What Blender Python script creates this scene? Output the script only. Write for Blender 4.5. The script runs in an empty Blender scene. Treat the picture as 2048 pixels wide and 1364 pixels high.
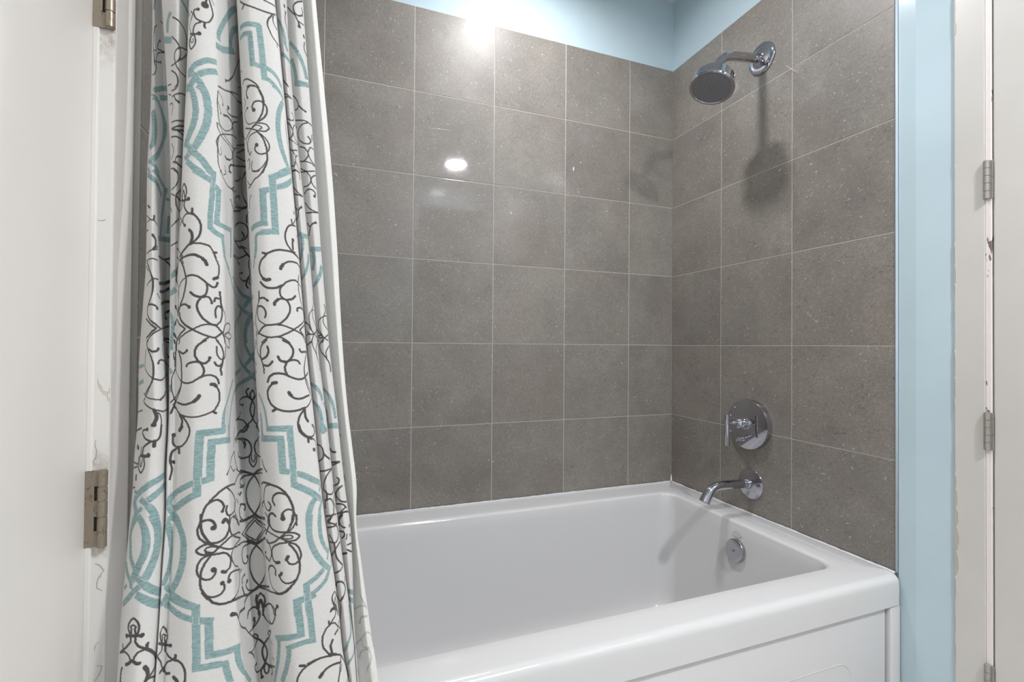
import bpy, bmesh, math, random
import numpy as np
from mathutils import Vector, Matrix
random.seed(7)
C = bpy.context.scene.collection
PI = math.pi
def R(d): return d * PI / 180

# ---------------------------------------------------------------- camera, world, exposure
sc = bpy.context.scene
cam_d = bpy.data.cameras.new('camera'); cam = bpy.data.objects.new('camera', cam_d); C.objects.link(cam)
cam_d.sensor_width = 36.0; cam_d.lens = 949.6 / 2048 * 36.0; cam_d.clip_start = 0.02
_y, _p, _r = R(20.318), R(.574), R(.447)
fw = Vector((math.sin(_y)*math.cos(_p), math.cos(_y)*math.cos(_p), math.sin(_p)))
rt = Vector((math.cos(_y), -math.sin(_y), 0)); up = rt.cross(fw)
r2 = rt*math.cos(_r) + up*math.sin(_r); u2 = -rt*math.sin(_r) + up*math.cos(_r)
M = Matrix((r2, u2, -fw)).transposed().to_4x4(); M.translation = Vector((-1.39898, -1.73114, 1.10187))
cam.matrix_world = M
sc.camera = cam
w = bpy.data.worlds.new('world'); sc.world = w; w.use_nodes = True
w.node_tree.nodes['Background'].inputs[0].default_value = (.9, .93, 1, 1)
w.node_tree.nodes['Background'].inputs[1].default_value = WORLD_STR = 0.3
sc.view_settings.view_transform = 'Standard'; sc.view_settings.look = 'None'
sc.view_settings.exposure = 0.66; sc.view_settings.gamma = 1.0; sc.view_settings.use_curve_mapping = False
SHOWER_LAMP = 262.0     # emission of the downlight above the tub
ROOM_LAMP = 450.0       # emission of the room's downlights
CEIL = 2.645
sc.cycles.max_bounces = 10; sc.cycles.diffuse_bounces = 6; sc.cycles.glossy_bounces = 5

# ---------------------------------------------------------------- materials
def lin(h):
    h = h.lstrip('#'); v = [int(h[i:i+2], 16)/255 for i in (0, 2, 4)]
    return tuple(c/12.92 if c <= .04045 else ((c+.055)/1.055)**2.4 for c in v) + (1,)
class NT:
    def __init__(s, name):
        s.m = bpy.data.materials.new(name); s.m.use_nodes = True; s.t = s.m.node_tree
        s.b = s.t.nodes['Principled BSDF']
    def n(s, typ, **kw):
        nd = s.t.nodes.new('ShaderNode' + typ)
        for k, v in kw.items():
            if k.startswith('i_'): nd.inputs[k[2:].replace('_', ' ')].default_value = v
            else: setattr(nd, k, v)
        return nd
    def l(s, a, ao, b, bi): s.t.links.new(a.outputs[ao], b.inputs[bi])
    def math(s, op, a, b=None, c=None, clamp=False):
        nd = s.t.nodes.new('ShaderNodeMath'); nd.operation = op; nd.use_clamp = clamp
        for i, x in enumerate((a, b, c)):
            if x is None: continue
            if isinstance(x, tuple): s.t.links.new(x[0].outputs[x[1]], nd.inputs[i])
            else: nd.inputs[i].default_value = x
        return (nd, 0)
    def mix(s, fac, a, b):
        nd = s.t.nodes.new('ShaderNodeMix'); nd.data_type = 'RGBA'
        for i, x in ((0, fac), (6, a), (7, b)):
            if isinstance(x, tuple) and len(x) == 2: s.t.links.new(x[0].outputs[x[1]], nd.inputs[i])
            else: nd.inputs[i].default_value = x
        return (nd, 2)
    def noise(s, scale, vec=None, detail=2, rough=.5, dist=0):
        nd = s.n('TexNoise'); nd.inputs['Scale'].default_value = scale; nd.inputs['Detail'].default_value = detail
        nd.inputs['Roughness'].default_value = rough; nd.inputs['Distortion'].default_value = dist
        if vec: s.t.links.new(vec[0].outputs[vec[1]], nd.inputs['Vector'])
        return (nd, 0)
    def ramp(s, src, lo, hi):
        nd = s.t.nodes.new('ShaderNodeMapRange'); s.t.links.new(src[0].outputs[src[1]], nd.inputs[0])
        nd.inputs[1].default_value = lo; nd.inputs[2].default_value = hi; return (nd, 0)
    def obj(s):
        return (s.n('TexCoord'), 3)
    def mapping(s, vec, scale=(1,1,1), rot=(0,0,0)):
        nd = s.n('Mapping'); s.t.links.new(vec[0].outputs[vec[1]], nd.inputs[0])
        nd.inputs['Scale'].default_value = scale; nd.inputs['Rotation'].default_value = rot; return (nd, 0)
    def set(s, name, v):
        if isinstance(v, tuple) and len(v) == 2: s.t.links.new(v[0].outputs[v[1]], s.b.inputs[name])
        else: s.b.inputs[name].default_value = v
    def bump(s, h, strength, dist=.001):
        nd = s.n('Bump'); nd.inputs['Strength'].default_value = strength; nd.inputs['Distance'].default_value = dist
        s.t.links.new(h[0].outputs[h[1]], nd.inputs['Height']); s.t.links.new(nd.outputs[0], s.b.inputs['Normal'])

def simple(name, col, rough, metal=0, spec=.5, bump=0, bscale=60, coat=0):
    m = NT(name); m.set('Base Color', lin(col)); m.set('Roughness', rough); m.set('Metallic', metal)
    m.set('Specular IOR Level', spec)
    if coat: m.set('Coat Weight', coat); m.set('Coat Roughness', .05)
    n = m.noise(bscale, m.obj(), 3)
    if bump: m.bump(n, bump, .0008)
    return m.m

def paint(name, col, rough, chip=None, thr=.7):
    """brushed gloss paint: faint roller texture, slow tone drift"""
    m = NT(name); o = m.obj()
    a = lin(col); b = tuple(x*.93 for x in a[:3]) + (1,)
    slow = m.ramp(m.noise(3, o, 3), .35, .65)
    c = m.mix(slow, a, b)
    m.set('Base Color', c); m.set('Roughness', rough)
    m.bump(m.noise(90, m.mapping(o, (1, 1, .25)), 3), .12, .0006)
    return m.m

def tile_material():
    m = NT('grey_stone_tile'); geo = m.n('NewGeometry'); o = m.obj()
    # each tile gets its own offset and turn of the grain
    rnd = (geo, 'Random Per Island')
    comb = m.n('CombineXYZ')
    for i, k in enumerate((37.0, 71.0, 53.0)):
        x = m.math('MULTIPLY', rnd, k); m.t.links.new(x[0].outputs[0], comb.inputs[i])
    vr = m.n('VectorRotate'); vr.rotation_type = 'EULER_XYZ'
    m.t.links.new(o[0].outputs[o[1]], vr.inputs['Vector'])
    ang = m.math('MULTIPLY', m.math('ROUND', m.math('MULTIPLY', rnd, 3.0)), .5)
    c2 = m.n('CombineXYZ'); 
    for i, k in enumerate((.55, .55, .2)): c2.inputs[i].default_value = k
    m.t.links.new(ang[0].outputs[0], c2.inputs[1])
    m.t.links.new(c2.outputs[0], vr.inputs['Rotation'])
    ad = m.n('VectorMath'); ad.operation = 'ADD'
    m.t.links.new(vr.outputs[0], ad.inputs[0]); m.t.links.new(comb.outputs[0], ad.inputs[1])
    v = (ad, 0)
    st = m.mapping(v, (1, .6, 1), (.3, .5, .7))
    base_a, base_b = lin('#948f88'), lin('#827d77')
    tone = m.mix(m.ramp(m.noise(5, v, 4, .6), .35, .65), base_a, base_b)
    per = m.math('MULTIPLY_ADD', m.math('FRACT', m.math('MULTIPLY', rnd, 13.7)), .12, .94)
    hv = m.n('HueSaturation'); m.t.links.new(tone[0].outputs[tone[1]], hv.inputs['Color']); m.t.links.new(per[0].outputs[0], hv.inputs['Value'])
    tone = (hv, 0)
    warm = m.ramp(m.noise(2.3, v, 2), .5, .75)
    tone = m.mix(m.math('MULTIPLY', warm, .6), tone, lin('#8e827a'))
    fine = m.ramp(m.noise(150, st, 4, .75, .6), .34, .66)
    tone = m.mix(m.math('MULTIPLY', fine, .62), tone, lin('#5f5a53'))
    wh = m.ramp(m.noise(150, st, 3, .6, .5), .60, .71)
    gate = m.ramp(m.noise(22, v, 2), .36, .56)
    whm = m.math('MULTIPLY', wh, gate)
    tone = m.mix(m.math('MULTIPLY', whm, .78), tone, lin('#c6c1b7'))
    sp = m.n('TexVoronoi'); sp.feature = 'F1'; sp.inputs['Scale'].default_value = 95
    m.t.links.new(ad.outputs[0], sp.inputs['Vector'])
    fleck = m.math('MULTIPLY', m.math('LESS_THAN', (sp, 0), .11), m.math('GREATER_THAN', m.noise(60, v, 1), .58))
    tone = m.mix(m.math('MULTIPLY', fleck, .55), tone, lin('#cfcabf'))
    dk = m.ramp(m.noise(135, m.mapping(v, (1, .5, 1), (1.1, .2, .4)), 4, .65, 1.6), .585, .68)
    dkm = m.math('MULTIPLY', dk, m.ramp(m.noise(18, v, 2), .38, .58))
    tone = m.mix(m.math('MULTIPLY', dkm, .85), tone, lin('#47433e'))
    m.set('Base Color', tone)
    m.set('Roughness', .42); m.set('Specular IOR Level', .34); m.set('Coat Weight', .5); m.set('Coat IOR', 1.45)
    m.set('Coat Roughness', m.math('MULTIPLY_ADD', dkm, .3, .05))
    m.bump(m.math('SUBTRACT', m.math('MULTIPLY', fine, .25), dkm), .10, .0006)
    return m.m

MT = {}
MT['tile'] = tile_material()
MT['grout'] = simple('pale_grout', '#b6b0a7', .9, bump=.3, bscale=300)
MT['blue'] = paint('pale_blue_gloss_paint', '#bccfd7', .14)
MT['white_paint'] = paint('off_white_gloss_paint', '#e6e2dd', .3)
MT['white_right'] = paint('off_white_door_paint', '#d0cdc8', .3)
MT['crack'] = simple('paint_crack_shadow', '#a29a91', .8)
MT['peel'] = simple('old_beige_paint', '#b9b2a4', .5)
MT['pink_paint'] = paint('old_warm_white_paint', '#efe6e2', .4)
MT['caulk'] = simple('white_caulk', '#d0d0d3', .45, bump=.4, bscale=200)
MT['ceiling'] = paint('ceiling_paint', '#d9dcdc', .7)
MT['floor'] = simple('pale_floor', '#dddad6', .35)
MT['acrylic'] = simple('white_acrylic', '#cfcfcf', .13, spec=.5)
MT['acrylic2'] = simple('apron_acrylic', '#d0cfcf', .2, spec=.5)
MT['chrome'] = simple('polished_chrome', '#bcbcc3', .05, 1)
MT['chrome_soft'] = simple('satin_chrome', '#b4b4b8', .22, 1)
MT['dark'] = simple('dark_gap', '#3a322e', .9)
MT['rubber'] = simple('grey_rubber', '#757478', .5, spec=.4)
MT['nozzle'] = simple('nozzle_grey', '#a5a3a2', .4)

def hinge_material(name, base, rust, amt):
    m = NT(name); o = m.obj()
    n1 = m.ramp(m.noise(160, m.mapping(o, (1, 1, .5)), 5, .7), 1-amt, 1-amt+.12)
    c = m.mix(n1, lin(base), lin(rust))
    n2 = m.ramp(m.noise(420, o, 3, .7), .66, .72)
    c = m.mix(n2, c, lin('#231c15'))
    m.set('Base Color', c); m.set('Metallic', m.math('MULTIPLY_ADD', n1, -.4, .55)); m.set('Roughness', .38)
    m.bump(m.noise(300, o, 4), .3, .0005)
    return m.m
MT['hinge'] = hinge_material('worn_painted_hinge', '#978c7d', '#5f4a30', .44)
MT['hinge_grey'] = hinge_material('tarnished_hinge', '#a6a39c', '#8a7a5e', .42)

def chipped(name, base, under, chip_scale, thr, stain=None):
    m = NT(name); o = m.obj()
    st = m.mapping(o, (1, 1, .33))
    n = m.ramp(m.noise(chip_scale, st, 4, .6), thr, thr+.02)
    c = m.mix(n, lin(base), lin(under))
    m.set('Base Color', c); m.set('Roughness', .33)
    m.bump(m.math('SUBTRACT', m.math('MULTIPLY', m.noise(60, o, 2), .1), n), .5, .0008)
    return m.m
MT['pink_chipped'] = chipped('old_paint_chipped', '#e6dedb', '#7d6d66', 50, .66)

# ---------------------------------------------------------------- mesh helpers
def link(name, me, mat, parent=None, smooth=False):
    o = bpy.data.objects.new(name, me); C.objects.link(o)
    for mm in (mat if isinstance(mat, (list, tuple)) else [mat]): me.materials.append(mm)
    if smooth:
        me.polygons.foreach_set('use_smooth', [True]*len(me.polygons))
    if parent: o.parent = parent; o.matrix_parent_inverse = parent.matrix_world.inverted()
    return o
def from_bm(name, bm, mat, parent=None, smooth=False, angle=None):
    bmesh.ops.recalc_face_normals(bm, faces=bm.faces)
    me = bpy.data.meshes.new(name); bm.to_mesh(me); bm.free()
    o = link(name, me, mat, parent, smooth)
    if angle: 
        me.polygons.foreach_set('use_smooth', [True]*len(me.polygons)); me.set_sharp_from_angle(angle=R(angle))
    return o
def add_box(bm, x0, x1, y0, y1, z0, z1, bev=0, seg=2):
    r = bmesh.ops.create_cube(bm, size=1)
    vs = r['verts']
    for v in vs:
        v.co = Vector(((x0+x1)/2 + v.co.x*(x1-x0), (y0+y1)/2 + v.co.y*(y1-y0), (z0+z1)/2 + v.co.z*(z1-z0)))
    if bev:
        es = list({e for v in vs for e in v.link_edges})
        bmesh.ops.bevel(bm, geom=es, offset=bev, segments=seg, affect='EDGES', profile=.5)
def add_prism(bm, pts, z0, z1, bev=0):
    """vertical prism over a plan outline"""
    a = [bm.verts.new((x, y, z0)) for x, y in pts]; b = [bm.verts.new((x, y, z1)) for x, y in pts]
    n = len(pts)
    bm.faces.new(a[::-1]); bm.faces.new(b)
    for i in range(n): bm.faces.new((a[i], a[(i+1) % n], b[(i+1) % n], b[i]))
def frame(d):
    d = Vector(d).normalized(); t = Vector((0, 0, 1)) if abs(d.z) < .9 else Vector((1, 0, 0))
    a = d.cross(t).normalized(); b = d.cross(a).normalized(); return a, b, d
def add_lathe(bm, origin, axis, prof, n=48, cap0=True, cap1=True):
    """prof: list of (distance along the axis, radius)"""
    a, b, d = frame(axis); o = Vector(origin); rings = []
    for t, r in prof:
        rings.append([bm.verts.new(o + d*t + (a*math.cos(2*PI*i/n) + b*math.sin(2*PI*i/n))*max(r, 1e-5)) for i in range(n)])
    for k in range(len(rings)-1):
        for i in range(n): bm.faces.new((rings[k][i], rings[k][(i+1) % n], rings[k+1][(i+1) % n], rings[k+1][i]))
    if cap0: bm.faces.new(rings[0][::-1])
    if cap1: bm.faces.new(rings[-1])
def smooth_path(pts, n=8):
    P = [Vector(p) for p in pts]; P = [P[0]*2-P[1]] + P + [P[-1]*2-P[-2]]; out = []
    for i in range(1, len(P)-2):
        for k in range(n):
            t = k/n; p0, p1, p2, p3 = P[i-1:i+3]
            out.append(.5*((2*p1)+(-p0+p2)*t+(2*p0-5*p1+4*p2-p3)*t*t+(-p0+3*p1-3*p2+p3)*t**3))
    out.append(P[-2]); return out
def add_tube(bm, pts, rad, n=24, cap=True):
    P = [Vector(p) for p in pts]; rings = []; a = None
    for i, p in enumerate(P):
        d = ((P[min(i+1, len(P)-1)] - P[max(i-1, 0)])).normalized()
        if a is None: a, b, _ = frame(d)
        a = (a - d*a.dot(d)).normalized(); b = d.cross(a)
        r = rad[i] if isinstance(rad, (list, tuple)) else rad
        rings.append([bm.verts.new(p + (a*math.cos(2*PI*k/n)+b*math.sin(2*PI*k/n))*r) for k in range(n)])
    for k in range(len(rings)-1):
        for i in range(n): bm.faces.new((rings[k][i], rings[k][(i+1) % n], rings[k+1][(i+1) % n], rings[k+1][i]))
    if cap: bm.faces.new(rings[0][::-1]); bm.faces.new(rings[-1])
def thing(name, label, cat, loc=(0,0,0), group=None):
    o = bpy.data.objects.new(name, None); C.objects.link(o); o.location = loc; o.empty_display_size = .05
    o['label'] = label; o['category'] = cat
    if group: o['group'] = group
    bpy.context.view_layer.update()
    return o
def tag(o, label, cat, group=None):
    o['label'] = label; o['category'] = cat
    if group: o['group'] = group
    return o
def struct(o): o['kind'] = 'structure'; return o
def bx(name, x0, x1, y0, y1, z0, z1, mat, parent=None, bev=0):
    bm = bmesh.new(); add_box(bm, x0, x1, y0, y1, z0, z1, bev); return from_bm(name, bm, mat, parent)

# ---------------------------------------------------------------- room shell
T = .305; LX = -1.667; TT = .008           # tile pitch, left tile face, tile thickness
ROOM_Y = -2.6
zr = [.5 + k*T for k in range(7)]; zr[-1] = 2.333; zr[0] = .485
GAP = .0027
struct(bx('floor', LX-.2, .2, ROOM_Y-.1, .1, -.06, 0, MT['floor']))
struct(bx('ceiling', LX-.2, .2, ROOM_Y-.1, .1, CEIL, CEIL+.06, MT['ceiling']))
wb = struct(bx('wall_back', LX-.2, .15, TT, .12, 0, CEIL, MT['blue']))
def tile_field(parent, plane, us, side):
    """tiles as thin bevelled slabs in one mesh over a bed of grout"""
    bm = bmesh.new()
    for i in range(len(us)-1):
        for k in range(len(zr)-1):
            u0, u1 = us[i]+GAP/2, us[i+1]-GAP/2; z0, z1 = zr[k]+GAP/2, zr[k+1]-GAP/2
            if k == len(zr)-2: z1 = zr[-1]
            if plane == 'y': add_box(bm, u0, u1, 0, TT, z0, z1, .0007, 2)
            elif side > 0: add_box(bm, 0, TT, u0, u1, z0, z1, .0007, 2)
            else: add_box(bm, LX-TT, LX, u0, u1, z0, z1, .0007, 2)
    from_bm('tile_field', bm, MT['tile'], parent)
    g = .0008
    if plane == 'y': bx('grout_bed', us[0], us[-1], g, TT, zr[0], zr[-1]-.001, MT['grout'], parent)
    elif side > 0: bx('grout_bed', g, TT, us[0]+.001, us[-1], zr[0], zr[-1]-.001, MT['grout'], parent)
    else: bx('grout_bed', LX-TT, LX-g, us[0]+.001, us[-1], zr[0], zr[-1]-.001, MT['grout'], parent)
tile_field(wb, 'y', [LX, -1.446, -1.142, -.837, -.532, -.226, 0], 0)
wr = struct(bx('wall_right', TT, .15, -.905, .1, 0, CEIL, MT['blue']))
tile_field(wr, 'x', [-.898, -.591, -.285, 0], 1)
# the narrow blue strip and the splayed strip beside it, down to the door casing
bm = bmesh.new()
add_prism(bm, [(.15, -.905), (.002, -.905), (.002, -.9454), (.15, -.9454)], 0, CEIL)
from_bm('return_strip', bm, MT['blue'], wr)
bm = bmesh.new()
add_prism(bm, [(.15, -.9454), (.002, -.9454), (.013, -1.0237), (.15, -1.0237)], 0, CEIL)
from_bm('splayed_strip', bm, MT['blue'], wr)
bm = bmesh.new()
add_tube(bm, [(.001, -.901, z) for z in (.51, 1.1, 1.7, 2.333)], .0032, 10)
from_bm('edge_bead', bm, simple('painted_bead', '#bcc8d4', .4), wr, True)

SCRATCH = [(-1.0887, -.0002, 1.8970), (-1.0495, -.0002, 1.8989), (-1.0104, -.0002, 1.9008)]; CHIPS = ((-0.4953, 1.8276, .0035, .0095), (-0.4632, 1.8589, .0022, .0028)); rr_ = random.Random(5)
# small white scuffs: two crossed marks on the right wall, a scratch and chips on the back wall
bm = bmesh.new()
add_tube(bm, [(-.0003, -.566, 2.0470), (-.0003, -.588, 2.0210), (-.0003, -.612, 1.9950)], [.0006, .0013, .0006], 8)
add_tube(bm, [(-.0003, -.5736, 2.0168), (-.0003, -.6048, 2.0264)], [.0009, .0006], 8)
from_bm('white_scuff', bm, MT['grout'], wr, True)
bm = bmesh.new()
add_tube(bm, SCRATCH, [.0004, .0009, .0004], 8)
for cx, cz, ra, rb_ in CHIPS:
    vs = [bm.verts.new((cx+ra*math.cos(2*PI*i/10)*(.8+.3*rr_.random()), -.0004, cz+rb_*math.sin(2*PI*i/10)*(.8+.3*rr_.random()))) for i in range(10)]; bm.faces.new(vs)
from_bm('tile_chip', bm, MT['caulk'], wb)
wl = struct(bx('wall_left', LX-.2, LX-TT, -.9, .1, 0, CEIL, MT['blue']))
tile_field(wl, 'x', [-.9035, -.6, -.3, 0], -1)

# right casing, hinge strip, door and its hinges
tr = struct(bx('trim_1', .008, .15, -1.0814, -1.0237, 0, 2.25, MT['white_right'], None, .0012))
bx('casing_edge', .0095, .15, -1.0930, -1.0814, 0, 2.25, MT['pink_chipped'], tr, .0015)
bm = bmesh.new(); rr = random.Random(3)
def chips(bm, x, ya, yb, zs):
    for z0, z1, wd in zs:
        n = 7; a = []
        for i in range(n+1):
            z = z0+(z1-z0)*i/n; a.append((x, ya, z))
        b = [(x-.0006, ya-wd*math.sin(PI*i/n)**.5*(.8+.4*rr.random()) if 0 < i < n else ya, z0+(z1-z0)*i/n) for i in range(n+1)]
        va = [bm.verts.new(p) for p in a]; vb = [bm.verts.new(p) for p in b]
        for i in range(n):
            try: bm.faces.new((va[i], va[i+1], vb[i+1], vb[i]))
            except ValueError: pass
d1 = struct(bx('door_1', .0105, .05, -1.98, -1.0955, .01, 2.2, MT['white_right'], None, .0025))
bx('hinge_gap', .022, .15, -1.0955, -1.0930, 0, 2.2, MT['dark'], tr)
struct(bx('trim_2', .04, .15, ROOM_Y, -1.98, 0, CEIL, MT['white_paint']))
struct(bx('trim_3', .04, .15, -1.98, -1.0955, 2.2, CEIL, MT['white_paint']))

# peeled paint down the casing's edge: scallops of old beige paint with a raised torn rim
peel = []
for v0, v1, wd in ((1.958, 1.90, .0045), (1.90, 1.868, .008), (1.55, 1.535, .002), (1.36, 1.31, .003), (1.305, 1.262, .0058), (1.262, 1.235, .0035),
                   (1.20, 1.178, .0025), (1.10, 1.04, .0032), (1.035, .985, .004), (.98, .94, .0025), (.86, .846, .003), (.836, .806, .0035), (.800, .768, .0065), (.766, .722, .0098),
                   (.720, .676, .0125), (.675, .618, .0140), (.615, .560, .0130), (.555, .50, .0045), (.47, .42, .003), (.40, .34, .0035)):
    peel.append((v0, v1, wd*.62))
bm = bmesh.new(); bm2 = bmesh.new()
for v0, v1, wd in peel:
    n = 9; yy = -1.0240; zz = [v0+(v1-v0)*i/n for i in range(n+1)]
    ed = [(.00755, yy-wd*(math.sin(PI*(i+.3)/(n+.6))**.45)*(.86+.22*rr.random()), z) for i, z in enumerate(zz)]
    a = [bm.verts.new((.00755, yy+.0002, z)) for z in zz]; b = [bm.verts.new(p) for p in ed]
    for i in range(n): bm.faces.new((a[i], a[i+1], b[i+1], b[i]))
    add_tube(bm2, ed, .00055, 6)
from_bm('peeled_patch', bm, MT['peel'], tr)
from_bm('torn_paint_rim', bm2, MT['white_right'], tr, True)
def hinge(parent, x, y, z0, z1, sgn, knr, mat, leaf, leafside, kn=5, notch=False):
    """butt hinge: one leaf on the face, a barrel of knuckles with a pin"""
    h = z1-z0
    bm = bmesh.new(); 
    y2 = y+leafside*leaf
    if notch:
        # leaf cut away beside every other knuckle
        kh = h/kn
        lo, hi = min(y+leafside*.0075, y2), max(y+leafside*.0075, y2)
        add_box(bm, min(x, x+sgn*.0022), max(x, x+sgn*.0022), lo, hi, z0, z1, .0005)
        for i in range(0, kn, 2):
            lo2, hi2 = min(y, y+leafside*.0075), max(y, y+leafside*.0075)
            add_box(bm, min(x, x+sgn*.0022), max(x, x+sgn*.0022), lo2, hi2, z0+i*kh, z0+(i+1)*kh, .0004)
    else:
        add_box(bm, min(x, x+sgn*.0022), max(x, x+sgn*.0022), min(y, y2), max(y, y2), z0, z1, .0005)
    lf = from_bm('hinge', bm, mat, parent)
    for i in range(kn):
        a = z0+h*i/kn+.0004; b = z0+h*(i+1)/kn-.0004
        bm = bmesh.new()
        add_lathe(bm, (x+sgn*knr*.75, y, a), (0, 0, 1), [(0, knr*.9), (.0004, knr), (b-a-.0004, knr), (b-a, knr*.9)], 20)
        from_bm('knuckle', bm, mat, lf, angle=40)
    bm = bmesh.new()
    add_lathe(bm, (x+sgn*knr*.75, y, z0-.0012), (0, 0, 1), [(0, knr*.4), (.0008, knr*.8), (h+.0016, knr*.8), (h+.0026, knr*.4)], 16)
    from_bm('hinge_pin', bm, mat, lf, angle=40)
    return lf
def hinge_facing(parent, x, y, z0, z1, knr, mat, leaf, kn):
    """hinge whose leaf is screwed to a face looking along -y; pockets are cut beside two knuckles"""
    h = z1-z0; kh = h/kn; yf = y-.0024; pk = .0042
    bm = bmesh.new()
    add_box(bm, x-leaf, x-knr-pk, yf, y, z0, z1, .0005)
    for i in range(kn):
        if i % 2 == 0: add_box(bm, x-knr-pk-.0006, x-.001, yf, y, z0+i*kh+(.0 if i == 0 else -.0006), z0+(i+1)*kh+(.0 if i == kn-1 else .0006), .0003)
        else: add_box(bm, x-knr-pk+.0032, x-.001, yf+.0002, y, z0+i*kh+.0012, z0+(i+1)*kh-.0012, .0003)
    lf = from_bm('hinge', bm, mat, parent)
    bx('pocket', x-leaf+.002, x, y-.0006, y, z0+.001, z1-.001, MT['dark'], lf)
    for i in range(kn):
        a = z0+h*i/kn+(.0003 if i % 2 == 0 else .0012); b = z0+h*(i+1)/kn-(.0003 if i % 2 == 0 else .0012)
        bm = bmesh.new()
        add_lathe(bm, (x, yf-knr*.35, a), (0, 0, 1), [(0, knr*.92), (.0004, knr), (b-a-.0004, knr), (b-a, knr*.92)], 24)
        from_bm('knuckle', bm, mat, lf, angle=40)
    bm = bmesh.new()
    add_lathe(bm, (x, yf-knr*.35, z0-.001), (0, 0, 1), [(0, knr*.4), (.0008, knr*.82), (h+.0014, knr*.82), (h+.0024, knr*.5)], 16)
    from_bm('hinge_pin', bm, mat, lf, angle=40)
for z0, z1 in ((1.449, 1.5375), (.8715, .957), (.297, .3825)):
    hinge(d1, .0092, -1.0862, z0, z1, -1, .0060, MT['hinge_grey'], .0105, -1, 5)

# left casing, worn hinge strip, door slab and hinges
LW = LX-TT
tl = struct(bx('trim_4', LX-.2, LW, -.966, -.9, 0, 2.3, MT['white_paint'], None, .001))
def wear_material():
    m = NT('chipped_white_paint'); o = m.obj()
    n = m.ramp(m.noise(26, m.mapping(o, (1, 1, .6)), 3, .55, .4), .70, .705)
    c = m.mix(m.math('MULTIPLY', n, .55), lin('#dfdbd6'), lin('#bfae9b'))
    # grime just under and above the hinges
    sep = m.n('SeparateXYZ'); m.t.links.new(o[0].outputs[3], sep.inputs[0])
    g = None
    for zc, wd in ((1.503, .05), (.945, .022), (.833, .012)):
        d = m.math('ABSOLUTE', m.math('SUBTRACT', (sep, 2), zc))
        k = m.math('SUBTRACT', 1.0, m.math('DIVIDE', d, wd), clamp=True)
        g = k if g is None else m.math('MAXIMUM', g, k)
    gn = m.math('MULTIPLY', g, m.ramp(m.noise(130, m.mapping(o, (1, 1, .6)), 5, .7), .35, .7))
    c = m.mix(m.math('MULTIPLY', gn, .8), c, lin('#8a7765'))
    m.set('Base Color', c); m.set('Roughness', .32)
    m.bump(m.math('SUBTRACT', m.math('MULTIPLY', m.noise(12, o, 2), .35), n), .8, .001)
    return m.m
bx('hinge_strip', LW-.0185, LW-.0002, -.9685, -.966, 0, 2.3, wear_material(), tl, .0008)
CRACKS = [[(-1.6875, -0.9687, 0.8173), (-1.6829, -0.9687, 0.8143), (-1.6781, -0.9687, 0.8067), (-1.6836, -0.9687, 0.7985), (-1.685, -0.9687, 0.793), (-1.6852, -0.9687, 0.7851), (-1.6796, -0.9687, 0.7807)], [(-1.6816, -0.9687, 0.716), (-1.6861, -0.9687, 0.7113), (-1.6869, -0.9687, 0.7047)], [(-1.6839, -0.9687, 0.6847), (-1.6783, -0.9687, 0.6835), (-1.681, -0.9687, 0.6738), (-1.6864, -0.9687, 0.6651)], [(-1.6887, -0.9687, 0.976), (-1.6896, -0.9687, 0.9692), (-1.6876, -0.9687, 0.9622), (-1.6884, -0.9687, 0.9531), (-1.692, -0.9687, 0.9466), (-1.6919, -0.9687, 0.9356)], [(-1.6907, -0.9687, 1.2603), (-1.6854, -0.9687, 1.2603), (-1.682, -0.9687, 1.2626)]]
bm = bmesh.new()
for P_ in CRACKS: add_tube(bm, P_, [.00022]+[.00042]*(len(P_)-2)+[.00022], 6)
from_bm('paint_crack', bm, MT['crack'], tl, True)
bx('hinge_strip_bead', LW-.024, LW-.0165, -.9705, -.966, 0, 2.3, MT['white_paint'], tl, .0018)
d2 = struct(bx('door_2', LX-.2, LW-.0235, -1.86, -.9675, .01, 2.25, MT['white_paint'], None, .002))
for z0, z1 in ((1.511, 1.609), (.839, .937), (.167, .265)):
    hinge_facing(d2, LW-.0040, -.9690, z0, z1, .0052, MT['hinge'], .0195, 5)
struct(bx('wall_left.001', LX-.2, LW, ROOM_Y, -1.86, 0, CEIL, MT['white_paint']))
struct(bx('trim_5', LX-.2, LW, -1.86, -.966, 2.25, CEIL, MT['white_paint']))
struct(bx('trim_6', LX-.2, LW, -.966, -.9, 2.3, CEIL, MT['white_paint']))
struct(bx('trim_7', .03, .15, -1.0955, -1.0237, 2.25, CEIL, MT['white_paint']))
# wall behind the camera with a tall doorway into a dim hall
bm = bmesh.new()
add_box(bm, LX-.2, -.705, ROOM_Y-.1, ROOM_Y, 0, CEIL)
add_box(bm, -.045, .15, ROOM_Y-.1, ROOM_Y, 0, CEIL)
add_box(bm, -.705, -.045, ROOM_Y-.1, ROOM_Y, 2.372, CEIL)
struct(from_bm('wall_front', bm, MT['blue']))
bm = bmesh.new()
add_box(bm, -.80, -.705, ROOM_Y-1.3, ROOM_Y-.1, 0, CEIL)
add_box(bm, -.045, .05, ROOM_Y-1.3, ROOM_Y-.1, 0, CEIL)
add_box(bm, -.80, .05, ROOM_Y-1.4, ROOM_Y-1.3, 0, CEIL)
add_box(bm, -.80, .05, ROOM_Y-1.4, ROOM_Y-.1, -.05, 0)
add_box(bm, -.80, .05, ROOM_Y-1.4, ROOM_Y-.1, 2.45, CEIL)
struct(from_bm('wall_hall', bm, MT['ceiling']))

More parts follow.
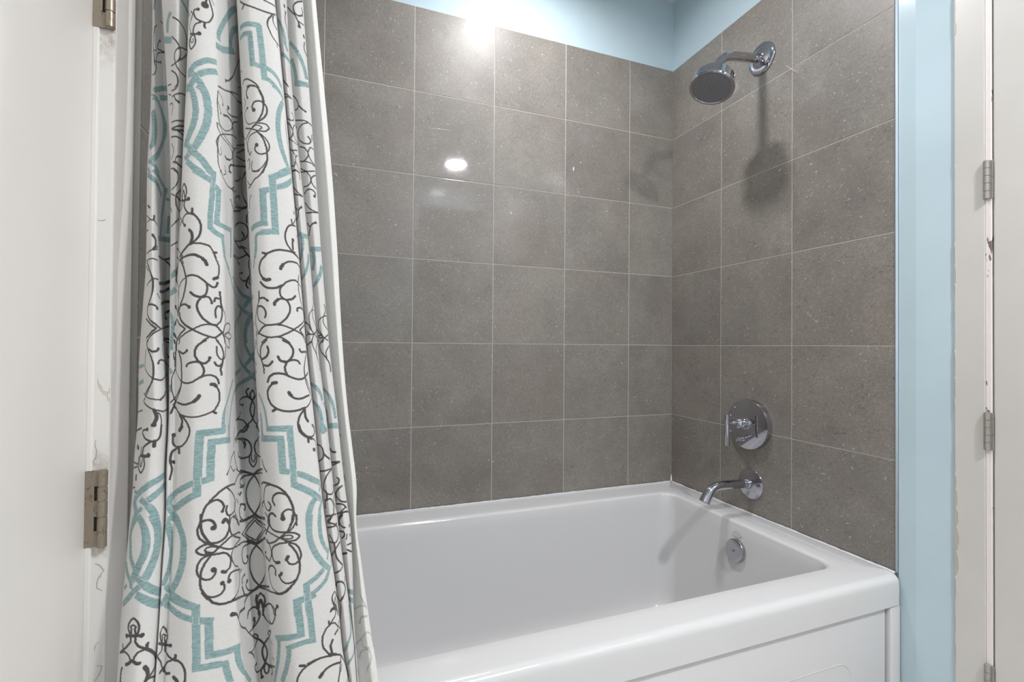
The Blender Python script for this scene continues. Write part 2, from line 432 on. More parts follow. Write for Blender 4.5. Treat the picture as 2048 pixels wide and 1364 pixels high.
# ---------------------------------------------------------------- bathtub
ZR = .509; YF = -.914
tub = thing('bathtub', 'long white acrylic alcove bathtub with a wide flat front rim below the grey tiles', 'bathtub', ((LX)/2, YF/2, 0))
def rrect(x0, x1, y0, y1, r, n=10):
    out = []
    for cx, cy, a0 in ((x1-r, y1-r, 0), (x0+r, y1-r, 90), (x0+r, y0+r, 180), (x1-r, y0+r, 270)):
        for i in range(n): 
            a = R(a0+90*i/(n-1)); out.append((cx+r*math.cos(a), cy+r*math.sin(a)))
    return out
def loops_mesh(bm, loops, close_last=True, close_first=False):
    vs = [[bm.verts.new(p) for p in L] for L in loops]
    n = len(vs[0])
    for k in range(len(vs)-1):
        for i in range(n): bm.faces.new((vs[k][i], vs[k][(i+1) % n], vs[k+1][(i+1) % n], vs[k+1][i]))
    if close_last: bm.faces.new(vs[-1])
    if close_first: bm.faces.new(vs[0][::-1])
bm = bmesh.new(); loops = []
OX0, OX1, OY1 = LX+.0015, -.0025, -.003
def lp(x0, x1, y0, y1, r, z): loops.append([(x, y, z) for x, y in rrect(x0, x1, y0, y1, r)])
rb = .020                                       # rounding of the rim's outer edge
lp(OX0, OX1, YF+.012, OY1, .006, .432)
lp(OX0, OX1, YF, OY1, .012, .432)
lp(OX0, OX1, YF, OY1, .012, .438)
lp(OX0, OX1, YF-.001, OY1, .012, .47)
for a in range(0, 91, 10):
    s = 1-math.cos(R(a)); lp(OX0, OX1-.002*s, YF+rb*s, OY1, .012, ZR-.001-rb+rb*math.sin(R(a)))
# flat rim, then a soft shoulder into the basin
ix0, ix1, iy0, iy1 = LX+.13, -.117, -.815, -.128
lp(ix0-.03, ix1+.03, iy0-.03, iy1+.03, .055, ZR)
lp(ix0-.011, ix1+.011, iy0-.010, iy1+.011, .052, ZR)
for a in (20, 40, 60, 78):
    e = .011*(1-math.sin(R(a))); lp(ix0-e, ix1+e, iy0-e, iy1+e, .05, ZR-.011*(1-math.cos(R(a))))
for t in np.linspace(0, 1, 12)[1:]:
    z = ZR-.011-.37*t; k = t
    lp(ix0+.14*k, ix1-.042*k, iy0+.035*k, iy1-.035*k, .05+.02*k, z)
for a in (20, 40, 60, 80, 90):
    e = .07*(1-math.cos(R(a))); z = ZR-.381-.07*math.sin(R(a))
    lp(ix0+.14+e*1.2, ix1-.042-e, iy0+.035+e, iy1-.035-e, .075, z)
loops_mesh(bm, loops, True, False)
basin = from_bm('basin', bm, MT['acrylic'], tub, angle=50)
# apron: recessed skirt panel with a pressed oval line, and the fixed end stile
bm = bmesh.new()
add_box(bm, OX0, -.050, YF+.010, YF+.024, .02, .4295, .002)
# pressed rounded rectangle on the skirt: a shallow groove built as two beads
def ring_xz(bm, x0, x1, z0, z1, r, y, rad):
    pts = [(x, y, z) for x, z in rrect(x0, x1, z0, z1, r, 8)]; pts.append(pts[0]); pts.append(pts[1])
    add_tube(bm, pts, rad, 8, False)
from_bm('apron_panel', bm, MT['acrylic2'], tub, angle=50)
bm = bmesh.new(); ring_xz(bm, -1.50, -.180, .06, .318, .045, YF+.0098, .0014)
from_bm('pressed_outline', bm, MT['acrylic2'], bpy.data.objects['apron_panel'], True)
bm = bmesh.new(); add_box(bm, -.040, OX1, YF+.002, YF+.03, 0, .4295, .003); from_bm('end_stile', bm, MT['acrylic'], tub, angle=50)
bx('apron_shadow_gap', OX0+.01, -.012, YF+.026, YF+.04, .005, .431, MT['dark'], tub)
# overflow: round cover with a screw, set in the end wall of the basin
tilt = math.atan2(.042, .37)
ox = lambda z: ix1 - .042*(ZR-.011-z)/.37
ovz, ovy = .419, -.490
na = Vector((-math.cos(tilt), 0, math.sin(tilt)))
o0 = Vector((ox(ovz), ovy, ovz))
bm = bmesh.new()
add_lathe(bm, o0-na*.002, na, [(0, .0365), (.004, .0375), (.013, .0375), (.0155, .0363), (.0165, .034), (.0168, 0)], 48, cap1=False)
ov = from_bm('overflow_cover', bm, MT['chrome_soft'], tub, angle=35)
bm = bmesh.new(); add_lathe(bm, o0+na*.0150+Vector((0,0,0)), na, [(0, .0042), (.0026, .0038), (.003, .0028), (.0022, .0026), (.0022, 0)], 20, cap1=False)
from_bm('cover_screw', bm, MT['rubber'], ov, angle=35)
o1 = Vector((ox(.471), -.487, .471))+na*.0012
bm = bmesh.new()
a_, b_, d_ = Vector((0,1,0)), na.cross(Vector((0,1,0))), na
ring = [o1+na*.0006+a_*math.cos(2*PI*i/32)*.0165+b_*math.sin(2*PI*i/32)*.0085 for i in range(33)]
add_tube(bm, ring+[ring[1]], .0008, 8, False)
r0 = [bm.verts.new(o1+na*.0008+a_*math.cos(2*PI*i/32)*.0162+b_*math.sin(2*PI*i/32)*.0082) for i in range(32)]; bm.faces.new(r0)
from_bm('oval_sticker', bm, simple('oval_label', '#c6c6be', .3), tub)
# caulk line round the top of the tub, a bit uneven
def caulk(pts, rad, name):
    bm = bmesh.new(); P = []
    for (x0, y0, z0), (x1, y1, z1) in zip(pts[:-1], pts[1:]):
        L = math.dist((x0,y0,z0), (x1,y1,z1)); n = max(2, int(L/.012))
        for i in range(n): P.append((x0+(x1-x0)*i/n, y0+(y1-y0)*i/n, z0+(z1-z0)*i/n))
    P.append(pts[-1])
    add_tube(bm, P, [rad*(.8+.45*random.random()) for _ in P], 8)
    return from_bm(name, bm, MT['caulk'], tub, True)
caulk([(LX+.005, -.006, ZR), (-.006, -.006, ZR), (-.006, -.9, ZR)], .0040, 'caulk_bead')
bm = bmesh.new(); add_tube(bm, [(-.008, -.008, ZR), (-.005, -.005, ZR+.012), (-.003, -.003, ZR+.03)], [.007, .004, .001], 10)
from_bm('caulk_corner', bm, MT['caulk'], tub, True)

# ---------------------------------------------------------------- shower head, valve, spout (all on the right wall)
X = (-1, 0, 0)
sh = thing('overhead_shower', 'round chrome shower head on a bent arm with a wide round wall flange', 'shower head', (0, -.474, 2.121))
bm = bmesh.new()
add_lathe(bm, (0, -.474, 2.121), X, [(0, .0520), (.0035, .0535), (.006, .0525), (.0085, .049), (.0085, .0375), (.0085, .034), (.012, .030), (.017, .022), (.021, .0145)], 64)
from_bm('flange', bm, MT['chrome'], sh, angle=40)
bm = bmesh.new()
arm = smooth_path([(0, -.474, 2.121), (-.06, -.474, 2.112), (-.125, -.474, 2.102), (-.162, -.474, 2.092), (-.189, -.474, 2.071), (-.206, -.474, 2.040)], 8)
add_tube(bm, arm, .0150, 28); from_bm('arm', bm, MT['chrome'], sh, angle=50)
hd = Vector((-.34, -.11, -.93)).normalized()         # spray direction
nb = Vector((-.206, -.474, 2.042))
bm = bmesh.new()
add_lathe(bm, nb-hd*.004, hd, [(0, .0150), (.002, .0165), (.012, .0165), (.014, .0148), (.018, .0148), (.020, .011), (.026, .010), (.032, .012), (.044, .012)], 32)
from_bm('swivel_collar', bm, MT['chrome'], sh, angle=40)
hc = nb+hd*.038
bm = bmesh.new()
add_lathe(bm, hc, hd, [(0, .010), (.001, .040), (.003, .0640), (.006, .0660), (.030, .0675), (.036, .0710), (.041, .0722), (.045, .0705), (.0455, .066), (.044, .0630)], 72)
from_bm('head_body', bm, MT['chrome'], sh, angle=32)
bm = bmesh.new()
add_lathe(bm, hc+hd*.0435, hd, [(0, .0625), (.0012, .0618), (.0020, .040), (.0022, .0125), (.0012, .0118), (.0012, 0)], 64, cap1=False)
fc = from_bm('spray_face', bm, MT['rubber'], sh, angle=30)
bm = bmesh.new(); fa, fb, _ = frame(hd)
for r_, n_ in ((.0185, 8), (.0255, 12), (.032, 16), (.0385, 20), (.045, 24), (.0515, 28)):
    for i in range(n_):
        a = 2*PI*(i+.5*(n_ % 3))/n_
        add_lathe(bm, hc+hd*.0448+(fa*math.cos(a)+fb*math.sin(a))*r_, hd, [(0, .0013), (.0014, .0009)], 6)
nz = from_bm('spray_nozzles', bm, MT['nozzle'], fc); nz['kind'] = 'stuff'

sv = thing('shower_valve', 'round chrome mixer plate with a thin upright lever and small diverter knob', 'shower valve', (0, -.430, .828))
vc = Vector((0, -.430, .828))
bm = bmesh.new()
add_lathe(bm, vc, X, [(0, .0885), (.0190, .0885), (.0215, .0877), (.0225, .0855), (.0225, 0)], 96, cap1=False)
pl = from_bm('escutcheon_plate', bm, MT['chrome'], sv, angle=25)
for dy, dz in ((.052, .055), (.072, .022), (.072, -.036)):
    bm = bmesh.new(); add_lathe(bm, vc+Vector((-.0222, dy, dz)), X, [(0, .0036), (.0010, .0036), (.0014, .002)], 14)
    from_bm('plate_mark', bm, MT['nozzle'], pl)
hv = vc+Vector((-.020, .004, .004))
bm = bmesh.new()
add_lathe(bm, hv, X, [(0, .0215), (.004, .0215), (.006, .0185), (.010, .0178), (.036, .0175), (.040, .0155), (.042, .0125), (.054, .0120), (.062, .0095), (.078, .0068), (.088, .0064)], 40)
from_bm('hub', bm, MT['chrome'], sv, angle=30)
bm = bmesh.new()
hx = hv+Vector((-.086, 0, 0))
add_lathe(bm, hx+Vector((0, .002, .034)), (0, -.02, -1), [(0, .0066), (.001, .0076), (.108, .0076), (.109, .0068)], 24)
from_bm('lever_handle', bm, MT['chrome'], sv, angle=40)
bm = bmesh.new()
dv = vc+Vector((-.0222, .012, -.052))
add_lathe(bm, dv, X, [(0, .0095), (.003, .0095), (.004, .0060), (.014, .0058), (.015, .0078), (.020, .0078), (.021, .0055), (.027, .0053), (.028, .0068), (.034, .0068), (.035, .005)], 28)
from_bm('diverter_knob', bm, MT['chrome'], sv, angle=30)

sp = thing('tub_spout', 'slim chrome tub spout bent downward from a round wall flange over the tub', 'tub spout', (0, -.431, .615))
bm = bmesh.new()
add_lathe(bm, (0, -.431, .615), X, [(0, .0525), (.002, .0535), (.0045, .0525), (.006, .049), (.010, .030), (.014, .018)], 72)
from_bm('flange', bm, MT['chrome'], sp, angle=40)
bm = bmesh.new()
path = smooth_path([(0, -.431, .617), (-.05, -.431, .619), (-.12, -.431, .621), (-.160, -.431, .619), (-.183, -.431, .608), (-.198, -.431, .590), (-.209, -.431, .571)], 8)
rad = [.0155 + .0035*max(0, (i/len(path)-.6)/.4) for i in range(len(path))]
add_tube(bm, path, rad, 32)
st_ = from_bm('spout_pipe', bm, MT['chrome'], sp, angle=50)
bm = bmesh.new(); dd = (Vector(path[-1])-Vector(path[-2])).normalized()
add_lathe(bm, Vector(path[-1])-dd*.0015, dd, [(0, .0178), (.0020, .0178), (.0020, .0155), (-.004, .015)], 28, cap1=True)
from_bm('outlet', bm, MT['rubber'], sp, angle=30)
bm = bmesh.new()
add_lathe(bm, (-.012, -.431, .6165), X, [(0, .0185), (.010, .0180), (.014, .0150)], 32)
from_bm('collar', bm, MT['chrome'], sp, angle=40)

# ---------------------------------------------------------------- ceiling downlights
def emis(name, col, s):
    m = bpy.data.materials.new(name); m.use_nodes = True; t = m.node_tree; t.nodes.clear()
    e = t.nodes.new('ShaderNodeEmission'); e.inputs[0].default_value = col; e.inputs[1].default_value = s
    o = t.nodes.new('ShaderNodeOutputMaterial'); t.links.new(e.outputs[0], o.inputs[0]); return m
def downlight(x, y, r, strength, label, col):
    t = thing('ceiling_light', label, 'ceiling light', (x, y, CEIL), 'round downlights in the ceiling')
    bm = bmesh.new(); add_lathe(bm, (x, y, CEIL), (0, 0, -1), [(0, r+.022), (.006, r+.021), (.014, r+.010), (.0155, r+.004), (.014, r+.0015), (.004, r+.001)], 48, True, False)
    from_bm('trim_ring', bm, MT['ceiling'], t, True)
    bm = bmesh.new(); add_lathe(bm, (x, y, CEIL-.0045), (0, 0, -1), [(0, r), (.0012, r*.98), (.0016, 0)], 48, False, False)
    from_bm('diffuser', bm, emis('lamp_glow', col, strength), t, True)
downlight(-.768, -.468, .062, SHOWER_LAMP, 'round recessed downlight in the ceiling right above the bathtub', (1, .99, 1.015, 1))
downlight(-.461, -2.205, .078, ROOM_LAMP, 'round downlight in the ceiling just inside the doorway behind the viewer', (1, .99, 1.02, 1))

# ---------------------------------------------------------------- shower curtain
# The cloth is one sheet hung in folds: RIBS are vertical lines down the cloth (plan x, y at each
# height), the printed pattern is kept in cloth coordinates (position between ribs, height).
def hermite(z, zk, vk):
    """smooth interpolation down the cloth; zk descending, vk (levels, ribs, 2)"""
    zk = -np.asarray(zk, float); z = -np.asarray(z, float); vk = np.asarray(vk, float)
    h = np.diff(zk); d = np.diff(vk, axis=0)/h[:, None, None]
    m = np.zeros_like(vk); m[1:-1] = (d[:-1]*h[1:, None, None]+d[1:]*h[:-1, None, None])/(h[:-1]+h[1:])[:, None, None]
    m[0] = d[0]; m[-1] = d[-1]
    i = np.clip(np.searchsorted(zk, z, side='right')-1, 0, len(h)-1)
    t = ((z-zk[i])/h[i])[:, None, None]; hh = h[i][:, None, None]
    return ((2*t**3-3*t**2+1)*vk[i]+(t**3-2*t**2+t)*hh*m[i]+(-2*t**3+3*t**2)*vk[i+1]+(t**3-t**2)*hh*m[i+1])
def cloth_grid(zk, ribs, zs, spans):
    """cross sections through the ribs, Catmull-Rom along the cloth; returns X, Y arrays (rows, cols)"""
    P = hermite(zs, zk, ribs)                    # rows, ribs, 2
    P = np.concatenate([2*P[:, :1]-P[:, 1:2], P, 2*P[:, -1:]-P[:, -2:-1]], 1)
    out = []
    for i, n in enumerate(spans):
        t = (np.arange(n)/n)[None, :, None]
        p0, p1, p2, p3 = (P[:, i+k][:, None, :] for k in range(4))
        a0 = .42                                  # slightly slack tangents keep the folds round
        m1 = (p2-p0)*a0; m2 = (p3-p1)*a0
        out.append((2*t**3-3*t**2+1)*p1+(t**3-2*t**2+t)*m1+(-2*t**3+3*t**2)*p2+(t**3-t**2)*m2)
    out.append(P[:, -2][:, None, :])
    G = np.concatenate(out, 1)
    return G[..., 0], G[..., 1]
def cloth_rows(step):
    return np.concatenate([np.linspace(2.622, 1.625, 50)[:-1], np.arange(1.625, .592, -step), np.linspace(.592, .14, 50)[1:]])

RZ = [2.622, 1.615, 1.52, 1.43, 1.34, 1.25, 1.16, 1.08, 1.0, 0.94, 0.88, 0.82, 0.76, 0.7, 0.65, 0.6, 0.14]
RIBS = np.array([[[-1.6440,-0.9284],[-1.6419,-0.9404],[-1.6385,-0.9464],[-1.6384,-0.9410],[-1.6372,-0.9350],[-1.6314,-0.9428],[-1.6291,-0.9584],[-1.6091,-0.9752],[-1.5997,-0.9632],[-1.5944,-0.9836],[-1.5847,-0.9896],[-1.5736,-0.9860],[-1.5674,-0.9680],[-1.5621,-0.9518],[-1.5670,-0.9170],[-1.5663,-0.9158],[-1.5592,-0.9698],[-1.5473,-0.9848],[-1.5332,-0.9836],[-1.5259,-0.9776],[-1.5237,-0.9680],[-1.5257,-0.9560],[-1.5184,-0.9662],[-1.5124,-0.9584],[-1.5145,-0.9476],[-1.5044,-0.9560],[-1.4961,-0.9524],[-1.4970,-0.9476]],
[[-1.6488,-0.9140],[-1.6461,-0.9340],[-1.6415,-0.9440],[-1.6414,-0.9350],[-1.6399,-0.9250],[-1.6321,-0.9380],[-1.6291,-0.9640],[-1.6024,-0.9920],[-1.5898,-0.9720],[-1.5828,-1.0060],[-1.5698,-1.0160],[-1.5550,-1.0100],[-1.5468,-0.9800],[-1.5397,-0.9530],[-1.5462,-0.8950],[-1.5453,-0.8930],[-1.5358,-0.9830],[-1.5199,-1.0080],[-1.5011,-1.0060],[-1.4915,-0.9960],[-1.4885,-0.9800],[-1.4911,-0.9600],[-1.4814,-0.9770],[-1.4734,-0.9640],[-1.4761,-0.9460],[-1.4627,-0.9600],[-1.4517,-0.9540],[-1.4529,-0.9460]],
[[-1.6476,-0.9140],[-1.6458,-0.9340],[-1.6399,-0.9440],[-1.6384,-0.9350],[-1.6352,-0.9250],[-1.6259,-0.9380],[-1.6228,-0.9640],[-1.6004,-0.9920],[-1.5913,-0.9720],[-1.5843,-1.0060],[-1.5697,-1.0160],[-1.5524,-1.0100],[-1.5446,-0.9800],[-1.5378,-0.9530],[-1.5429,-0.8950],[-1.5401,-0.8930],[-1.5301,-0.9830],[-1.5132,-1.0080],[-1.4927,-1.0060],[-1.4822,-0.9960],[-1.4789,-0.9800],[-1.4816,-0.9600],[-1.4735,-0.9770],[-1.4675,-0.9640],[-1.4703,-0.9460],[-1.4562,-0.9600],[-1.4445,-0.9540],[-1.4457,-0.9460]],
[[-1.6477,-0.9168],[-1.6455,-0.9370],[-1.6380,-0.9472],[-1.6351,-0.9384],[-1.6316,-0.9250],[-1.6207,-0.9380],[-1.6171,-0.9650],[-1.5987,-0.9920],[-1.5929,-0.9728],[-1.5857,-1.0060],[-1.5696,-1.0160],[-1.5499,-1.0100],[-1.5428,-0.9809],[-1.5370,-0.9552],[-1.5410,-0.8950],[-1.5354,-0.8930],[-1.5246,-0.9830],[-1.5067,-1.0080],[-1.4848,-1.0060],[-1.4735,-0.9960],[-1.4700,-0.9800],[-1.4727,-0.9600],[-1.4651,-0.9770],[-1.4594,-0.9640],[-1.4617,-0.9460],[-1.4483,-0.9600],[-1.4372,-0.9540],[-1.4384,-0.9460]],
[[-1.6491,-0.9234],[-1.6453,-0.9462],[-1.6354,-0.9582],[-1.6311,-0.9482],[-1.6293,-0.9250],[-1.6170,-0.9380],[-1.6120,-0.9696],[-1.5986,-0.9920],[-1.5953,-0.9761],[-1.5882,-1.0055],[-1.5703,-1.0160],[-1.5470,-1.0100],[-1.5414,-0.9841],[-1.5371,-0.9601],[-1.5396,-0.8950],[-1.5309,-0.8930],[-1.5188,-0.9830],[-1.5001,-1.0080],[-1.4769,-1.0060],[-1.4650,-0.9960],[-1.4612,-0.9800],[-1.4639,-0.9600],[-1.4557,-0.9770],[-1.4492,-0.9640],[-1.4515,-0.9460],[-1.4395,-0.9600],[-1.4298,-0.9540],[-1.4310,-0.9460]],
[[-1.6470,-0.9336],[-1.6403,-0.9606],[-1.6299,-0.9752],[-1.6263,-0.9636],[-1.6286,-0.9250],[-1.6160,-0.9380],[-1.6089,-0.9766],[-1.5996,-0.9920],[-1.5964,-0.9859],[-1.5895,-1.0042],[-1.5707,-1.0160],[-1.5436,-1.0100],[-1.5395,-0.9890],[-1.5367,-0.9676],[-1.5384,-0.8950],[-1.5268,-0.8930],[-1.5139,-0.9830],[-1.4942,-1.0080],[-1.4695,-1.0060],[-1.4568,-0.9960],[-1.4526,-0.9800],[-1.4554,-0.9600],[-1.4466,-0.9770],[-1.4393,-0.9640],[-1.4417,-0.9460],[-1.4310,-0.9600],[-1.4227,-0.9540],[-1.4239,-0.9460]],
[[-1.6492,-0.9405],[-1.6369,-0.9708],[-1.6242,-0.9878],[-1.6195,-0.9745],[-1.6264,-0.9250],[-1.6155,-0.9380],[-1.6070,-0.9816],[-1.5999,-0.9920],[-1.5964,-0.9918],[-1.5896,-1.0033],[-1.5704,-1.0160],[-1.5411,-1.0100],[-1.5378,-0.9923],[-1.5359,-0.9725],[-1.5364,-0.8950],[-1.5226,-0.8930],[-1.5089,-0.9830],[-1.4885,-1.0080],[-1.4628,-1.0060],[-1.4495,-0.9960],[-1.4452,-0.9800],[-1.4480,-0.9600],[-1.4387,-0.9770],[-1.4309,-0.9640],[-1.4333,-0.9460],[-1.4229,-0.9600],[-1.4149,-0.9540],[-1.4161,-0.9460]],
[[-1.6514,-0.9452],[-1.6354,-0.9772],[-1.6200,-0.9952],[-1.6130,-0.9812],[-1.6235,-0.9267],[-1.6149,-0.9392],[-1.6057,-0.9852],[-1.5994,-0.9929],[-1.5956,-0.9946],[-1.5888,-1.0035],[-1.5695,-1.0164],[-1.5394,-1.0101],[-1.5364,-0.9940],[-1.5348,-0.9750],[-1.5340,-0.8979],[-1.5183,-0.8960],[-1.5043,-0.9830],[-1.4831,-1.0080],[-1.4563,-1.0060],[-1.4425,-0.9960],[-1.4380,-0.9800],[-1.4408,-0.9600],[-1.4310,-0.9770],[-1.4228,-0.9640],[-1.4252,-0.9460],[-1.4150,-0.9600],[-1.4070,-0.9540],[-1.4082,-0.9460]],
[[-1.6506,-0.9493],[-1.6353,-0.9815],[-1.6171,-0.9996],[-1.6074,-0.9855],[-1.6195,-0.9327],[-1.6135,-0.9432],[-1.6042,-0.9895],[-1.5979,-0.9959],[-1.5940,-0.9968],[-1.5873,-1.0052],[-1.5680,-1.0177],[-1.5379,-1.0106],[-1.5350,-0.9940],[-1.5334,-0.9750],[-1.5301,-0.9077],[-1.5130,-0.9061],[-1.4992,-0.9830],[-1.4769,-1.0080],[-1.4483,-1.0060],[-1.4335,-0.9960],[-1.4286,-0.9800],[-1.4314,-0.9600],[-1.4214,-0.9770],[-1.4128,-0.9640],[-1.4152,-0.9460],[-1.4051,-0.9600],[-1.3973,-0.9540],[-1.3985,-0.9460]],
[[-1.6525,-0.9545],[-1.6389,-0.9872],[-1.6191,-1.0054],[-1.6075,-0.9910],[-1.6178,-0.9427],[-1.6135,-0.9481],[-1.6042,-0.9951],[-1.5982,-0.9998],[-1.5943,-0.9996],[-1.5879,-1.0075],[-1.5669,-1.0194],[-1.5343,-1.0111],[-1.5313,-0.9940],[-1.5297,-0.9750],[-1.5239,-0.9310],[-1.5072,-0.9295],[-1.4954,-0.9830],[-1.4725,-1.0080],[-1.4430,-1.0060],[-1.4277,-0.9960],[-1.4225,-0.9800],[-1.4253,-0.9600],[-1.4151,-0.9770],[-1.4062,-0.9640],[-1.4085,-0.9460],[-1.3986,-0.9600],[-1.3908,-0.9540],[-1.3920,-0.9460]],
[[-1.6517,-0.9601],[-1.6421,-0.9930],[-1.6193,-1.0114],[-1.6052,-0.9967],[-1.6158,-0.9505],[-1.6123,-0.9536],[-1.6025,-1.0008],[-1.5970,-1.0038],[-1.5936,-1.0024],[-1.5873,-1.0098],[-1.5652,-1.0211],[-1.5311,-1.0116],[-1.5281,-0.9940],[-1.5262,-0.9750],[-1.5182,-0.9480],[-1.5020,-0.9480],[-1.4919,-0.9830],[-1.4681,-1.0080],[-1.4373,-1.0060],[-1.4213,-0.9960],[-1.4161,-0.9800],[-1.4190,-0.9600],[-1.4086,-0.9770],[-1.3997,-0.9640],[-1.4021,-0.9460],[-1.3919,-0.9600],[-1.3840,-0.9540],[-1.3852,-0.9460]],
[[-1.6515,-0.9671],[-1.6436,-1.0007],[-1.6202,-1.0193],[-1.6053,-1.0042],[-1.6154,-0.9570],[-1.6122,-0.9601],[-1.6031,-1.0084],[-1.5983,-1.0090],[-1.5952,-1.0060],[-1.5892,-1.0127],[-1.5649,-1.0233],[-1.5274,-1.0123],[-1.5247,-0.9940],[-1.5229,-0.9750],[-1.5149,-0.9480],[-1.4986,-0.9480],[-1.4883,-0.9830],[-1.4631,-1.0080],[-1.4302,-1.0060],[-1.4134,-0.9960],[-1.4081,-0.9800],[-1.4113,-0.9600],[-1.4008,-0.9770],[-1.3922,-0.9640],[-1.3948,-0.9460],[-1.3841,-0.9600],[-1.3757,-0.9540],[-1.3768,-0.9460]],
[[-1.6526,-0.9746],[-1.6452,-1.0084],[-1.6209,-1.0269],[-1.6053,-1.0118],[-1.6161,-0.9642],[-1.6130,-0.9674],[-1.6033,-1.0160],[-1.5991,-1.0143],[-1.5964,-1.0097],[-1.5906,-1.0157],[-1.5641,-1.0255],[-1.5233,-1.0130],[-1.5205,-0.9940],[-1.5187,-0.9750],[-1.5110,-0.9480],[-1.4947,-0.9480],[-1.4843,-0.9830],[-1.4577,-1.0080],[-1.4226,-1.0060],[-1.4043,-0.9960],[-1.3981,-0.9800],[-1.4013,-0.9600],[-1.3916,-0.9770],[-1.3838,-0.9640],[-1.3863,-0.9460],[-1.3779,-0.9600],[-1.3717,-0.9540],[-1.3727,-0.9460]],
[[-1.6530,-0.9809],[-1.6449,-1.0159],[-1.6210,-1.0350],[-1.6060,-1.0189],[-1.6167,-0.9703],[-1.6138,-0.9734],[-1.6040,-1.0232],[-1.6003,-1.0191],[-1.5978,-1.0130],[-1.5922,-1.0183],[-1.5624,-1.0275],[-1.5173,-1.0136],[-1.5151,-0.9940],[-1.5135,-0.9750],[-1.5063,-0.9480],[-1.4905,-0.9480],[-1.4801,-0.9830],[-1.4527,-1.0080],[-1.4164,-1.0060],[-1.3972,-0.9960],[-1.3906,-0.9800],[-1.3934,-0.9600],[-1.3836,-0.9770],[-1.3755,-0.9640],[-1.3780,-0.9460],[-1.3726,-0.9600],[-1.3694,-0.9540],[-1.3703,-0.9460]],
[[-1.6523,-0.9890],[-1.6441,-1.0244],[-1.6205,-1.0436],[-1.6061,-1.0273],[-1.6171,-0.9777],[-1.6142,-0.9809],[-1.6042,-1.0317],[-1.6010,-1.0248],[-1.5988,-1.0170],[-1.5934,-1.0215],[-1.5610,-1.0298],[-1.5118,-1.0143],[-1.5099,-0.9940],[-1.5086,-0.9750],[-1.5019,-0.9480],[-1.4866,-0.9480],[-1.4758,-0.9830],[-1.4474,-1.0080],[-1.4104,-1.0060],[-1.3914,-0.9960],[-1.3854,-0.9800],[-1.3881,-0.9600],[-1.3781,-0.9770],[-1.3694,-0.9640],[-1.3718,-0.9460],[-1.3680,-0.9600],[-1.3666,-0.9540],[-1.3677,-0.9460]],
[[-1.6517,-0.9971],[-1.6433,-1.0329],[-1.6201,-1.0523],[-1.6062,-1.0356],[-1.6174,-0.9855],[-1.6145,-0.9887],[-1.6043,-1.0401],[-1.6017,-1.0305],[-1.5999,-1.0209],[-1.5947,-1.0246],[-1.5595,-1.0321],[-1.5064,-1.0150],[-1.5046,-0.9940],[-1.5032,-0.9750],[-1.4967,-0.9480],[-1.4814,-0.9480],[-1.4708,-0.9830],[-1.4412,-1.0080],[-1.4025,-1.0060],[-1.3827,-0.9960],[-1.3765,-0.9800],[-1.3800,-0.9600],[-1.3716,-0.9770],[-1.3652,-0.9640],[-1.3671,-0.9460],[-1.3639,-0.9600],[-1.3626,-0.9540],[-1.3638,-0.9460]],
[[-1.6497,-0.9993],[-1.6407,-1.0387],[-1.6188,-1.0600],[-1.6067,-1.0417],[-1.6185,-0.9865],[-1.6157,-0.9901],[-1.6047,-1.0466],[-1.6039,-1.0360],[-1.6032,-1.0255],[-1.5987,-1.0296],[-1.5549,-1.0378],[-1.4888,-1.0190],[-1.4876,-0.9959],[-1.4867,-0.9750],[-1.4813,-0.9453],[-1.4670,-0.9453],[-1.4558,-0.9838],[-1.4228,-1.0113],[-1.3804,-1.0091],[-1.3595,-0.9981],[-1.3538,-0.9805],[-1.3585,-0.9585],[-1.3524,-0.9772],[-1.3488,-0.9629],[-1.3496,-0.9431],[-1.3499,-0.9585],[-1.3518,-0.9519],[-1.3534,-0.9431]]])
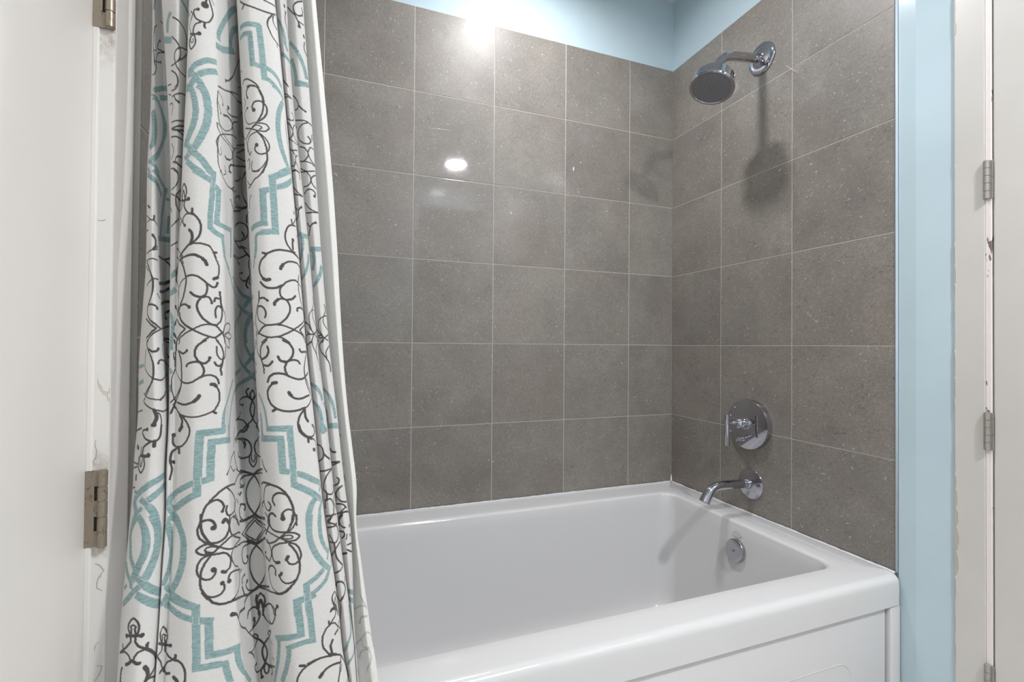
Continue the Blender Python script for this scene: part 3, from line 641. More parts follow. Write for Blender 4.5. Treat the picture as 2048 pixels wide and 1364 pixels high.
LINER = np.array([[[-1.4726,-0.9404],[-1.4639,-0.9464],[-1.4594,-0.9530],[-1.4550,-0.9470],[-1.4564,-0.9392]],
[[-1.4563,-0.9340],[-1.4447,-0.9440],[-1.4387,-0.9550],[-1.4328,-0.9450],[-1.4347,-0.9320]],
[[-1.4490,-0.9340],[-1.4365,-0.9440],[-1.4297,-0.9550],[-1.4231,-0.9450],[-1.4250,-0.9320]],
[[-1.4418,-0.9340],[-1.4286,-0.9440],[-1.4212,-0.9550],[-1.4140,-0.9450],[-1.4160,-0.9320]],
[[-1.4344,-0.9340],[-1.4208,-0.9440],[-1.4132,-0.9550],[-1.4058,-0.9450],[-1.4079,-0.9320]],
[[-1.4273,-0.9340],[-1.4139,-0.9440],[-1.4064,-0.9550],[-1.3992,-0.9450],[-1.4012,-0.9320]],
[[-1.4194,-0.9340],[-1.4070,-0.9440],[-1.4002,-0.9550],[-1.3937,-0.9450],[-1.3958,-0.9320]],
[[-1.4116,-0.9340],[-1.4000,-0.9440],[-1.3940,-0.9550],[-1.3882,-0.9450],[-1.3903,-0.9320]],
[[-1.4019,-0.9340],[-1.3912,-0.9440],[-1.3859,-0.9550],[-1.3809,-0.9450],[-1.3830,-0.9320]],
[[-1.3954,-0.9340],[-1.3843,-0.9440],[-1.3787,-0.9550],[-1.3734,-0.9450],[-1.3757,-0.9320]],
[[-1.3887,-0.9340],[-1.3776,-0.9440],[-1.3721,-0.9550],[-1.3666,-0.9450],[-1.3684,-0.9320]],
[[-1.3802,-0.9340],[-1.3720,-0.9440],[-1.3690,-0.9550],[-1.3660,-0.9450],[-1.3678,-0.9320]],
[[-1.3760,-0.9340],[-1.3665,-0.9440],[-1.3622,-0.9550],[-1.3582,-0.9450],[-1.3605,-0.9320]],
[[-1.3735,-0.9340],[-1.3618,-0.9440],[-1.3557,-0.9550],[-1.3500,-0.9450],[-1.3523,-0.9320]],
[[-1.3710,-0.9340],[-1.3575,-0.9440],[-1.3499,-0.9550],[-1.3429,-0.9450],[-1.3453,-0.9320]],
[[-1.3672,-0.9340],[-1.3520,-0.9440],[-1.3427,-0.9550],[-1.3347,-0.9450],[-1.3375,-0.9320]],
[[-1.3571,-0.9299],[-1.3363,-0.9409],[-1.3219,-0.9530],[-1.3103,-0.9420],[-1.3138,-0.9277]]])
PRINT = """d153 0 0 551,30945 506,30891 410,30790 410,30763 382,30706 381,30671 367,30639 367,30555 351,30531 351,30404 337,30380 338,30205 353,30165 353,30094 367,30056 368,29986 381,29949 381,29913 392,29876 392,29850 403,29822 403,29801 432,29758 484,29734 496,29713 496,29685 470,29599 443,29552 430,29518 403,29492 358,29474 283,29494
d170 375 0 690,30611 650,30548 615,30479 587,30405 585,30369 570,30324 570,30288
d187 0 0 570,30295 716,30355 752,30366 795,30366 848,30341
d153 0 0 846,30326 793,30331 750,30322 704,30289 669,30259 629,30211 579,30167 552,30114 513,29993 512,29958 499,29905 497,29764 508,29735 508,29700
d170 395 0 687,29996 473,29876 403,29851
d119 0 0 311,30145 367,30147 477,30181 530,30203
d136 0 0 717,31201 777,31187 822,31170
t445 0 0 500,31601 462,31515 403,31403 387,31369 352,31347 334,31319
t741 0 0 1315,30847 1308,30797 1299,30785 1285,30722 1284,30691 1277,30644 1277,30577 1270,30554 1270,30428 1267,30398
t889 0 0 1191,30298 1247,30223 1263,30188 1318,30106
t494 0 0 1458,31172 1470,31177 1488,31133 1497,31128 1517,31093 1530,31060 1547,31040
t494 0 0 1801,30645 1808,30610 1827,30569
d221 0 0 1338,30689 1377,30617 1419,30570 1450,30548 1457,30530 1467,30524 1473,30512 1483,30506 1497,30476 1503,30464 1507,30437 1513,30417 1529,30354 1537,30308 1537,30272 1542,30246 1543,30222 1539,30180 1541,30034 1544,30003
d221 0 0 1800,29648 1802,29621 1789,29607
d221 0 0 1540,29881 1531,29836 1493,29696 1467,29612 1431,29540 1396,29480 1337,29439 1307,29437
d221 0 0 1327,30187 1336,30157 1343,30121 1387,30005 1408,29960 1440,29864 1450,29792 1450,29697 1443,29623 1427,29536
d204 0 0 1361,29455 1348,29600 1350,29670 1357,29730 1364,29759 1384,29801 1402,29820 1416,29844 1477,29934 1507,29967 1521,29977 1541,29999
d204 0 0 1361,29463 1364,29427 1381,29352 1390,29324 1402,29296 1431,29255 1443,29242 1470,29235 1498,29247 1510,29246 1527,29258 1538,29255
d221 0 0 1304,29312 1337,29232 1354,29196 1384,29100 1401,28979 1401,28940 1397,28911 1388,28880 1373,28852 1343,28813
d204 0 0 1234,29013 1266,28983 1290,28970
d255 889 0 2070,30847 2077,30911 2083,30948 2087,30981
d187 0 0 2120,31011 2122,30985 2128,30957 2130,30926 2137,30906 2142,30846 2147,30826 2160,30709 2160,30649 2150,30580 2137,30514 2120,30450 2107,30419 2078,30389 2020,30383 2002,30385
d102 0 0 2150,31042 2152,31021 2167,30986 2180,30943
d272 0 0 2070,30384 2063,30294 2072,30254
d221 0 445 2072,30386 2062,30392 2047,30389 1993,30410 1953,30442 1931,30488 1916,30548 1907,30602 1907,30637 1910,30662 1921,30686 1956,30698 1974,30698
d204 0 0 2013,30362 1973,30338 1943,30314 1923,30266 1917,30242 1906,30152 1907,30099 1918,30045
d289 0 543 1866,30067 1907,30049 1943,30044 1997,30069
d204 0 0 1918,30026 1927,30001 1937,29942 1941,29906 1947,29882 1943,29856 1943,29822 1930,29763 1918,29726 1893,29672 1885,29660 1872,29678 1852,29758 1846,29828 1846,29860 1850,29891 1849,29925 1859,29945 1867,29975 1883,30002 1900,30023
d136 0 0 1871,30006 1872,29973 1868,29941 1869,29855 1887,29829 1907,29840 1910,29864 1908,29930
d153 0 0 1858,30666 1887,30602 1891,30575 1883,30512 1876,30475 1872,30443
d102 0 0 1891,30554 1888,30530 1880,30500 1872,30437 1863,30415 1846,30312 1840,30289 1842,30244 1848,30207 1859,30175 1869,30105 1870,30079
t741 0 0 1877,28952 1872,28979 1871,29012 1867,29047 1867,29072 1877,29120 1900,29162 1920,29204 1933,29222 1958,29264 1973,29276 1987,29294 2020,29327 2047,29359 2092,29414 2112,29429 2163,29443 2180,29454 2197,29458
t790 0 0 1870,28659 1884,28707 1888,28734 1902,28784 1913,28808 1937,28886 1951,28910 1961,28939 1997,29000 2050,29066 2072,29099 2115,29144 2142,29167 2158,29176 2170,29188 2187,29196 2202,29213
t790 0 0 1874,29083 1897,29037 1913,29011 1943,28952 1973,28905 1983,28874 2003,28839 2010,28815 2020,28793 2052,28676
t840 0 0 2243,30122 2244,30159 2240,30182 2241,30251 2250,30337 2259,30381 2271,30468 2327,30769 2336,30825 2350,30885 2359,30934 2396,31086 2471,31356 2499,31452 2550,31590 2581,31666
t840 0 0 2456,30289 2456,30457 2461,30496 2461,30558 2466,30594 2467,30632 2476,30717 2486,30762 2490,30801 2519,30936 2621,31276
t840 0 0 2201,29918 2230,29918 2278,29951 2294,29967 2316,30015 2381,30131 2410,30175 2479,30263 2522,30330
d221 494 0 2354,29244 2426,29360 2478,29502 2506,29600 2527,29705 2543,29811 2567,29912 2587,30014 2603,30076 2633,30223 2654,30353 2697,30579 2705,30642
d119 0 0 2543,29791 2549,29771 2549,29735 2554,29708 2554,29672 2573,29611 2589,29610 2598,29590
d289 0 0 2613,29909 2614,29699
d153 0 0 2230,28870 2271,28896
d170 0 0 2594,30087 2623,30185 2711,30559
d238 0 0 3284,31370 3307,31312 3323,31277 3355,31229 3406,31178 3464,31152 3485,31148 3506,31139 3519,31145 3530,31140 3557,31144 3567,31139 3582,31145 3602,31146 3644,31156 3690,31184 3729,31202 3812,31259 3857,31297 3911,31354
d255 0 0 3340,31231 3335,31207 3327,31187 3322,31163 3313,31138
d204 0 0 3607,31456 3710,31478 3767,31507 3799,31515 3888,31576 3948,31625
d238 0 0 3758,31198 3716,31108 3674,31021 3651,30945 3637,30873 3634,30838 3640,30775 3655,30719 3671,30678 3675,30654 3683,30628 3709,30570 3724,30555 3733,30536 3750,30524 3770,30516 3783,30505 3807,30498 3824,30485 3912,30505 3959,30526
d238 0 0 3797,31212 3794,31181 3773,31136 3766,31061 3775,31007 3787,30983 3803,30969 3819,30949 3855,30930 3876,30932 3914,30945
d170 0 0 3826,30501 3837,30434 3831,30395 3837,30365
t672 0 0 3255,30683 3274,30680 3288,30692 3305,30693 3320,30701 3381,30697 3450,30686 3505,30702 3516,30700 3529,30704
t770 0 0 3512,30715 3513,30689 3509,30653 3514,30628 3512,30594 3515,30569 3513,30534 3517,30478 3518,30418 3517,30389 3520,30305 3516,30269 3520,30245 3522,30185 3519,30124 3524,30100 3525,30040 3522,29979 3525,29952 3522,29890 3526,29825 3522,29795 3527,29765 3522,29700 3527,29677 3525,29642 3528,29616 3525,29554 3527,29521 3526,29488 3528,29462 3526,29400 3528,29368 3527,29339
t642 0 0 3242,30424 3259,30424 3313,30458 3364,30455 3383,30448 3400,30452
t770 0 0 3397,30485 3400,30458 3398,30398 3403,30302 3401,30278 3403,30217 3401,30182 3404,30157 3403,30122 3407,30095 3403,30035 3407,30002 3407,29792 3408,29761 3407,29732 3410,29699 3407,29639 3410,29606
t642 0 0 3380,29630 3400,29619 3442,29611 3480,29595 3495,29593
t593 0 0 3560,29590 3587,29573 3603,29569 3654,29542 3686,29519 3699,29501 3718,29489 3737,29457 3753,29444 3777,29406 3790,29388 3804,29362 3820,29347 3853,29304 3870,29284
t593 0 0 3505,29289 3518,29286 3533,29291 3573,29287 3585,29273 3600,29263 3612,29249 3629,29238 3641,29219 3679,29185 3692,29167 3706,29158
d221 0 0 3240,29187 3251,29204 3258,29235 3268,29251 3300,29253 3333,29231 3423,29108 3440,29078 3457,29025 3464,28993
d255 0 0 3313,29039 3330,29051 3350,29054 3423,29023
d289 0 0 3227,29564 3233,29534
d374 0 0 4507,31887 4507,31852
d187 395 0 4532,31720 4523,31677 4520,31645 4511,31598 4506,31497 4510,31467 4509,31436 4513,31399 4530,31320 4545,31301 4551,31273 4560,31256 4568,31227 4577,31202 4574,31168 4586,31145 4582,31111 4586,31086 4581,31045 4596,31028
t543 0 0 4293,31493 4327,31364 4350,31287 4353,31250 4380,31173 4387,31143 4400,31112 4404,31077 4418,31051 4423,31016 4439,30998 4459,30886 4456,30847 4461,30815 4459,30785 4464,30753 4461,30723 4467,30698 4480,30676 4485,30647 4498,30630 4504,30610 4518,30589
t593 0 0 4303,30491 4339,30429 4379,30383 4420,30361 4468,30343 4498,30342 4513,30331 4539,30337 4570,30327 4589,30308
d255 0 0 4298,29735 4352,29588 4394,29537 4427,29507
d204 0 0 4861,32151 4888,32077 4913,32001 4959,31883 4999,31811 5010,31790 5019,31755 5023,31727 5034,31702 5048,31678 5081,31659 5143,31644 5171,31643
d238 0 0 5184,32358 5143,32327 5109,32287 5082,32265 5004,32165 4980,32139 4968,32107 4961,32081 4961,32045 4968,31967 4986,31893 5007,31863 5054,31831 5074,31838 5100,31859 5121,31884 5153,31910
d136 0 0 5147,32137 5150,32102 5162,32067 5167,32035 5165,32003 5146,31905
d289 0 494 5058,31664 5072,31548 5071,31517
d272 0 0 5150,31322 5153,31287 5166,31259
d170 0 0 5164,31123 5154,31079 5153,31041 5143,30997 5141,30951 5145,30917 5143,30885 5153,30863 5159,30830 5187,30781 5196,30754 5217,30726
t593 0 0 4869,31101 4917,30959 4957,30843 4965,30809 4989,30751 5007,30691 5023,30664 5041,30606 5058,30557 5066,30523 5074,30500 5082,30468 5086,30440 5102,30379 5106,30352 5114,30321 5144,30081 5153,30022
t672 0 0 4886,30591 4892,30519 4900,30484 4905,30413 4912,30370 4925,30190 4924,30161 4931,30045 4930,30017 4933,29978 4931,29943 4937,29872
t642 0 0 4902,29874 4923,29860 4988,29835 5058,29839 5076,29834 5150,29863 5179,29865
t691 0 0 364,29027 407,29039 468,29066 512,29107 658,29215 699,29257 739,29288 782,29311 833,29313 873,29301
t741 0 0 644,28939 716,28999 754,29025 802,29043 839,29041 873,29032
t741 0 0 336,28833 389,28818 510,28820 550,28794 572,28785 593,28767 613,28742 623,28713 663,28652 679,28637 686,28607 700,28562 713,28508 727,28484 733,28460 733,28425 754,28346 753,28309 761,28279 760,28249 767,28218 765,28116 757,28069 756,28010 740,27935 740,27899 703,27701 690,27651 674,27579 660,27529 653,27487 608,27362 542,27217 520,27175 475,27109 418,27055 362,27019
t889 0 0 327,28449 350,28377 360,28339 372,28309 401,28208 415,28181 427,28147 429,28119 450,28061 457,27867 457,27832 449,27799 450,27764 417,27617 391,27549 346,27460 323,27437 309,27413 286,27393
d119 0 0 246,28950 313,28913 366,28899 420,28893
t593 0 0 260,27027 388,26930 471,26884 487,26861 510,26843 539,26802 553,26775 586,26733
t445 0 0 239,26835 279,26753 312,26671
d221 0 0 1295,28782 1315,28772 1351,28768 1368,28776 1388,28827 1392,28853
d204 0 0 1300,28621 1333,28618 1346,28625 1392,28622 1418,28633 1489,28715 1510,28736 1532,28751
d238 0 395 1333,28611 1337,28573 1353,28499 1368,28464 1403,28424 1424,28413
d170 0 0 1237,28771 1262,28724 1280,28681
d170 296 0 1266,28455 1286,28458 1298,28448 1307,28419 1310,28381 1310,28307 1290,28209 1290,28182 1284,28154
d204 0 0 1281,27949 1319,27935 1338,27932 1384,27914 1413,27915 1436,27928 1461,27949 1504,28005 1523,28026
d255 0 0 1279,27782 1323,27763 1369,27760 1399,27764 1427,27776 1502,27860 1528,27895
d306 0 0 1289,27751 1314,27719 1363,27676 1399,27662 1430,27671 1456,27686 1530,27773
d204 0 0 1342,27701 1399,27646 1430,27638 1504,27645 1526,27652
d221 0 0 1263,27566 1338,27517 1396,27482 1420,27473 1493,27489 1515,27501
d187 0 0 1273,27386 1278,27349 1311,27223 1311,27191 1317,27152 1293,27038 1252,26965
d238 395 0 1493,27014 1412,26966 1378,26940 1360,26906 1353,26883 1353,26789
d272 0 0 1299,26857 1380,26813 1424,26777 1453,26768 1503,26773 1533,26777
d221 0 0 1238,26728 1287,26696 1330,26661 1393,26581 1440,26545
t889 0 0 1989,28719 2032,28681 2043,28665 2052,28644 2055,28619 2065,28604 2065,28580 2073,28552 2075,28526 2082,28498 2082,28460 2088,28430 2088,28372 2095,28351 2095,28220 2102,28192 2102,28010 2095,27972 2095,27848 2088,27812 2088,27752 2078,27693 2078,27662 2072,27632 2072,27605 2055,27512 2055,27486 2042,27428 2040,27400 2035,27374 2025,27344 2023,27315 2015,27288 2003,27231 1987,27183 1983,27158 1967,27116 1950,27056 1940,27038 1923,26990 1913,26972 1905,26948
t790 0 0 1803,28726 1878,28652 1893,28622 1920,28514 1923,28481 1930,28448 1933,28418 1941,28383 1957,28232 1957,28208 1960,28178 1960,28143 1967,28112 1967,28022 1963,27986 1960,27865 1957,27830 1950,27806 1940,27686 1933,27656 1927,27602 1913,27551 1906,27493 1900,27470 1897,27441 1890,27416 1877,27336 1870,27311 1867,27285 1860,27260 1854,27205 1847,27182 1839,27131
t593 0 0 1823,28595 1840,28613 1849,28635 1862,28649 1873,28671 1881,28695 1893,28719
t840 0 0 1877,27165 1890,27146 1897,27116 1907,27098 1925,27050 1929,27025 1943,27004 1953,26978 1973,26948 1979,26929 2025,26862 2028,26843 2042,26822 2060,26766 2062,26746 2070,26726 2090,26636 2098,26618 2117,26522 2125,26504
t691 0 0 1847,26810 1880,26875 1900,26924 1905,26948
t741 0 0 1877,26738 1910,26677 1928,26636 1940,26618 1958,26576 1977,26564 2002,26529 2017,26522 2025,26504 2035,26494 2042,26471 2052,26456 2058,26438
d204 0 0 2222,28853 2254,28869 2306,28914 2342,28955 2368,28990 2492,29117 2563,29179 2592,29214 2628,29276
d187 0 0 2401,29041 2419,29042 2441,29056 2456,29054 2477,29067 2508,29067 2540,29055 2564,29035 2587,29042 2603,29041
d136 0 356 2217,28727 2224,28710 2237,28700 2260,28651 2273,28639 2289,28597 2298,28540 2292,28494 2292,28463
d153 0 0 2217,28727 2212,28688 2211,28628 2207,28597 2207,28537 2201,28499 2200,28347 2203,28324 2203,28258 2207,28228 2206,28166 2209,28143 2209,28110 2212,28081 2211,28047 2219,27987 2219,27961 2230,27894 2246,27847 2254,27831 2277,27815 2321,27820 2342,27837 2427,27945 2456,27989 2472,28028 2499,28114 2498,28220 2475,28268 2459,28285 2419,28297 2393,28289 2377,28295 2354,28284
d289 0 0 2469,28261 2459,28278 2442,28286 2430,28303 2400,28311 2370,28293 2322,28232 2304,28216
d221 593 0 2407,28571 2382,28485 2382,28449 2388,28436 2423,28415 2441,28413 2484,28421 2512,28439 2534,28461 2594,28535 2638,28621
d136 0 296 2213,28432 2217,28403 2223,28377 2232,28355 2254,28179
d204 0 0 2499,28079 2498,28185 2509,28233 2525,28283 2543,28320 2581,28381 2641,28489
d170 0 0 2498,28164 2523,28063 2535,28041 2542,28015 2556,27994 2563,27976 2577,27957 2593,27945 2628,27943
d153 0 0 2197,27862 2213,27850 2224,27835 2241,27821 2246,27800 2262,27769 2267,27740 2276,27727 2284,27705 2294,27693 2309,27686 2319,27667 2336,27663 2363,27637 2403,27626 2423,27618 2466,27593 2477,27577 2520,27561 2540,27561 2560,27570 2587,27606 2627,27689 2658,27783
d153 0 0 2190,27856 2190,27823 2193,27800 2193,27773 2197,27743 2210,27695 2219,27669 2239,27632
d187 0 0 2238,27590 2284,27657 2336,27739 2397,27810 2427,27840 2502,27895 2557,27917 2578,27915 2611,27946
d153 0 0 2238,27590 2200,27489 2182,27395 2175,27350 2187,27228 2200,27165
d153 0 0 2230,27575 2247,27574 2260,27564 2274,27562 2288,27554 2334,27551 2358,27554 2397,27542 2417,27542 2437,27530 2460,27494 2480,27477 2486,27455 2498,27431 2511,27386 2526,27321 2513,27243 2490,27188 2453,27134
d306 0 0 2453,27140 2427,27127 2363,27089 2350,27095 2327,27121
d136 0 0 2225,27564 2211,27471 2203,27438 2203,27412 2193,27339 2193,27246 2190,27210 2190,27139 2187,27077 2190,27046 2190,26921 2193,26890 2190,26855 2211,26685 2219,26658 2230,26573
d119 0 0 2200,27151 2203,27114 2201,27081 2210,27054 2234,27042 2248,27081 2253,27135 2241,27221 2237,27251
d204 0 0 2560,27570 2553,27525 2530,27441 2513,27315 2527,27272 2540,27213 2548,27193 2563,27173 2570,27145 2580,27120 2596,27111
d306 0 0 2573,27083 2487,27033 2467,26996 2447,26944 2440,26906 2443,26878 2450,26848 2477,26798
d136 0 0 2307,26845 2312,26817 2323,26803 2350,26695
d170 0 0 2657,29572 2747,29903
d170 0 0 3193,29199 3207,29152 3213,29111 3208,29052 3215,29003 3210,28953
d255 0 0 2630,29091 2670,29197 2717,29339 2774,29485 2837,29557
d187 0 0 2854,29301 2830,29245 2787,29159 2757,29065 2730,28961 2697,28757 2698,28617 2720,28617 2731,28613 2744,28618 2756,28607 2780,28620 2793,28610 2840,28591 2850,28570 2867,28559 2893,28527
d187 0 0 3197,27775 3220,27707
d340 0 0 2681,28376 2683,28307 2693,28300 2693,28262
d221 0 0 2632,27783 2672,27889 2717,28027 2757,28131 2814,28221 2861,28273 2896,28292
d221 0 0 2639,27569 2678,27687 2710,27797 2747,27908 2789,28006 2833,28068 2867,28112 2900,28145
d221 0 0 2627,27444 2657,27501 2721,27643 2748,27695 2789,27757 2829,27783 2891,27788 2918,27780
d255 0 0 2611,27135 2650,27208 2716,27385 2759,27481 2810,27555 2851,27592 2919,27614
d221 336 0 3307,28740 3293,28838 3296,28870 3297,28903 3301,28933 3317,28991 3340,29025 3370,29048 3403,29042 3432,29019 3453,28983 3460,28959 3470,28938 3481,28889 3482,28862 3489,28840 3495,28784 3495,28750 3498,28725 3498,28692 3495,28656 3500,28633 3495,28562 3498,28537 3492,28437 3476,28282 3465,28242 3457,28184 3446,28161 3442,28124 3417,28046
d306 0 0 3468,28922 3478,28874 3478,28848 3495,28778 3495,28750 3498,28725 3498,28692 3502,28660 3498,28598 3502,28566
d238 573 0 3383,28387 3377,28413 3367,28436 3363,28472 3366,28497 3390,28586 3427,28619 3457,28634 3468,28634 3482,28628 3510,28578 3523,28527 3528,28494 3530,28428 3522,28322 3517,28291 3506,28259 3503,28229 3472,28142 3452,28107 3442,28083
d136 0 0 3262,28760 3271,28662 3270,28603 3264,28575 3254,28559 3241,28507
d153 356 0 3297,28469 3284,28452 3267,28415 3256,28399 3244,28346 3257,28187 3271,28098 3300,28027 3330,28023 3363,28040 3380,28043 3400,28040 3417,28046
d204 0 0 3417,28034 3432,28028 3468,28040 3502,28033 3515,28021 3529,27976 3536,27946 3533,27924 3508,27854 3499,27836 3475,27822 3455,27825 3438,27820 3410,27830 3373,27855 3340,27878 3323,27899 3289,27919 3247,27967
d170 0 0 3343,27903 3357,27920 3381,27962 3397,27974 3413,27974 3432,27968 3445,27956 3455,27955 3468,27913 3440,27861
d187 0 0 3417,28034 3390,27993 3374,27976 3360,27953 3310,27831 3290,27783 3273,27735 3243,27677
d238 0 0 3403,27824 3411,27796 3423,27776 3448,27710 3468,27637 3482,27554 3482,27528 3485,27494 3491,27470 3488,27436 3495,27412 3498,27387 3495,27344 3499,27315 3495,27243 3498,27212 3496,27178 3498,27144 3495,27068 3482,26924 3475,26894 3471,26858 3462,26828 3454,26758 3445,26729 3442,26696
d187 0 0 3417,27789 3427,27770 3455,27732 3464,27714 3478,27674 3491,27653 3496,27623 3508,27584 3512,27552 3523,27503 3522,27469 3525,27430 3515,27329 3495,27264
d221 553 0 3390,27440 3367,27379 3360,27345 3367,27290 3377,27260 3403,27212 3420,27198 3448,27195 3478,27229 3494,27242
d170 0 0 3400,27791 3367,27770 3340,27751 3313,27721 3294,27678 3287,27656 3266,27544 3262,27452 3273,27305 3283,27223 3290,27198 3297,27215 3301,27246 3310,27275
d136 0 0 3242,27644 3259,27469 3257,27443 3260,27406 3259,27373 3262,27343 3260,27309
d153 0 0 3246,27077 3273,27107 3280,27055 3277,26949 3271,26918 3266,26861 3260,26838
d153 0 0 3315,27015 3300,26873 3300,26845 3310,26773 3317,26750 3327,26732 3343,26720 3380,26755 3397,26767 3423,26805 3446,26859 3468,26941 3472,26968 3482,27001 3485,27028
t642 0 0 3639,29177 3673,29161 3686,29149 3720,29134 3750,29103 3769,29089 3781,29071 3820,29049 3835,29019 3869,28976 3875,28949
t257 0 0 3806,29302 3812,29279 3863,29230 3870,29209 3889,29190 3904,29140 3914,29122 3942,29041 3964,29025
t741 0 0 3866,28884 3850,28843 3783,28719 3766,28680 3750,28634 3741,28601 3728,28564 3698,28410 3696,28374 3689,28337 3687,28299 3680,28268 3666,28019 3669,27986 3667,27957 3670,27925 3668,27897 3671,27863 3669,27827 3671,27803 3670,27767 3687,27599 3692,27540 3701,27455 3710,27433 3716,27375 3724,27352 3728,27329 3737,27305 3740,27271 3750,27250 3753,27223 3763,27202 3767,27168 3806,27105 3811,27073 3842,27036 3858,27009
t296 0 0 3888,28364 3896,28341 3876,28207 3883,28177 3872,28104 3877,28066 3874,28037 3888,27983 3883,27953 3890,27922 3885,27891 3906,27802 3899,27761 3915,27702 3910,27671 3917,27639 3927,27619 3920,27578 3938,27519 3930,27481 3951,27430 3942,27387 3955,27368 3945,27327 3959,27308 3952,27281 3960,27257 3954,27212 3927,27087 3911,26992
t593 0 0 3635,26781 3714,26877 3799,26963
d170 0 0 4290,29354 4370,29259 4413,29232 4449,29226 4473,29214 4530,29209
d187 0 0 4286,29243 4383,29198 4427,29186 4479,29197 4521,29214
d170 0 0 4304,28625 4376,28535 4430,28521 4474,28539 4510,28577 4533,28618 4538,28658 4527,28721 4498,28761 4475,28771
d204 0 336 4288,28531 4314,28479 4376,28385 4422,28318 4437,28287 4450,28250 4454,28219 4446,28149 4432,28107 4408,28071 4390,28052 4359,28041 4324,28046 4297,28040
d153 0 0 4297,28040 4327,27998 4400,27927 4434,27915 4466,27909 4521,27907 4562,27915
d170 0 0 4862,28554 4855,28601
d170 0 0 4580,28488 4555,28485 4519,28432 4473,28317 4459,28256 4456,28234 4474,28117 4487,28089 4501,28071 4505,28038 4535,28004 4552,27990 4581,27979
d170 0 0 4856,28088 4863,28055
d187 0 0 4287,27773 4318,27704 4340,27680 4374,27662 4418,27659 4454,27672 4497,27701 4541,27725
d170 0 0 4356,27663 4401,27591 4424,27567 4453,27522 4456,27487 4442,27365 4413,27277 4392,27235 4371,27217 4330,27231 4294,27272
d170 0 0 4531,27580 4483,27517 4464,27483 4452,27449 4442,27365 4447,27339 4460,27316 4508,27202 4560,27126 4595,27119
d187 0 0 4293,27115 4400,27098 4465,27089 4494,27077 4525,27075
d255 0 0 4410,29523 4436,29496
d204 0 0 4854,29525 4889,29445 4921,29320 4928,29279 4933,29195 4931,29159 4920,29121 4910,29099 4891,29087 4872,29085
d238 0 356 4933,29195 4944,29159 4975,29094 4996,29060 5021,29034 5066,29005
d204 0 0 4857,28787 4962,28729 5017,28716 5070,28713 5137,28684 5185,28648
d204 0 0 5093,28681 5035,28639 5005,28625 4960,28597 4939,28577 4909,28528 4898,28497 4885,28437 4882,28402 4875,28361 4877,28323 4875,28294 4878,28263 4893,28187 4904,28151 4951,28067 4976,28045 5004,28034 5028,28030 5067,28043 5100,28075 5119,28115 5133,28167
d272 0 0 5132,28145 5123,28199 5099,28237 5079,28257
d204 0 0 4889,27989 4972,27913 4993,27878 5007,27848 5030,27823 5045,27791 5052,27726 5043,27679 5029,27639 4987,27577 4941,27545 4896,27524
d187 0 0 5181,27935 5120,27967 5096,27931 5071,27868 5064,27835 5051,27801 5046,27724 5065,27672 5073,27638 5082,27612 5106,27555 5151,27495 5174,27482 5196,27459
d187 0 0 4862,27561 4945,27521 5030,27490 5058,27491 5101,27479 5123,27467 5161,27432 5189,27419
d187 0 0 4861,27346 4904,27288 4921,27257 4950,27230 4996,27212 5020,27213 5173,27279
d153 0 0 5176,28360 5169,28282 5173,28238 5170,28201
t296 0 0 4903,29799 4920,29788 4940,29767 4988,29747 5016,29749 5062,29760 5088,29776 5133,29792 5210,29811
t691 0 0 234,26643 299,26582 350,26532 403,26486 463,26456 493,26447 537,26411 584,26342 601,26323 609,26291 625,26275 640,26228 653,26205 673,26133
t691 0 0 434,26735 467,26717 526,26693 555,26681 587,26640 596,26617 670,26527 687,26516 700,26494 720,26486 733,26471 753,26460
t889 0 0 773,26473 767,26433 767,26404 760,26365 760,26336 753,26294 753,26258 747,26224 747,26188 742,26156 743,26120 737,26085 737,26049 730,26015 731,25981 727,25940 720,25904 720,25868 714,25827 716,25800 710,25758 710,25722 699,25646 700,25610 693,25575 694,25483 689,25442 690,25386 683,25342 683,25279 677,25244 677,25179 671,25146 670,25052 663,25010 663,24949 657,24914
t770 0 0 608,24875 663,24907 694,24937 743,24969 778,24987 817,24999 871,24987 898,24976
t494 0 0 872,25658 872,25629 868,25595 869,25437 864,25409 864,25280 859,25245 860,25189
t395 0 0 813,26157 848,26138 874,26114
d340 0 0 267,25745 300,25705 323,25669
d204 0 0 221,25478 268,25434 293,25391 324,25353 354,25327 396,25316 479,25323 502,25302 517,25280 540,25254 554,25226
d306 0 0 478,25442 479,25400 471,25355 471,25321
d170 0 0 213,25285 286,25301 332,25331
d255 0 0 217,25067 269,25050
d374 0 0 431,24905 456,24881 478,24853 500,24831 514,24802 521,24769 520,24659 512,24623 497,24584 452,24519
d204 0 0 234,24423 272,24439 296,24454 319,24476 356,24482 379,24494 459,24507 569,24553
d204 0 0 474,24544 503,24572 540,24598 570,24629
d204 0 0 1317,26629 1370,26577 1424,26537 1453,26499 1463,26474 1470,26444 1466,26408 1467,26375 1460,26343 1434,26269 1419,26237 1398,26210 1374,26185 1351,26172 1330,26153 1273,26144 1247,26132
d187 0 0 1229,26048 1366,25922
d221 0 0 1531,26133 1490,26066 1469,26027 1423,25966 1407,25939 1401,25904 1393,25879 1387,25845 1387,25820 1396,25784 1398,25754 1428,25663 1448,25642 1466,25614 1493,25594 1512,25575 1542,25559
d289 0 0 1434,25910 1509,25867 1545,25857
d255 0 0 1223,25660 1252,25604 1273,25527
d204 0 0 1260,25135 1288,25152 1321,25163 1373,25199 1411,25215 1440,25247 1477,25277 1503,25313 1530,25343
d204 0 0 1242,24623 1287,24624 1323,24637 1403,24656 1445,24671 1521,24719
d221 0 0 1822,25742 1810,25805 1790,25876 1788,25935 1796,25966 1796,25997 1813,26083 1834,26161 1843,26171 1851,26156 1860,26127 1877,26048 1880,26020 1880,25988 1883,25964 1883,25928 1873,25849 1871,25815 1864,25790 1857,25735
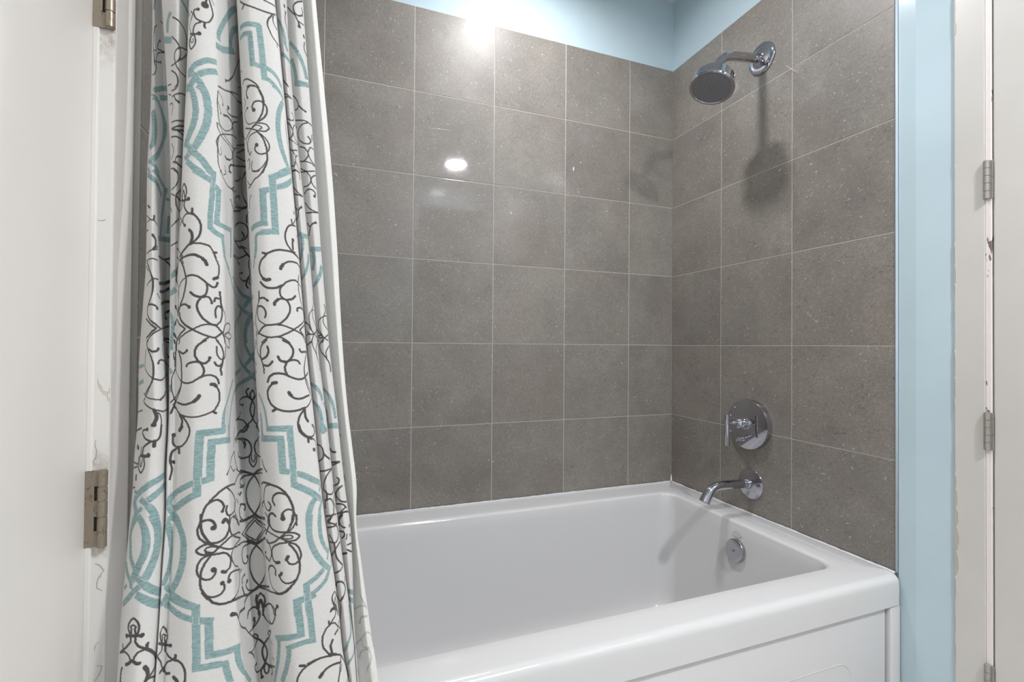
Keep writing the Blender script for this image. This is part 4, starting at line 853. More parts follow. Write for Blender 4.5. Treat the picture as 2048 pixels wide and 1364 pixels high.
d187 0 0 1815,25817 1813,25849 1828,25955 1828,25982 1832,26000 1837,26006 1847,25952 1851,25910 1852,25871 1860,25805
d323 0 543 1786,25754 1822,25736 1846,25730 1880,25742 1908,25766
d204 0 0 1817,25712 1812,25682 1813,25616 1802,25553 1795,25529 1775,25505 1751,25484
d238 0 0 1858,25722 1851,25658 1852,25586 1863,25532 1887,25452 1900,25424 1910,25410 1919,25387 1937,25382 1972,25354 1990,25344
d340 0 0 1957,25508 1957,25382
d272 0 0 1951,25413 1980,25357 1993,25338 1998,25317 2010,25300 2018,25275 2022,25250 2032,25227 2038,25196 2038,25172 2047,25112 2047,24962 2043,24926 2043,24896 2032,24800 2012,24726 1995,24686 1983,24669 1963,24632
d204 0 454 1937,25394 1893,25380 1880,25370 1867,25352 1860,25328 1847,25304 1839,25280 1836,25248 1837,25164 1850,25123 1867,25088
d204 0 0 1738,25334 1784,25285 1802,25249 1810,25214 1810,25189 1797,25166 1789,25141 1769,25113 1747,25097
d408 0 0 1928,24962 1950,24908 1958,24878 1958,24842 1962,24812 1963,24746 1948,24644 1943,24620
d306 0 0 1751,24296 1783,24308 1817,24356 1827,24380 1840,24398 1849,24422 1883,24488 1900,24530 1928,24588 1947,24592 1969,24619
d255 0 0 1963,24620 2015,24621 2046,24628 2063,24614 2073,24614 2080,24602 2097,24590 2107,24566
d187 0 0 2107,24566 2113,24542 2120,24494 2130,24440 2148,24290
d323 0 0 2133,24410 2150,24422
d170 0 0 1532,24547 1567,24524 1696,24470 1760,24418 1805,24356 1850,24254
d221 0 0 1842,24254 1893,24295 1907,24313 1922,24316 1950,24333 1997,24338 2008,24332 2033,24302 2043,24284 2050,24282
t741 0 0 1965,26506 1993,26485 2025,26444 2035,26437 2048,26408 2058,26402 2085,26348 2110,26318 2113,26300 2123,26294
t642 0 0 2103,26554 2120,26528 2125,26510 2135,26498 2140,26480
t612 0 0 2142,26546 2133,26066 2129,26035 2127,25820 2122,25789 2120,25640 2117,25604 2117,25514 2112,25443 2110,25178 2110,25052
t642 0 0 2145,26175 2152,26161 2165,26143 2178,26103 2200,26063 2211,26050
t642 0 0 2190,26084 2190,26058 2187,26023 2186,25965 2182,25934 2185,25904 2180,25783 2180,25717 2177,25689 2172,25535 2168,25502 2163,25320 2162,25255 2155,25226 2155,25191
t672 0 0 2150,25220 2162,25214 2168,25198 2178,25184 2193,25177 2211,25163 2249,25156 2304,25160 2383,25178 2529,25185
t672 0 0 2107,25070 2127,25010 2130,24992 2152,24941 2162,24932 2168,24914 2203,24884 2255,24865
t573 0 0 2229,24866 2232,24841 2232,24809 2238,24784 2236,24750 2241,24725 2241,24693 2246,24667 2246,24635 2250,24610 2250,24576 2257,24545 2255,24511 2260,24486 2260,24454 2267,24423 2267,24389 2273,24365 2273,24331
t454 0 0 2503,25151 2504,25116 2513,25093 2517,24925 2527,24894 2519,24855 2522,24667 2525,24514 2517,24476 2517,24413
d187 0 0 2231,26639 2239,26594 2249,26569 2258,26524 2268,26506 2272,26485 2320,26416 2333,26402 2370,26388 2384,26372 2460,26353 2519,26349 2578,26367
d153 0 0 2317,26727 2330,26701 2350,26688 2350,26660 2323,26617 2284,26570
d221 0 0 2429,26798 2463,26802 2497,26813
d221 0 0 2503,26360 2532,26390 2599,26485
d204 0 0 2540,26345 2588,26303
d204 296 0 2487,26035 2519,25983 2544,25894 2561,25872 2579,25807
d102 0 0 2557,25753 2564,25465
d255 0 0 2609,26683 2653,26777 2687,26861 2721,26963 2737,27032 2752,27150
d340 0 0 2637,26466 2640,26436
d221 0 0 2754,26561 2720,26489 2687,26409 2656,26323 2637,26252 2623,26191 2617,26129 2619,26103 2627,26078 2640,26066 2648,26045 2661,26041 2704,26096 2757,26173
d289 0 0 2596,25788 2633,25839 2693,25965 2724,26033 2757,26096
d374 0 0 2643,25388 2648,25433 2660,25491 2677,25547 2733,25700
d204 0 0 2609,25056 2649,25003 2667,25010 2727,25125 2761,25195
d204 0 0 2637,24983 2650,24967 2667,24966 2700,24950 2721,24934 2761,24933
d170 0 0 2624,24555 2649,24565 2671,24584 2712,24604
d204 0 0 3448,26763 3443,26736 3417,26642 3380,26577 3364,26559 3350,26550 3330,26515 3310,26461 3270,26365 3236,26337
d170 0 0 3217,26553 3250,26435 3282,26392
d204 0 0 3310,26759 3370,26727 3390,26738 3407,26757
t810 0 0 3907,26970 3800,26893 3732,26837 3715,26813 3672,26771 3632,26723 3615,26711 3597,26691 3580,26677 3553,26636 3540,26622 3528,26602 3515,26588 3506,26572
t869 0 0 3532,26646 3526,26548 3531,26521 3526,26459 3525,26425 3528,26398 3525,26362 3525,26336 3528,26310 3526,26276 3528,26215 3525,26180 3525,26151 3528,26120 3522,26056 3528,26030 3525,25967 3528,25934 3525,25873 3528,25845 3525,25784 3528,25750 3522,25652 3527,25627 3522,25562 3525,25532 3525,25502 3522,25467 3522,25442 3525,25407 3522,25372 3522,25346 3525,25311 3522,25284 3522,25250 3525,25224 3522,25160 3525,25129 3522,25064
t741 0 0 4296,26915 4282,26903
t741 0 0 3936,26747 3900,26696 3828,26607 3767,26542 3681,26445 3607,26385 3589,26379 3560,26352
t741 0 0 3499,26261 3475,26239 3468,26228 3458,26226 3442,26217 3423,26198 3394,26186
t909 0 0 3430,26245 3429,26187 3432,26150 3429,26085 3426,26056 3428,26022 3426,25954 3422,25923 3427,25892 3425,25832 3422,25804 3427,25743 3423,25596 3425,25562 3421,25446 3423,25386 3420,25262
t711 0 0 3455,25343 3442,25334 3416,25330 3350,25301 3290,25249 3267,25211 3250,25199
t770 0 0 3548,25136 3525,25129 3505,25112 3462,25100 3448,25089 3428,25088 3418,25079 3403,25079 3389,25072 3376,25076
t494 0 0 3372,25069 3343,25044 3327,25034 3313,24974 3307,24921 3306,24819 3303,24787 3307,24752 3307,24716 3302,24685 3300,24616 3297,24590 3297,24555 3290,24530 3290,24495 3287,24463 3287,24435 3283,24403
d170 237 0 3270,26099 3260,26078 3250,26031 3244,25993 3239,25971 3235,25878 3239,25840 3236,25774
d221 0 0 2931,27434 2904,27400 2832,27193 2816,27109 2816,27069 2807,27023 2806,26951 2814,26920 2814,26851 2822,26817 2821,26785 2849,26667 2853,26630 2867,26607 2878,26574 2951,26409
d204 0 0 2940,26372 2910,26355 2858,26313 2833,26280 2804,26257 2764,26201 2723,26130 2663,26001 2630,25945
d204 0 0 2937,26333 2780,26155 2743,26095 2633,25847
d425 0 0 2761,27161 2761,27091
d204 0 0 2761,27115 2700,26887 2660,26786 2609,26683
d255 0 0 2617,26393 2647,26450
d374 0 0 2707,26442 2720,26443 2740,26456
d187 0 0 2687,26394 2657,26293 2623,26198
d170 0 0 2626,26129 2640,26125 2673,26129 2710,26153 2737,26188 2764,26231 2804,26265 2840,26285
d204 0 0 3208,25697 3173,25714
d204 0 0 2940,26097 2924,26050 2920,25853
d221 0 0 2643,25402 2653,25457 2671,25527 2688,25584 2710,25646 2740,25712 2780,25775 2817,25799 2871,25802 2907,25765 2918,25735 2937,25696 2943,25663 2947,25623 2953,25591 2953,25552 2930,25444 2902,25379 2846,25280 2787,25208 2761,25179 2704,25078 2649,25003
d391 0 0 2817,25503 2836,25485 2862,25429
d204 0 0 2862,25390 2840,25348 2803,25253
d272 0 0 2650,24981 2661,24970 2678,24964 2689,24954 2706,24953 2721,24957 2750,24979 2780,25009 2820,25022 2843,25021 2858,24995 2868,24952 2881,24918 2909,24869 2930,24838 2947,24806 2969,24778
d204 0 0 2732,24953 2773,25025 2816,25067 2844,25068 2898,25040
d289 0 0 3783,25543 3780,25515 3790,25455 3787,25419
d255 0 0 3884,25407 3824,25390 3753,25379 3726,25362 3696,25315 3681,25282 3661,25213 3656,25183 3647,25153 3636,25081 3633,25017 3635,24983 3633,24956 3637,24921 3643,24890 3646,24855 3670,24772 3713,24681 3731,24659 3767,24635 3816,24620
d238 0 0 3829,25434 3852,25479 3905,25559 3926,25605 3962,25647
d153 0 0 3808,25390 3896,25412 3951,25415 3976,25396
d153 0 0 4278,25430 4289,25388
d340 533 0 3777,24967 3760,24893 3756,24821 3760,24787 3757,24750 3760,24709
d323 0 0 3383,24518 3418,24500 3431,24497
d289 0 0 3417,24462 3425,24482 3475,24560 3482,24566 3488,24584 3512,24603 3518,24614 3532,24617 3539,24627 3558,24632 3656,24630 3710,24625 3770,24600 3789,24577 3820,24564 3844,24544 3902,24512
d204 0 0 3435,24482 3422,24455 3417,24434 3403,24406 3390,24386
d374 0 0 3893,25793 3900,25762
d204 0 0 3931,25149 3956,25108
d187 0 0 4292,27108 4338,27083 4423,27071 4464,27081 4522,27051 4531,26992 4526,26953 4529,26911 4525,26871
d204 0 0 4281,26663 4317,26583 4386,26472 4407,26443 4468,26417 4527,26407 4563,26406
d221 0 0 4287,26448 4359,26393 4408,26378 4479,26380 4551,26391
d221 0 0 4277,26089 4292,26043 4311,26005 4337,25961
d255 445 0 4480,26047 4375,25947 4364,25922 4351,25803 4341,25779 4324,25757 4314,25733 4297,25706 4279,25685
t691 0 0 4302,25288 4329,25260 4402,25221 4504,25213 4582,25224
t691 0 0 4405,25257 4387,25063 4391,25034 4371,24833 4361,24807 4358,24771 4347,24737 4343,24673 4333,24639 4330,24611 4320,24578
d204 0 0 4859,27243 4886,27237 4929,27217 4949,27216 4976,27207 5001,27206 5085,27233 5110,27251 5173,27279
d187 0 0 4928,27269 4980,27177 5037,27099 5055,27029 5058,26992 5056,26955 5038,26875 4995,26811 4974,26799 4925,26786 4905,26787 4884,26783
d204 0 0 5194,27157 5144,27124 5117,27098 5091,27063 5071,27020 5063,26979 5060,26934 5063,26904 5079,26873 5104,26815 5120,26793 5170,26752
d221 0 445 4880,26583 4898,26605 4922,26661 4966,26683 5037,26682 5083,26666 5123,26637 5140,26591 5137,26544 5113,26498
d204 0 0 4876,26314 4904,26243 4929,26165 4964,26102 4990,26084 5013,26060 5101,26035 5135,26033 5181,26039
d221 0 0 4880,26005 4902,26004 4929,25994 4980,25988 5050,25999 5073,25997 5134,26018 5179,26023
d221 0 0 4885,25695 4894,25662 4931,25567
d255 435 0 5085,25701 5051,25679 5015,25665 4964,25625 4944,25593 4922,25517 4920,25488 4897,25398 4895,25361 4886,25327
t741 0 0 4891,24919 4973,24898 5038,24898 5196,24930
t790 0 0 4956,24924 4937,24651
d187 0 0 224,24227 318,24259 456,24263 560,24243
d306 0 0 247,24188 256,24153 272,24121 281,24085 297,24055 310,23991 323,23955 330,23929 344,23893 352,23858 367,23822 373,23798 389,23762 394,23730 408,23702
d204 0 0 213,24088 237,24055 247,24019 266,23987 281,23951
d204 0 0 563,23729 530,23727 503,23735 446,23726 364,23690 297,23632 259,23579 251,23547
d272 0 0 416,23702 412,23498 404,23463 403,23438 397,23404 383,23346 377,23312 360,23259 353,23228 317,23138 310,23107 297,23082 290,23042 277,23012 263,22946 263,22808 270,22772 283,22740 290,22712 320,22652 338,22624 356,22604 380,22586 398,22566 446,22539 482,22502 511,22466 547,22430 570,22412
d272 0 454 297,23042 327,23046 387,23042 444,23024 473,23013 490,22995 511,22946
d289 0 0 230,22676 253,22650 290,22593 309,22574 343,22520 392,22486 410,22466 433,22454 474,22424 454,22406 437,22382 413,22370 394,22352 370,22338 336,22286 319,22268 287,22214 269,22196 250,22170
d221 0 0 569,22405 544,22382 518,22369 383,22268 363,22244 341,22226 313,22184 281,22096 276,22070 264,22046
d170 0 0 523,23339 557,23265 583,23217
d306 0 0 602,24369 660,24374 686,24374 757,24398 859,24446 881,24458
d255 0 0 757,24377 787,24371 817,24358 869,24317 886,24279 893,24236
d510 0 0 594,23632 634,23647 781,23742 893,23800
d425 0 0 599,23410 639,23425 704,23463 834,23574 870,23594
d425 0 0 622,23087 725,23188 813,23221 883,23222
d374 0 593 873,22958 832,22935 777,22915 739,22884 720,22843 710,22805 708,22769 733,22742 780,22731
d238 0 0 570,22412 597,22418 674,22451 711,22471 760,22487 803,22507 851,22514
d306 0 0 628,22154 673,22158 723,22154 791,22156 844,22149
d204 0 0 626,22123 842,22050
t790 0 0 1282,23799 1548,23919
t790 0 0 1230,23348 1279,23361 1320,23378 1350,23397 1503,23460
t543 0 0 1266,22833 1290,22766 1310,22742 1333,22676 1343,22640 1344,22610 1356,22580 1357,22550 1369,22514 1371,22392 1361,22358 1361,22298 1350,22268 1351,22232 1340,22208 1341,22173 1320,22108 1323,22082 1313,22051
d272 0 0 1786,24211 1813,24156 1834,24101 1839,24074 1857,24020 1883,23834 1897,23714 1897,23594 1893,23564 1893,23540 1883,23456 1883,23420 1880,23390 1873,23360 1860,23235 1844,23174 1840,23147 1831,23114 1811,23059 1800,23000 1786,22969 1769,22904 1760,22879
d170 0 0 1818,24272 1822,24246 1833,24218 1847,24133 1856,24104
d170 0 0 1841,24320 1832,24296 1800,24254 1767,24201 1716,24148 1624,24125 1609,24101 1603,24046 1563,24014 1558,23988 1556,23955 1548,23919 1550,23894 1537,23865 1541,23799 1530,23773 1533,23714 1549,23679 1563,23655 1608,23620 1622,23593 1676,23561 1721,23522 1751,23466 1753,23295 1756,23229 1746,23204 1746,23145 1734,23114 1736,23055 1722,23030 1723,22991 1710,22958 1710,22927 1695,22895 1696,22862
d170 0 0 1562,24303 1740,24213 1786,24177
d170 0 0 1893,23732 1850,23678 1807,23605 1793,23571 1787,23540 1770,23516 1760,23492 1740,23427 1726,23397 1729,23331 1713,23300 1716,23234
d272 0 336 1903,23762 1915,23774 1942,23792 1953,23792 1968,23798 2008,23780 2027,23766 2037,23748 2040,23736 2047,23726 2073,23654 2077,23634 2083,23618 2087,23598 2107,23546 2110,23532 2123,23510 2133,23504 2140,23514 2147,23534 2155,23594 2157,23624
d238 0 0 1786,24211 1828,24237 1880,24278 1942,24308 1988,24308 2002,24302 2018,24302 2025,24290 2038,24284
d425 0 0 2060,24238 2063,24218 2077,24180 2087,24086
d306 0 0 2018,24295 2025,24283 2038,24278 2063,24234 2067,24214
d187 0 0 2137,24350 2143,24296 2148,24272 2148,24243 2162,24164 2162,24138 2172,24080 2172,23903 2168,23876 2168,23842 2153,23762 2148,23732
d425 0 0 2157,23768 2148,23750 2140,23744 2133,23726
d255 0 0 2087,23582 2087,23546 2090,23514 2090,23450 2087,23414 2087,23378 2080,23310 2073,23288 2053,23240
d340 0 0 1950,23348 1962,23330 1973,23301 2005,23258 2018,23252 2037,23236 2060,23240 2067,23240
d289 0 0 2047,23204 2025,23101 2025,23072 2020,23042 2020,22970 2025,22940 2025,22904 2047,22760 2057,22718 2060,22688 2080,22628 2097,22572 2110,22546 2113,22532 2130,22522 2145,22520
d255 0 336 2063,23240 2073,23244 2080,23252 2097,23246 2107,23210 2117,23120 2117,23090
d238 336 0 2177,23384 2178,23351 2175,23318 2182,23288 2185,23114 2193,23024 2200,22993 2203,22964
d136 0 0 2203,22964 2246,22850 2258,22793 2258,22766 2266,22735 2264,22580
d272 0 0 2133,23138 2140,23224 2148,23228 2168,23216
d238 0 0 2197,22964 2182,22988 2178,23015 2165,23025 2155,23011 2147,22976 2140,22910 2140,22784 2143,22754 2143,22720
d204 0 0 2200,22964 2200,22779 2189,22683 2183,22652 2182,22628 2175,22592 2162,22574 2153,22520
d289 0 494 1800,23006 1868,23048 1900,23035 1937,22970
d476 0 0 1724,22964 1727,22868 1712,22842 1715,22777
d204 0 0 1525,23018 1541,22993 1557,22959 1609,22925 1631,22892 1655,22863 1696,22829
d306 0 0 1779,22826 1787,22790 1787,22760 1800,22694 1824,22628 1838,22604 1850,22574 1877,22532 1887,22510 1913,22472 1927,22460 1937,22440 1960,22412 1975,22400
d255 0 0 1643,22675 1719,22611 1743,22586 1763,22550 1781,22526 1808,22508 1863,22448 1887,22406 1877,22382 1863,22364 1851,22336 1814,22292 1803,22267 1766,22214 1737,22196 1712,22166 1661,22142 1621,22176 1563,22202 1521,22232 1489,22262 1444,22292
d221 0 0 1663,22088 1712,22118 1757,22136 1809,22182 1824,22208 1860,22244 1887,22292 1900,22304 1913,22322 1927,22334 1937,22350 1985,22400 2015,22448 2035,22472 2043,22490 2070,22522 2087,22532 2110,22532 2140,22502 2148,22484 2153,22466 2162,22448 2165,22419 2172,22394 2200,22323
d255 0 0 1975,22388 2008,22352 2015,22340 2027,22328 2070,22256 2090,22232 2093,22220 2103,22214 2117,22196 2123,22190 2137,22190 2150,22214 2155,22232 2172,22268 2178,22292 2193,22310
d170 0 0 1498,22508 1548,22568 1552,22598 1595,22622 1623,22654 1642,22682
d221 0 0 2097,22202 2093,22178 2083,22166 2063,22106 2060,22082 2053,22058
d187 0 0 2137,22184 2143,22158 2147,22130 2155,22112 2163,22058
d221 0 0 2200,22339 2220,22244 2229,22214 2259,22060
d187 0 0 2220,22340 2236,22454 2250,22514 2281,22549 2359,22581 2417,22592 2470,22581 2509,22550 2522,22508 2522,22474 2510,22440 2483,22398 2457,22370 2417,22340 2291,22310 2247,22286
d187 0 0 2247,22274 2389,22327 2457,22334 2499,22316 2536,22291 2557,22256 2567,22229 2547,22179 2487,22159 2334,22196 2277,22220 2247,22239
d187 0 0 2472,22159 2487,22124 2487,22064
t543 0 0 2260,24394 2273,24345 2289,24318 2297,24293 2307,24271 2330,24246 2356,24200 2380,24181 2392,24150 2414,24130 2426,24097 2448,24075
t346 0 0 2414,24101 2426,24071 2448,24047 2505,23908 2527,23886 2547,23830 2602,23656 2617,23629 2623,23605 2635,23585 2641,23554 2651,23535 2656,23509 2666,23481 2676,23425 2686,23397 2694,23331 2703,23303 2708,23277
t395 0 0 2599,23908 2613,23889 2639,23846 2644,23823 2666,23787 2684,23742 2689,23718 2709,23679
t593 0 0 2708,22800 2703,22761 2687,22701 2678,22640 2669,22600 2669,22557 2664,22526 2664,22100 2669,22064
d204 0 0 2612,24515 2671,24518 2692,24521 2708,24515
d255 0 0 2708,24574 2733,24620 2819,24735 2841,24762 2881,24823
d340 0 0 2708,24477 2722,24469 2733,24453 2749,24443
d221 0 0 2914,24829 2936,24806 2958,24773 2974,24742
d221 0 0 3190,24419 3206,24350 3203,24316 3210,24284 3200,24122 3187,24099 3184,24066 3171,24045
d221 0 0 2976,24241 2960,24199 2916,24114 2907,24082 2879,24015
d187 0 0 2970,24722 2957,24687 2942,24610 2940,24500 2963,24300 2976,24226 2978,24186
d187 0 0 3184,23933 3202,23857 3200,23837 3206,23785 3203,23745 3184,23700
d187 0 0 2959,23900 2938,23942 2939,23972 2944,24020 2957,24065
d255 0 494 2941,24106 2901,24042 2879,24015 2852,23999 2823,23997 2800,24019 2776,24033 2759,24057 2749,24092 2743,24124 2749,24169 2771,24207 2809,24240
d289 0 0 2900,24003 2882,23929 2878,23897 2898,23829 2910,23799
t642 0 0 2709,23679 2738,23649 2748,23627 2778,23587 2839,23539 2856,23521 2893,23496 2910,23474 2928,23458
t642 0 0 3217,23343 3182,23338
t642 0 0 2970,23455 2932,23405 2891,23322 2853,23229 2839,23203
t593 0 0 2708,23217 2722,23205 2759,23145 2780,23132 2797,23107 2814,23097 2833,23069 2928,22946 2941,22914 2979,22873
t691 0 0 2779,23047 2774,23014 2734,22866 2726,22794 2726,22757 2721,22717 2721,22680 2717,22648 2717,22611 2712,22572
t691 0 0 2988,23013 2976,22976 2936,22874 2925,22844 2917,22804 2890,22700 2874,22628 2870,22596 2862,22564 2853,22492 2853,22454 2849,22422 2847,22320 2843,22280 2843,22250 2847,22210 2846,22140 2850,22108 2850,22070
t247 0 0 3148,22715 3180,22668 3195,22637 3219,22569 3223,22543
t247 0 0 3280,24471 3279,24439 3273,24411 3273,24344 3267,24319 3267,24249 3261,24224 3260,24190 3256,24157 3254,24131
d289 0 0 3422,24455 3403,24406 3380,24368 3359,24315 3354,24286 3347,24259 3333,24146 3330,24073 3333,24038 3333,24002 3340,23942 3373,23810
d476 0 0 3373,23816 3387,23796 3407,23780 3420,23780 3445,23798
d255 0 0 3846,24565 3904,24527 3927,24505 3967,24497
d272 0 0 3977,24255 3934,24273 3911,24300 3860,24335 3761,24345 3711,24345 3663,24333 3643,24321 3597,24271 3582,24248
d442 0 0 3573,24230 3567,24200 3555,24170 3548,24113
d170 0 0 3988,24280 3973,24239 3966,24208 3974,24146 3967,24116 3972,24081 3964,24049
d238 0 0 3885,23993 3870,23955 3867,23919 3853,23879 3850,23843 3836,23799 3843,23771 3834,23677 3840,23643 3833,23578 3846,23517 3842,23480 3867,23357 3873,23329 3870,23293 3876,23259 3894,23226 3924,23094 3935,23067 3944,23032 3988,22981
d238 0 0 4273,22971 4273,22941 4278,22904 4276,22868 4277,22831 4273,22786
d238 0 0 3964,22731 3949,22701 3913,22663 3876,22638 3844,22607 3777,22561 3758,22538 3716,22501 3699,22484 3668,22442
d255 0 0 3835,23783 3759,23833 3738,23828 3714,23829 3696,23819 3674,23815 3591,23738 3569,23685 3563,23664 3552,23643
d323 0 0 3555,23654 3545,23647 3515,23600 3508,23582 3475,23564 3448,23558 3435,23564 3423,23564 3400,23583 3373,23624 3360,23654 3350,23689 3337,23722
d255 0 0 3545,23639 3542,23605 3532,23568 3528,23527 3528,23498 3525,23456 3528,23423 3529,23388 3532,23354 3558,23289 3580,23265 3613,23257
d323 0 0 3613,23270 3633,23273 3673,23293 3694,23317 3714,23354 3734,23385
d170 0 0 3851,23766 3868,23741 3887,23723 3947,23681 3969,23648 3996,23618
d170 0 0 4277,23606 4280,23568
d408 0 0 3475,23114 3475,23152 3483,23190 3508,23262
d272 0 0 3502,23240 3522,23276 3534,23287 3542,23282 3558,23282 3586,23253 3604,23213 3620,23153 3627,23120 3632,23049 3629,22974 3619,22904 3597,22838 3570,22747 3538,22669 3532,22646 3525,22634 3518,22610 3495,22587 3468,22566 3455,22565 3442,22556 3403,22550 3390,22550 3363,22536 3337,22495 3316,22449 3300,22393 3285,22364 3270,22304
d255 0 0 3310,23468 3310,23309 3306,23277 3303,23199
d289 0 395 3312,23276 3343,23294 3360,23294 3373,23286 3384,23263 3410,23222
d170 0 0 3303,23199 3297,23174 3293,23138 3280,23078 3263,22952 3262,22916 3257,22883 3257,22850 3250,22814 3247,22712 3243,22677 3241,22645 3244,22610 3243,22574 3253,22478 3260,22442 3270,22346
d289 0 0 3300,23072 3319,23070 3337,23060 3360,23012 3373,22952 3379,22917 3380,22850 3373,22789 3365,22760
d187 0 0 3290,23066 3290,23030 3280,22970 3280,22909 3276,22880 3277,22820 3283,22756 3283,22730 3297,22674 3313,22640 3327,22616 3372,22551
d238 0 0 3468,22574 3509,22555 3521,22558 3552,22532 3565,22526 3572,22513 3590,22500 3603,22485 3620,22479 3653,22454 3667,22435 3720,22394 3763,22355 3787,22341 3815,22316 3854,22267 3905,22175 3926,22147 3935,22111 3964,22082
d255 0 0 3667,22435 3652,22418 3633,22405 3587,22352 3572,22341 3542,22304 3522,22274 3505,22252 3478,22233 3467,22232 3455,22224 3442,22222 3433,22214 3393,22220 3352,22243 3343,22256 3320,22274 3293,22316 3280,22331
d204 0 0 3241,22382 3249,22340 3251,22304 3237,22256
d289 375 0 3752,22981 3749,23017 3756,23044 3794,23063 3846,23077 3894,23054 3929,23030
d221 0 0 3488,22226 3521,22205 3587,22076
d221 0 0 3387,22202 3371,22187 3334,22123 3312,22071
d153 0 0 3250,22236 3243,22070
d255 0 0 3973,22588 3925,22563 3823,22484 3797,22454 3774,22433 3835,22344 3917,22255 3940,22220 3981,22183
d238 0 0 4283,22689 4338,22649 4363,22618 4395,22566 4432,22472 4467,22415 4502,22358
t494 0 0 4347,24643 4338,24615 4321,24585 4284,24473
t543 0 0 4553,24677 4541,24643 4525,24475 4475,24291 4465,24251 4450,24219 4439,24180 4367,24062 4343,24038 4297,23962
d153 0 0 4569,23446 4576,23410 4571,23379 4579,23343 4573,23306 4580,23270 4575,23239 4559,23199 4554,23161 4534,23128 4513,23060 4490,23019 4444,22955 4427,22916 4424,22887 4412,22850 4406,22784 4411,22748 4407,22712 4427,22580 4430,22544 4443,22516 4447,22488 4457,22451 4500,22335
d153 0 0 4520,23060 4570,23046
d153 0 0 4518,23038 4506,22889 4513,22815 4525,22787 4529,22751 4541,22716 4556,22688 4568,22629 4596,22586
d153 0 0 4867,22560 4873,22529
d238 0 0 4314,22415 4348,22355 4374,22334 4403,22326 4473,22328 4500,22335 4530,22358 4596,22429
d204 0 0 4306,22298 4376,22354
d204 0 0 4500,22335 4481,22268 4467,22238 4457,22202 4440,22166 4429,22120 4409,22083
d204 0 0 4502,22358 4540,22301 4553,22272 4583,22249 4599,22204
d204 0 0 4877,22172 4886,22134
t741 0 0 4953,24722 4950,24685 4954,24647 4944,24499 4936,24463 4933,24433 4901,24290
t593 0 0 5164,24411 5150,24378 5147,24348 5135,24308 5132,24277 5091,24135 5024,24005 4973,23917 4937,23869 4900,23815 4886,23787
d170 0 0 5137,23243 5151,23212 5157,23175 5178,23071 5161,23039 5147,23001 5090,22891 5067,22867 4971,22796 4950,22775 4936,22746 4920,22678 4915,22604 4925,22504 4953,22406 4963,22376 4982,22344 4995,22314 5034,22261 5047,22232
d153 0 0 5081,22874 5079,22837 5067,22790 5064,22754 5072,22678 5094,22611 5136,22551 5151,22523 5180,22486
d204 0 0 5090,22891 5178,22897
d221 0 0 4870,22484 4887,22460 4917,22399 4933,22376 4950,22346 4998,22276 5025,22245 5047,22232 5077,22240 5144,22303 5191,22334
d221 0 0 5047,22232 4966,22232 4934,22224 4911,22232 4898,22292 4964,22306
d204 0 0 5047,22232 5073,22209 5101,22195 5130,22172 5167,22158
d204 0 0 5047,22232 5028,22193 4999,22125 4980,22088
t494 0 0 13,21362 13,21368 40,21386 123,21423 158,21434 190,21452
t593 0 0 13,20907 13,20921 19,20935 70,20961 144,21011 184,21032
d221 0 0 7,20140 17,20165 47,20191 93,20216 143,20249 184,20268
d272 0 0 270,22112 259,22046 260,21986 277,21896 293,21836 344,21691 354,21662 364,21602 376,21572 390,21476 389,21446 394,21422 392,21242 386,21212 386,21182 369,21086 359,21051 354,21026 300,20846 297,20816 271,20732 258,20672
d306 0 415 299,21878 339,21836 361,21818 383,21812 432,21818 456,21824 475,21838 489,21860 499,21884
d170 0 0 237,21860 237,21830 232,21794 233,21764 227,21728 228,21662 223,21638 223,21540 226,21506 220,21475 220,21440 227,21416 227,21390 233,21356 278,21252 306,21202 337,21166 356,21156 374,21137
d238 0 0 360,21134 463,21091 477,21080 513,21072 534,21074 552,21086 605,21148 634,21167 716,21199
d187 0 0 368,21032 340,20979 313,20918 300,20894 292,20864 270,20804 232,20687
d187 0 0 207,20714 227,20692 238,20667 253,20645 284,20618 306,20611 322,20600 406,20587 423,20576 463,20576 497,20564
d289 0 0 497,20564 510,20587 543,20630 569,20677 590,20762
d221 0 0 239,20605 229,20570 213,20534 214,20501 238,20456 300,20384 344,20348 361,20342 401,20318 423,20312 443,20300 457,20300 507,20270 520,20259 537,20257 557,20263 576,20276 611,20282 658,20266
d459 0 0 391,20312 423,20234 432,20207 440,20144 440,20116 437,20078 423,20030 399,19970
d340 0 0 367,19934 387,19950 403,19970 420,19981
d170 0 0 463,20240 487,20192 503,20090 503,20066 507,20039 507,19943 510,19910 510,19879 513,19844
d170 0 0 625,22115 623,22082 591,21980 583,21848 590,21824 594,21788 593,21758 598,21722 613,21689 626,21627 643,21592 660,21562 669,21533 690,21501 726,21457 784,21419 824,21386
d289 0 0 780,21901 737,21812 734,21776 746,21740 770,21703 810,21665 832,21628
d255 336 0 490,21512 508,21578 527,21590 546,21596 605,21572 640,21546 677,21491 686,21454 707,21407 697,21308 665,21250 661,21218
t593 0 0 1310,22116 1313,22022 1314,21866
t494 0 0 1268,21362 1279,21326 1300,21302 1320,21242
t494 0 0 1269,20936 1270,20774
d459 0 0 1643,22064 1646,22010 1627,21980 1630,21866
d204 0 0 1790,22118 1768,22017
d204 0 0 1477,22118 1493,22076 1527,22030
d255 0 0 1740,21848 1760,21818 1769,21791 1783,21764 1797,21708 1810,21674 1821,21617 1821,21584 1826,21560 1826,21525 1831,21500 1830,21314 1834,21289 1834,21105 1829,21080 1829,21014 1824,20990 1824,20958 1800,20852 1787,20792 1772,20768 1763,20732 1743,20707 1709,20645 1677,20617 1659,20588 1588,20534 1568,20508 1499,20450 1484,20415 1454,20390 1407,20330 1389,20300 1360,20267 1322,20210
d289 0 435 1790,21818 1821,21800 1843,21774 1863,21769 1889,21800 1900,21818 1910,21848
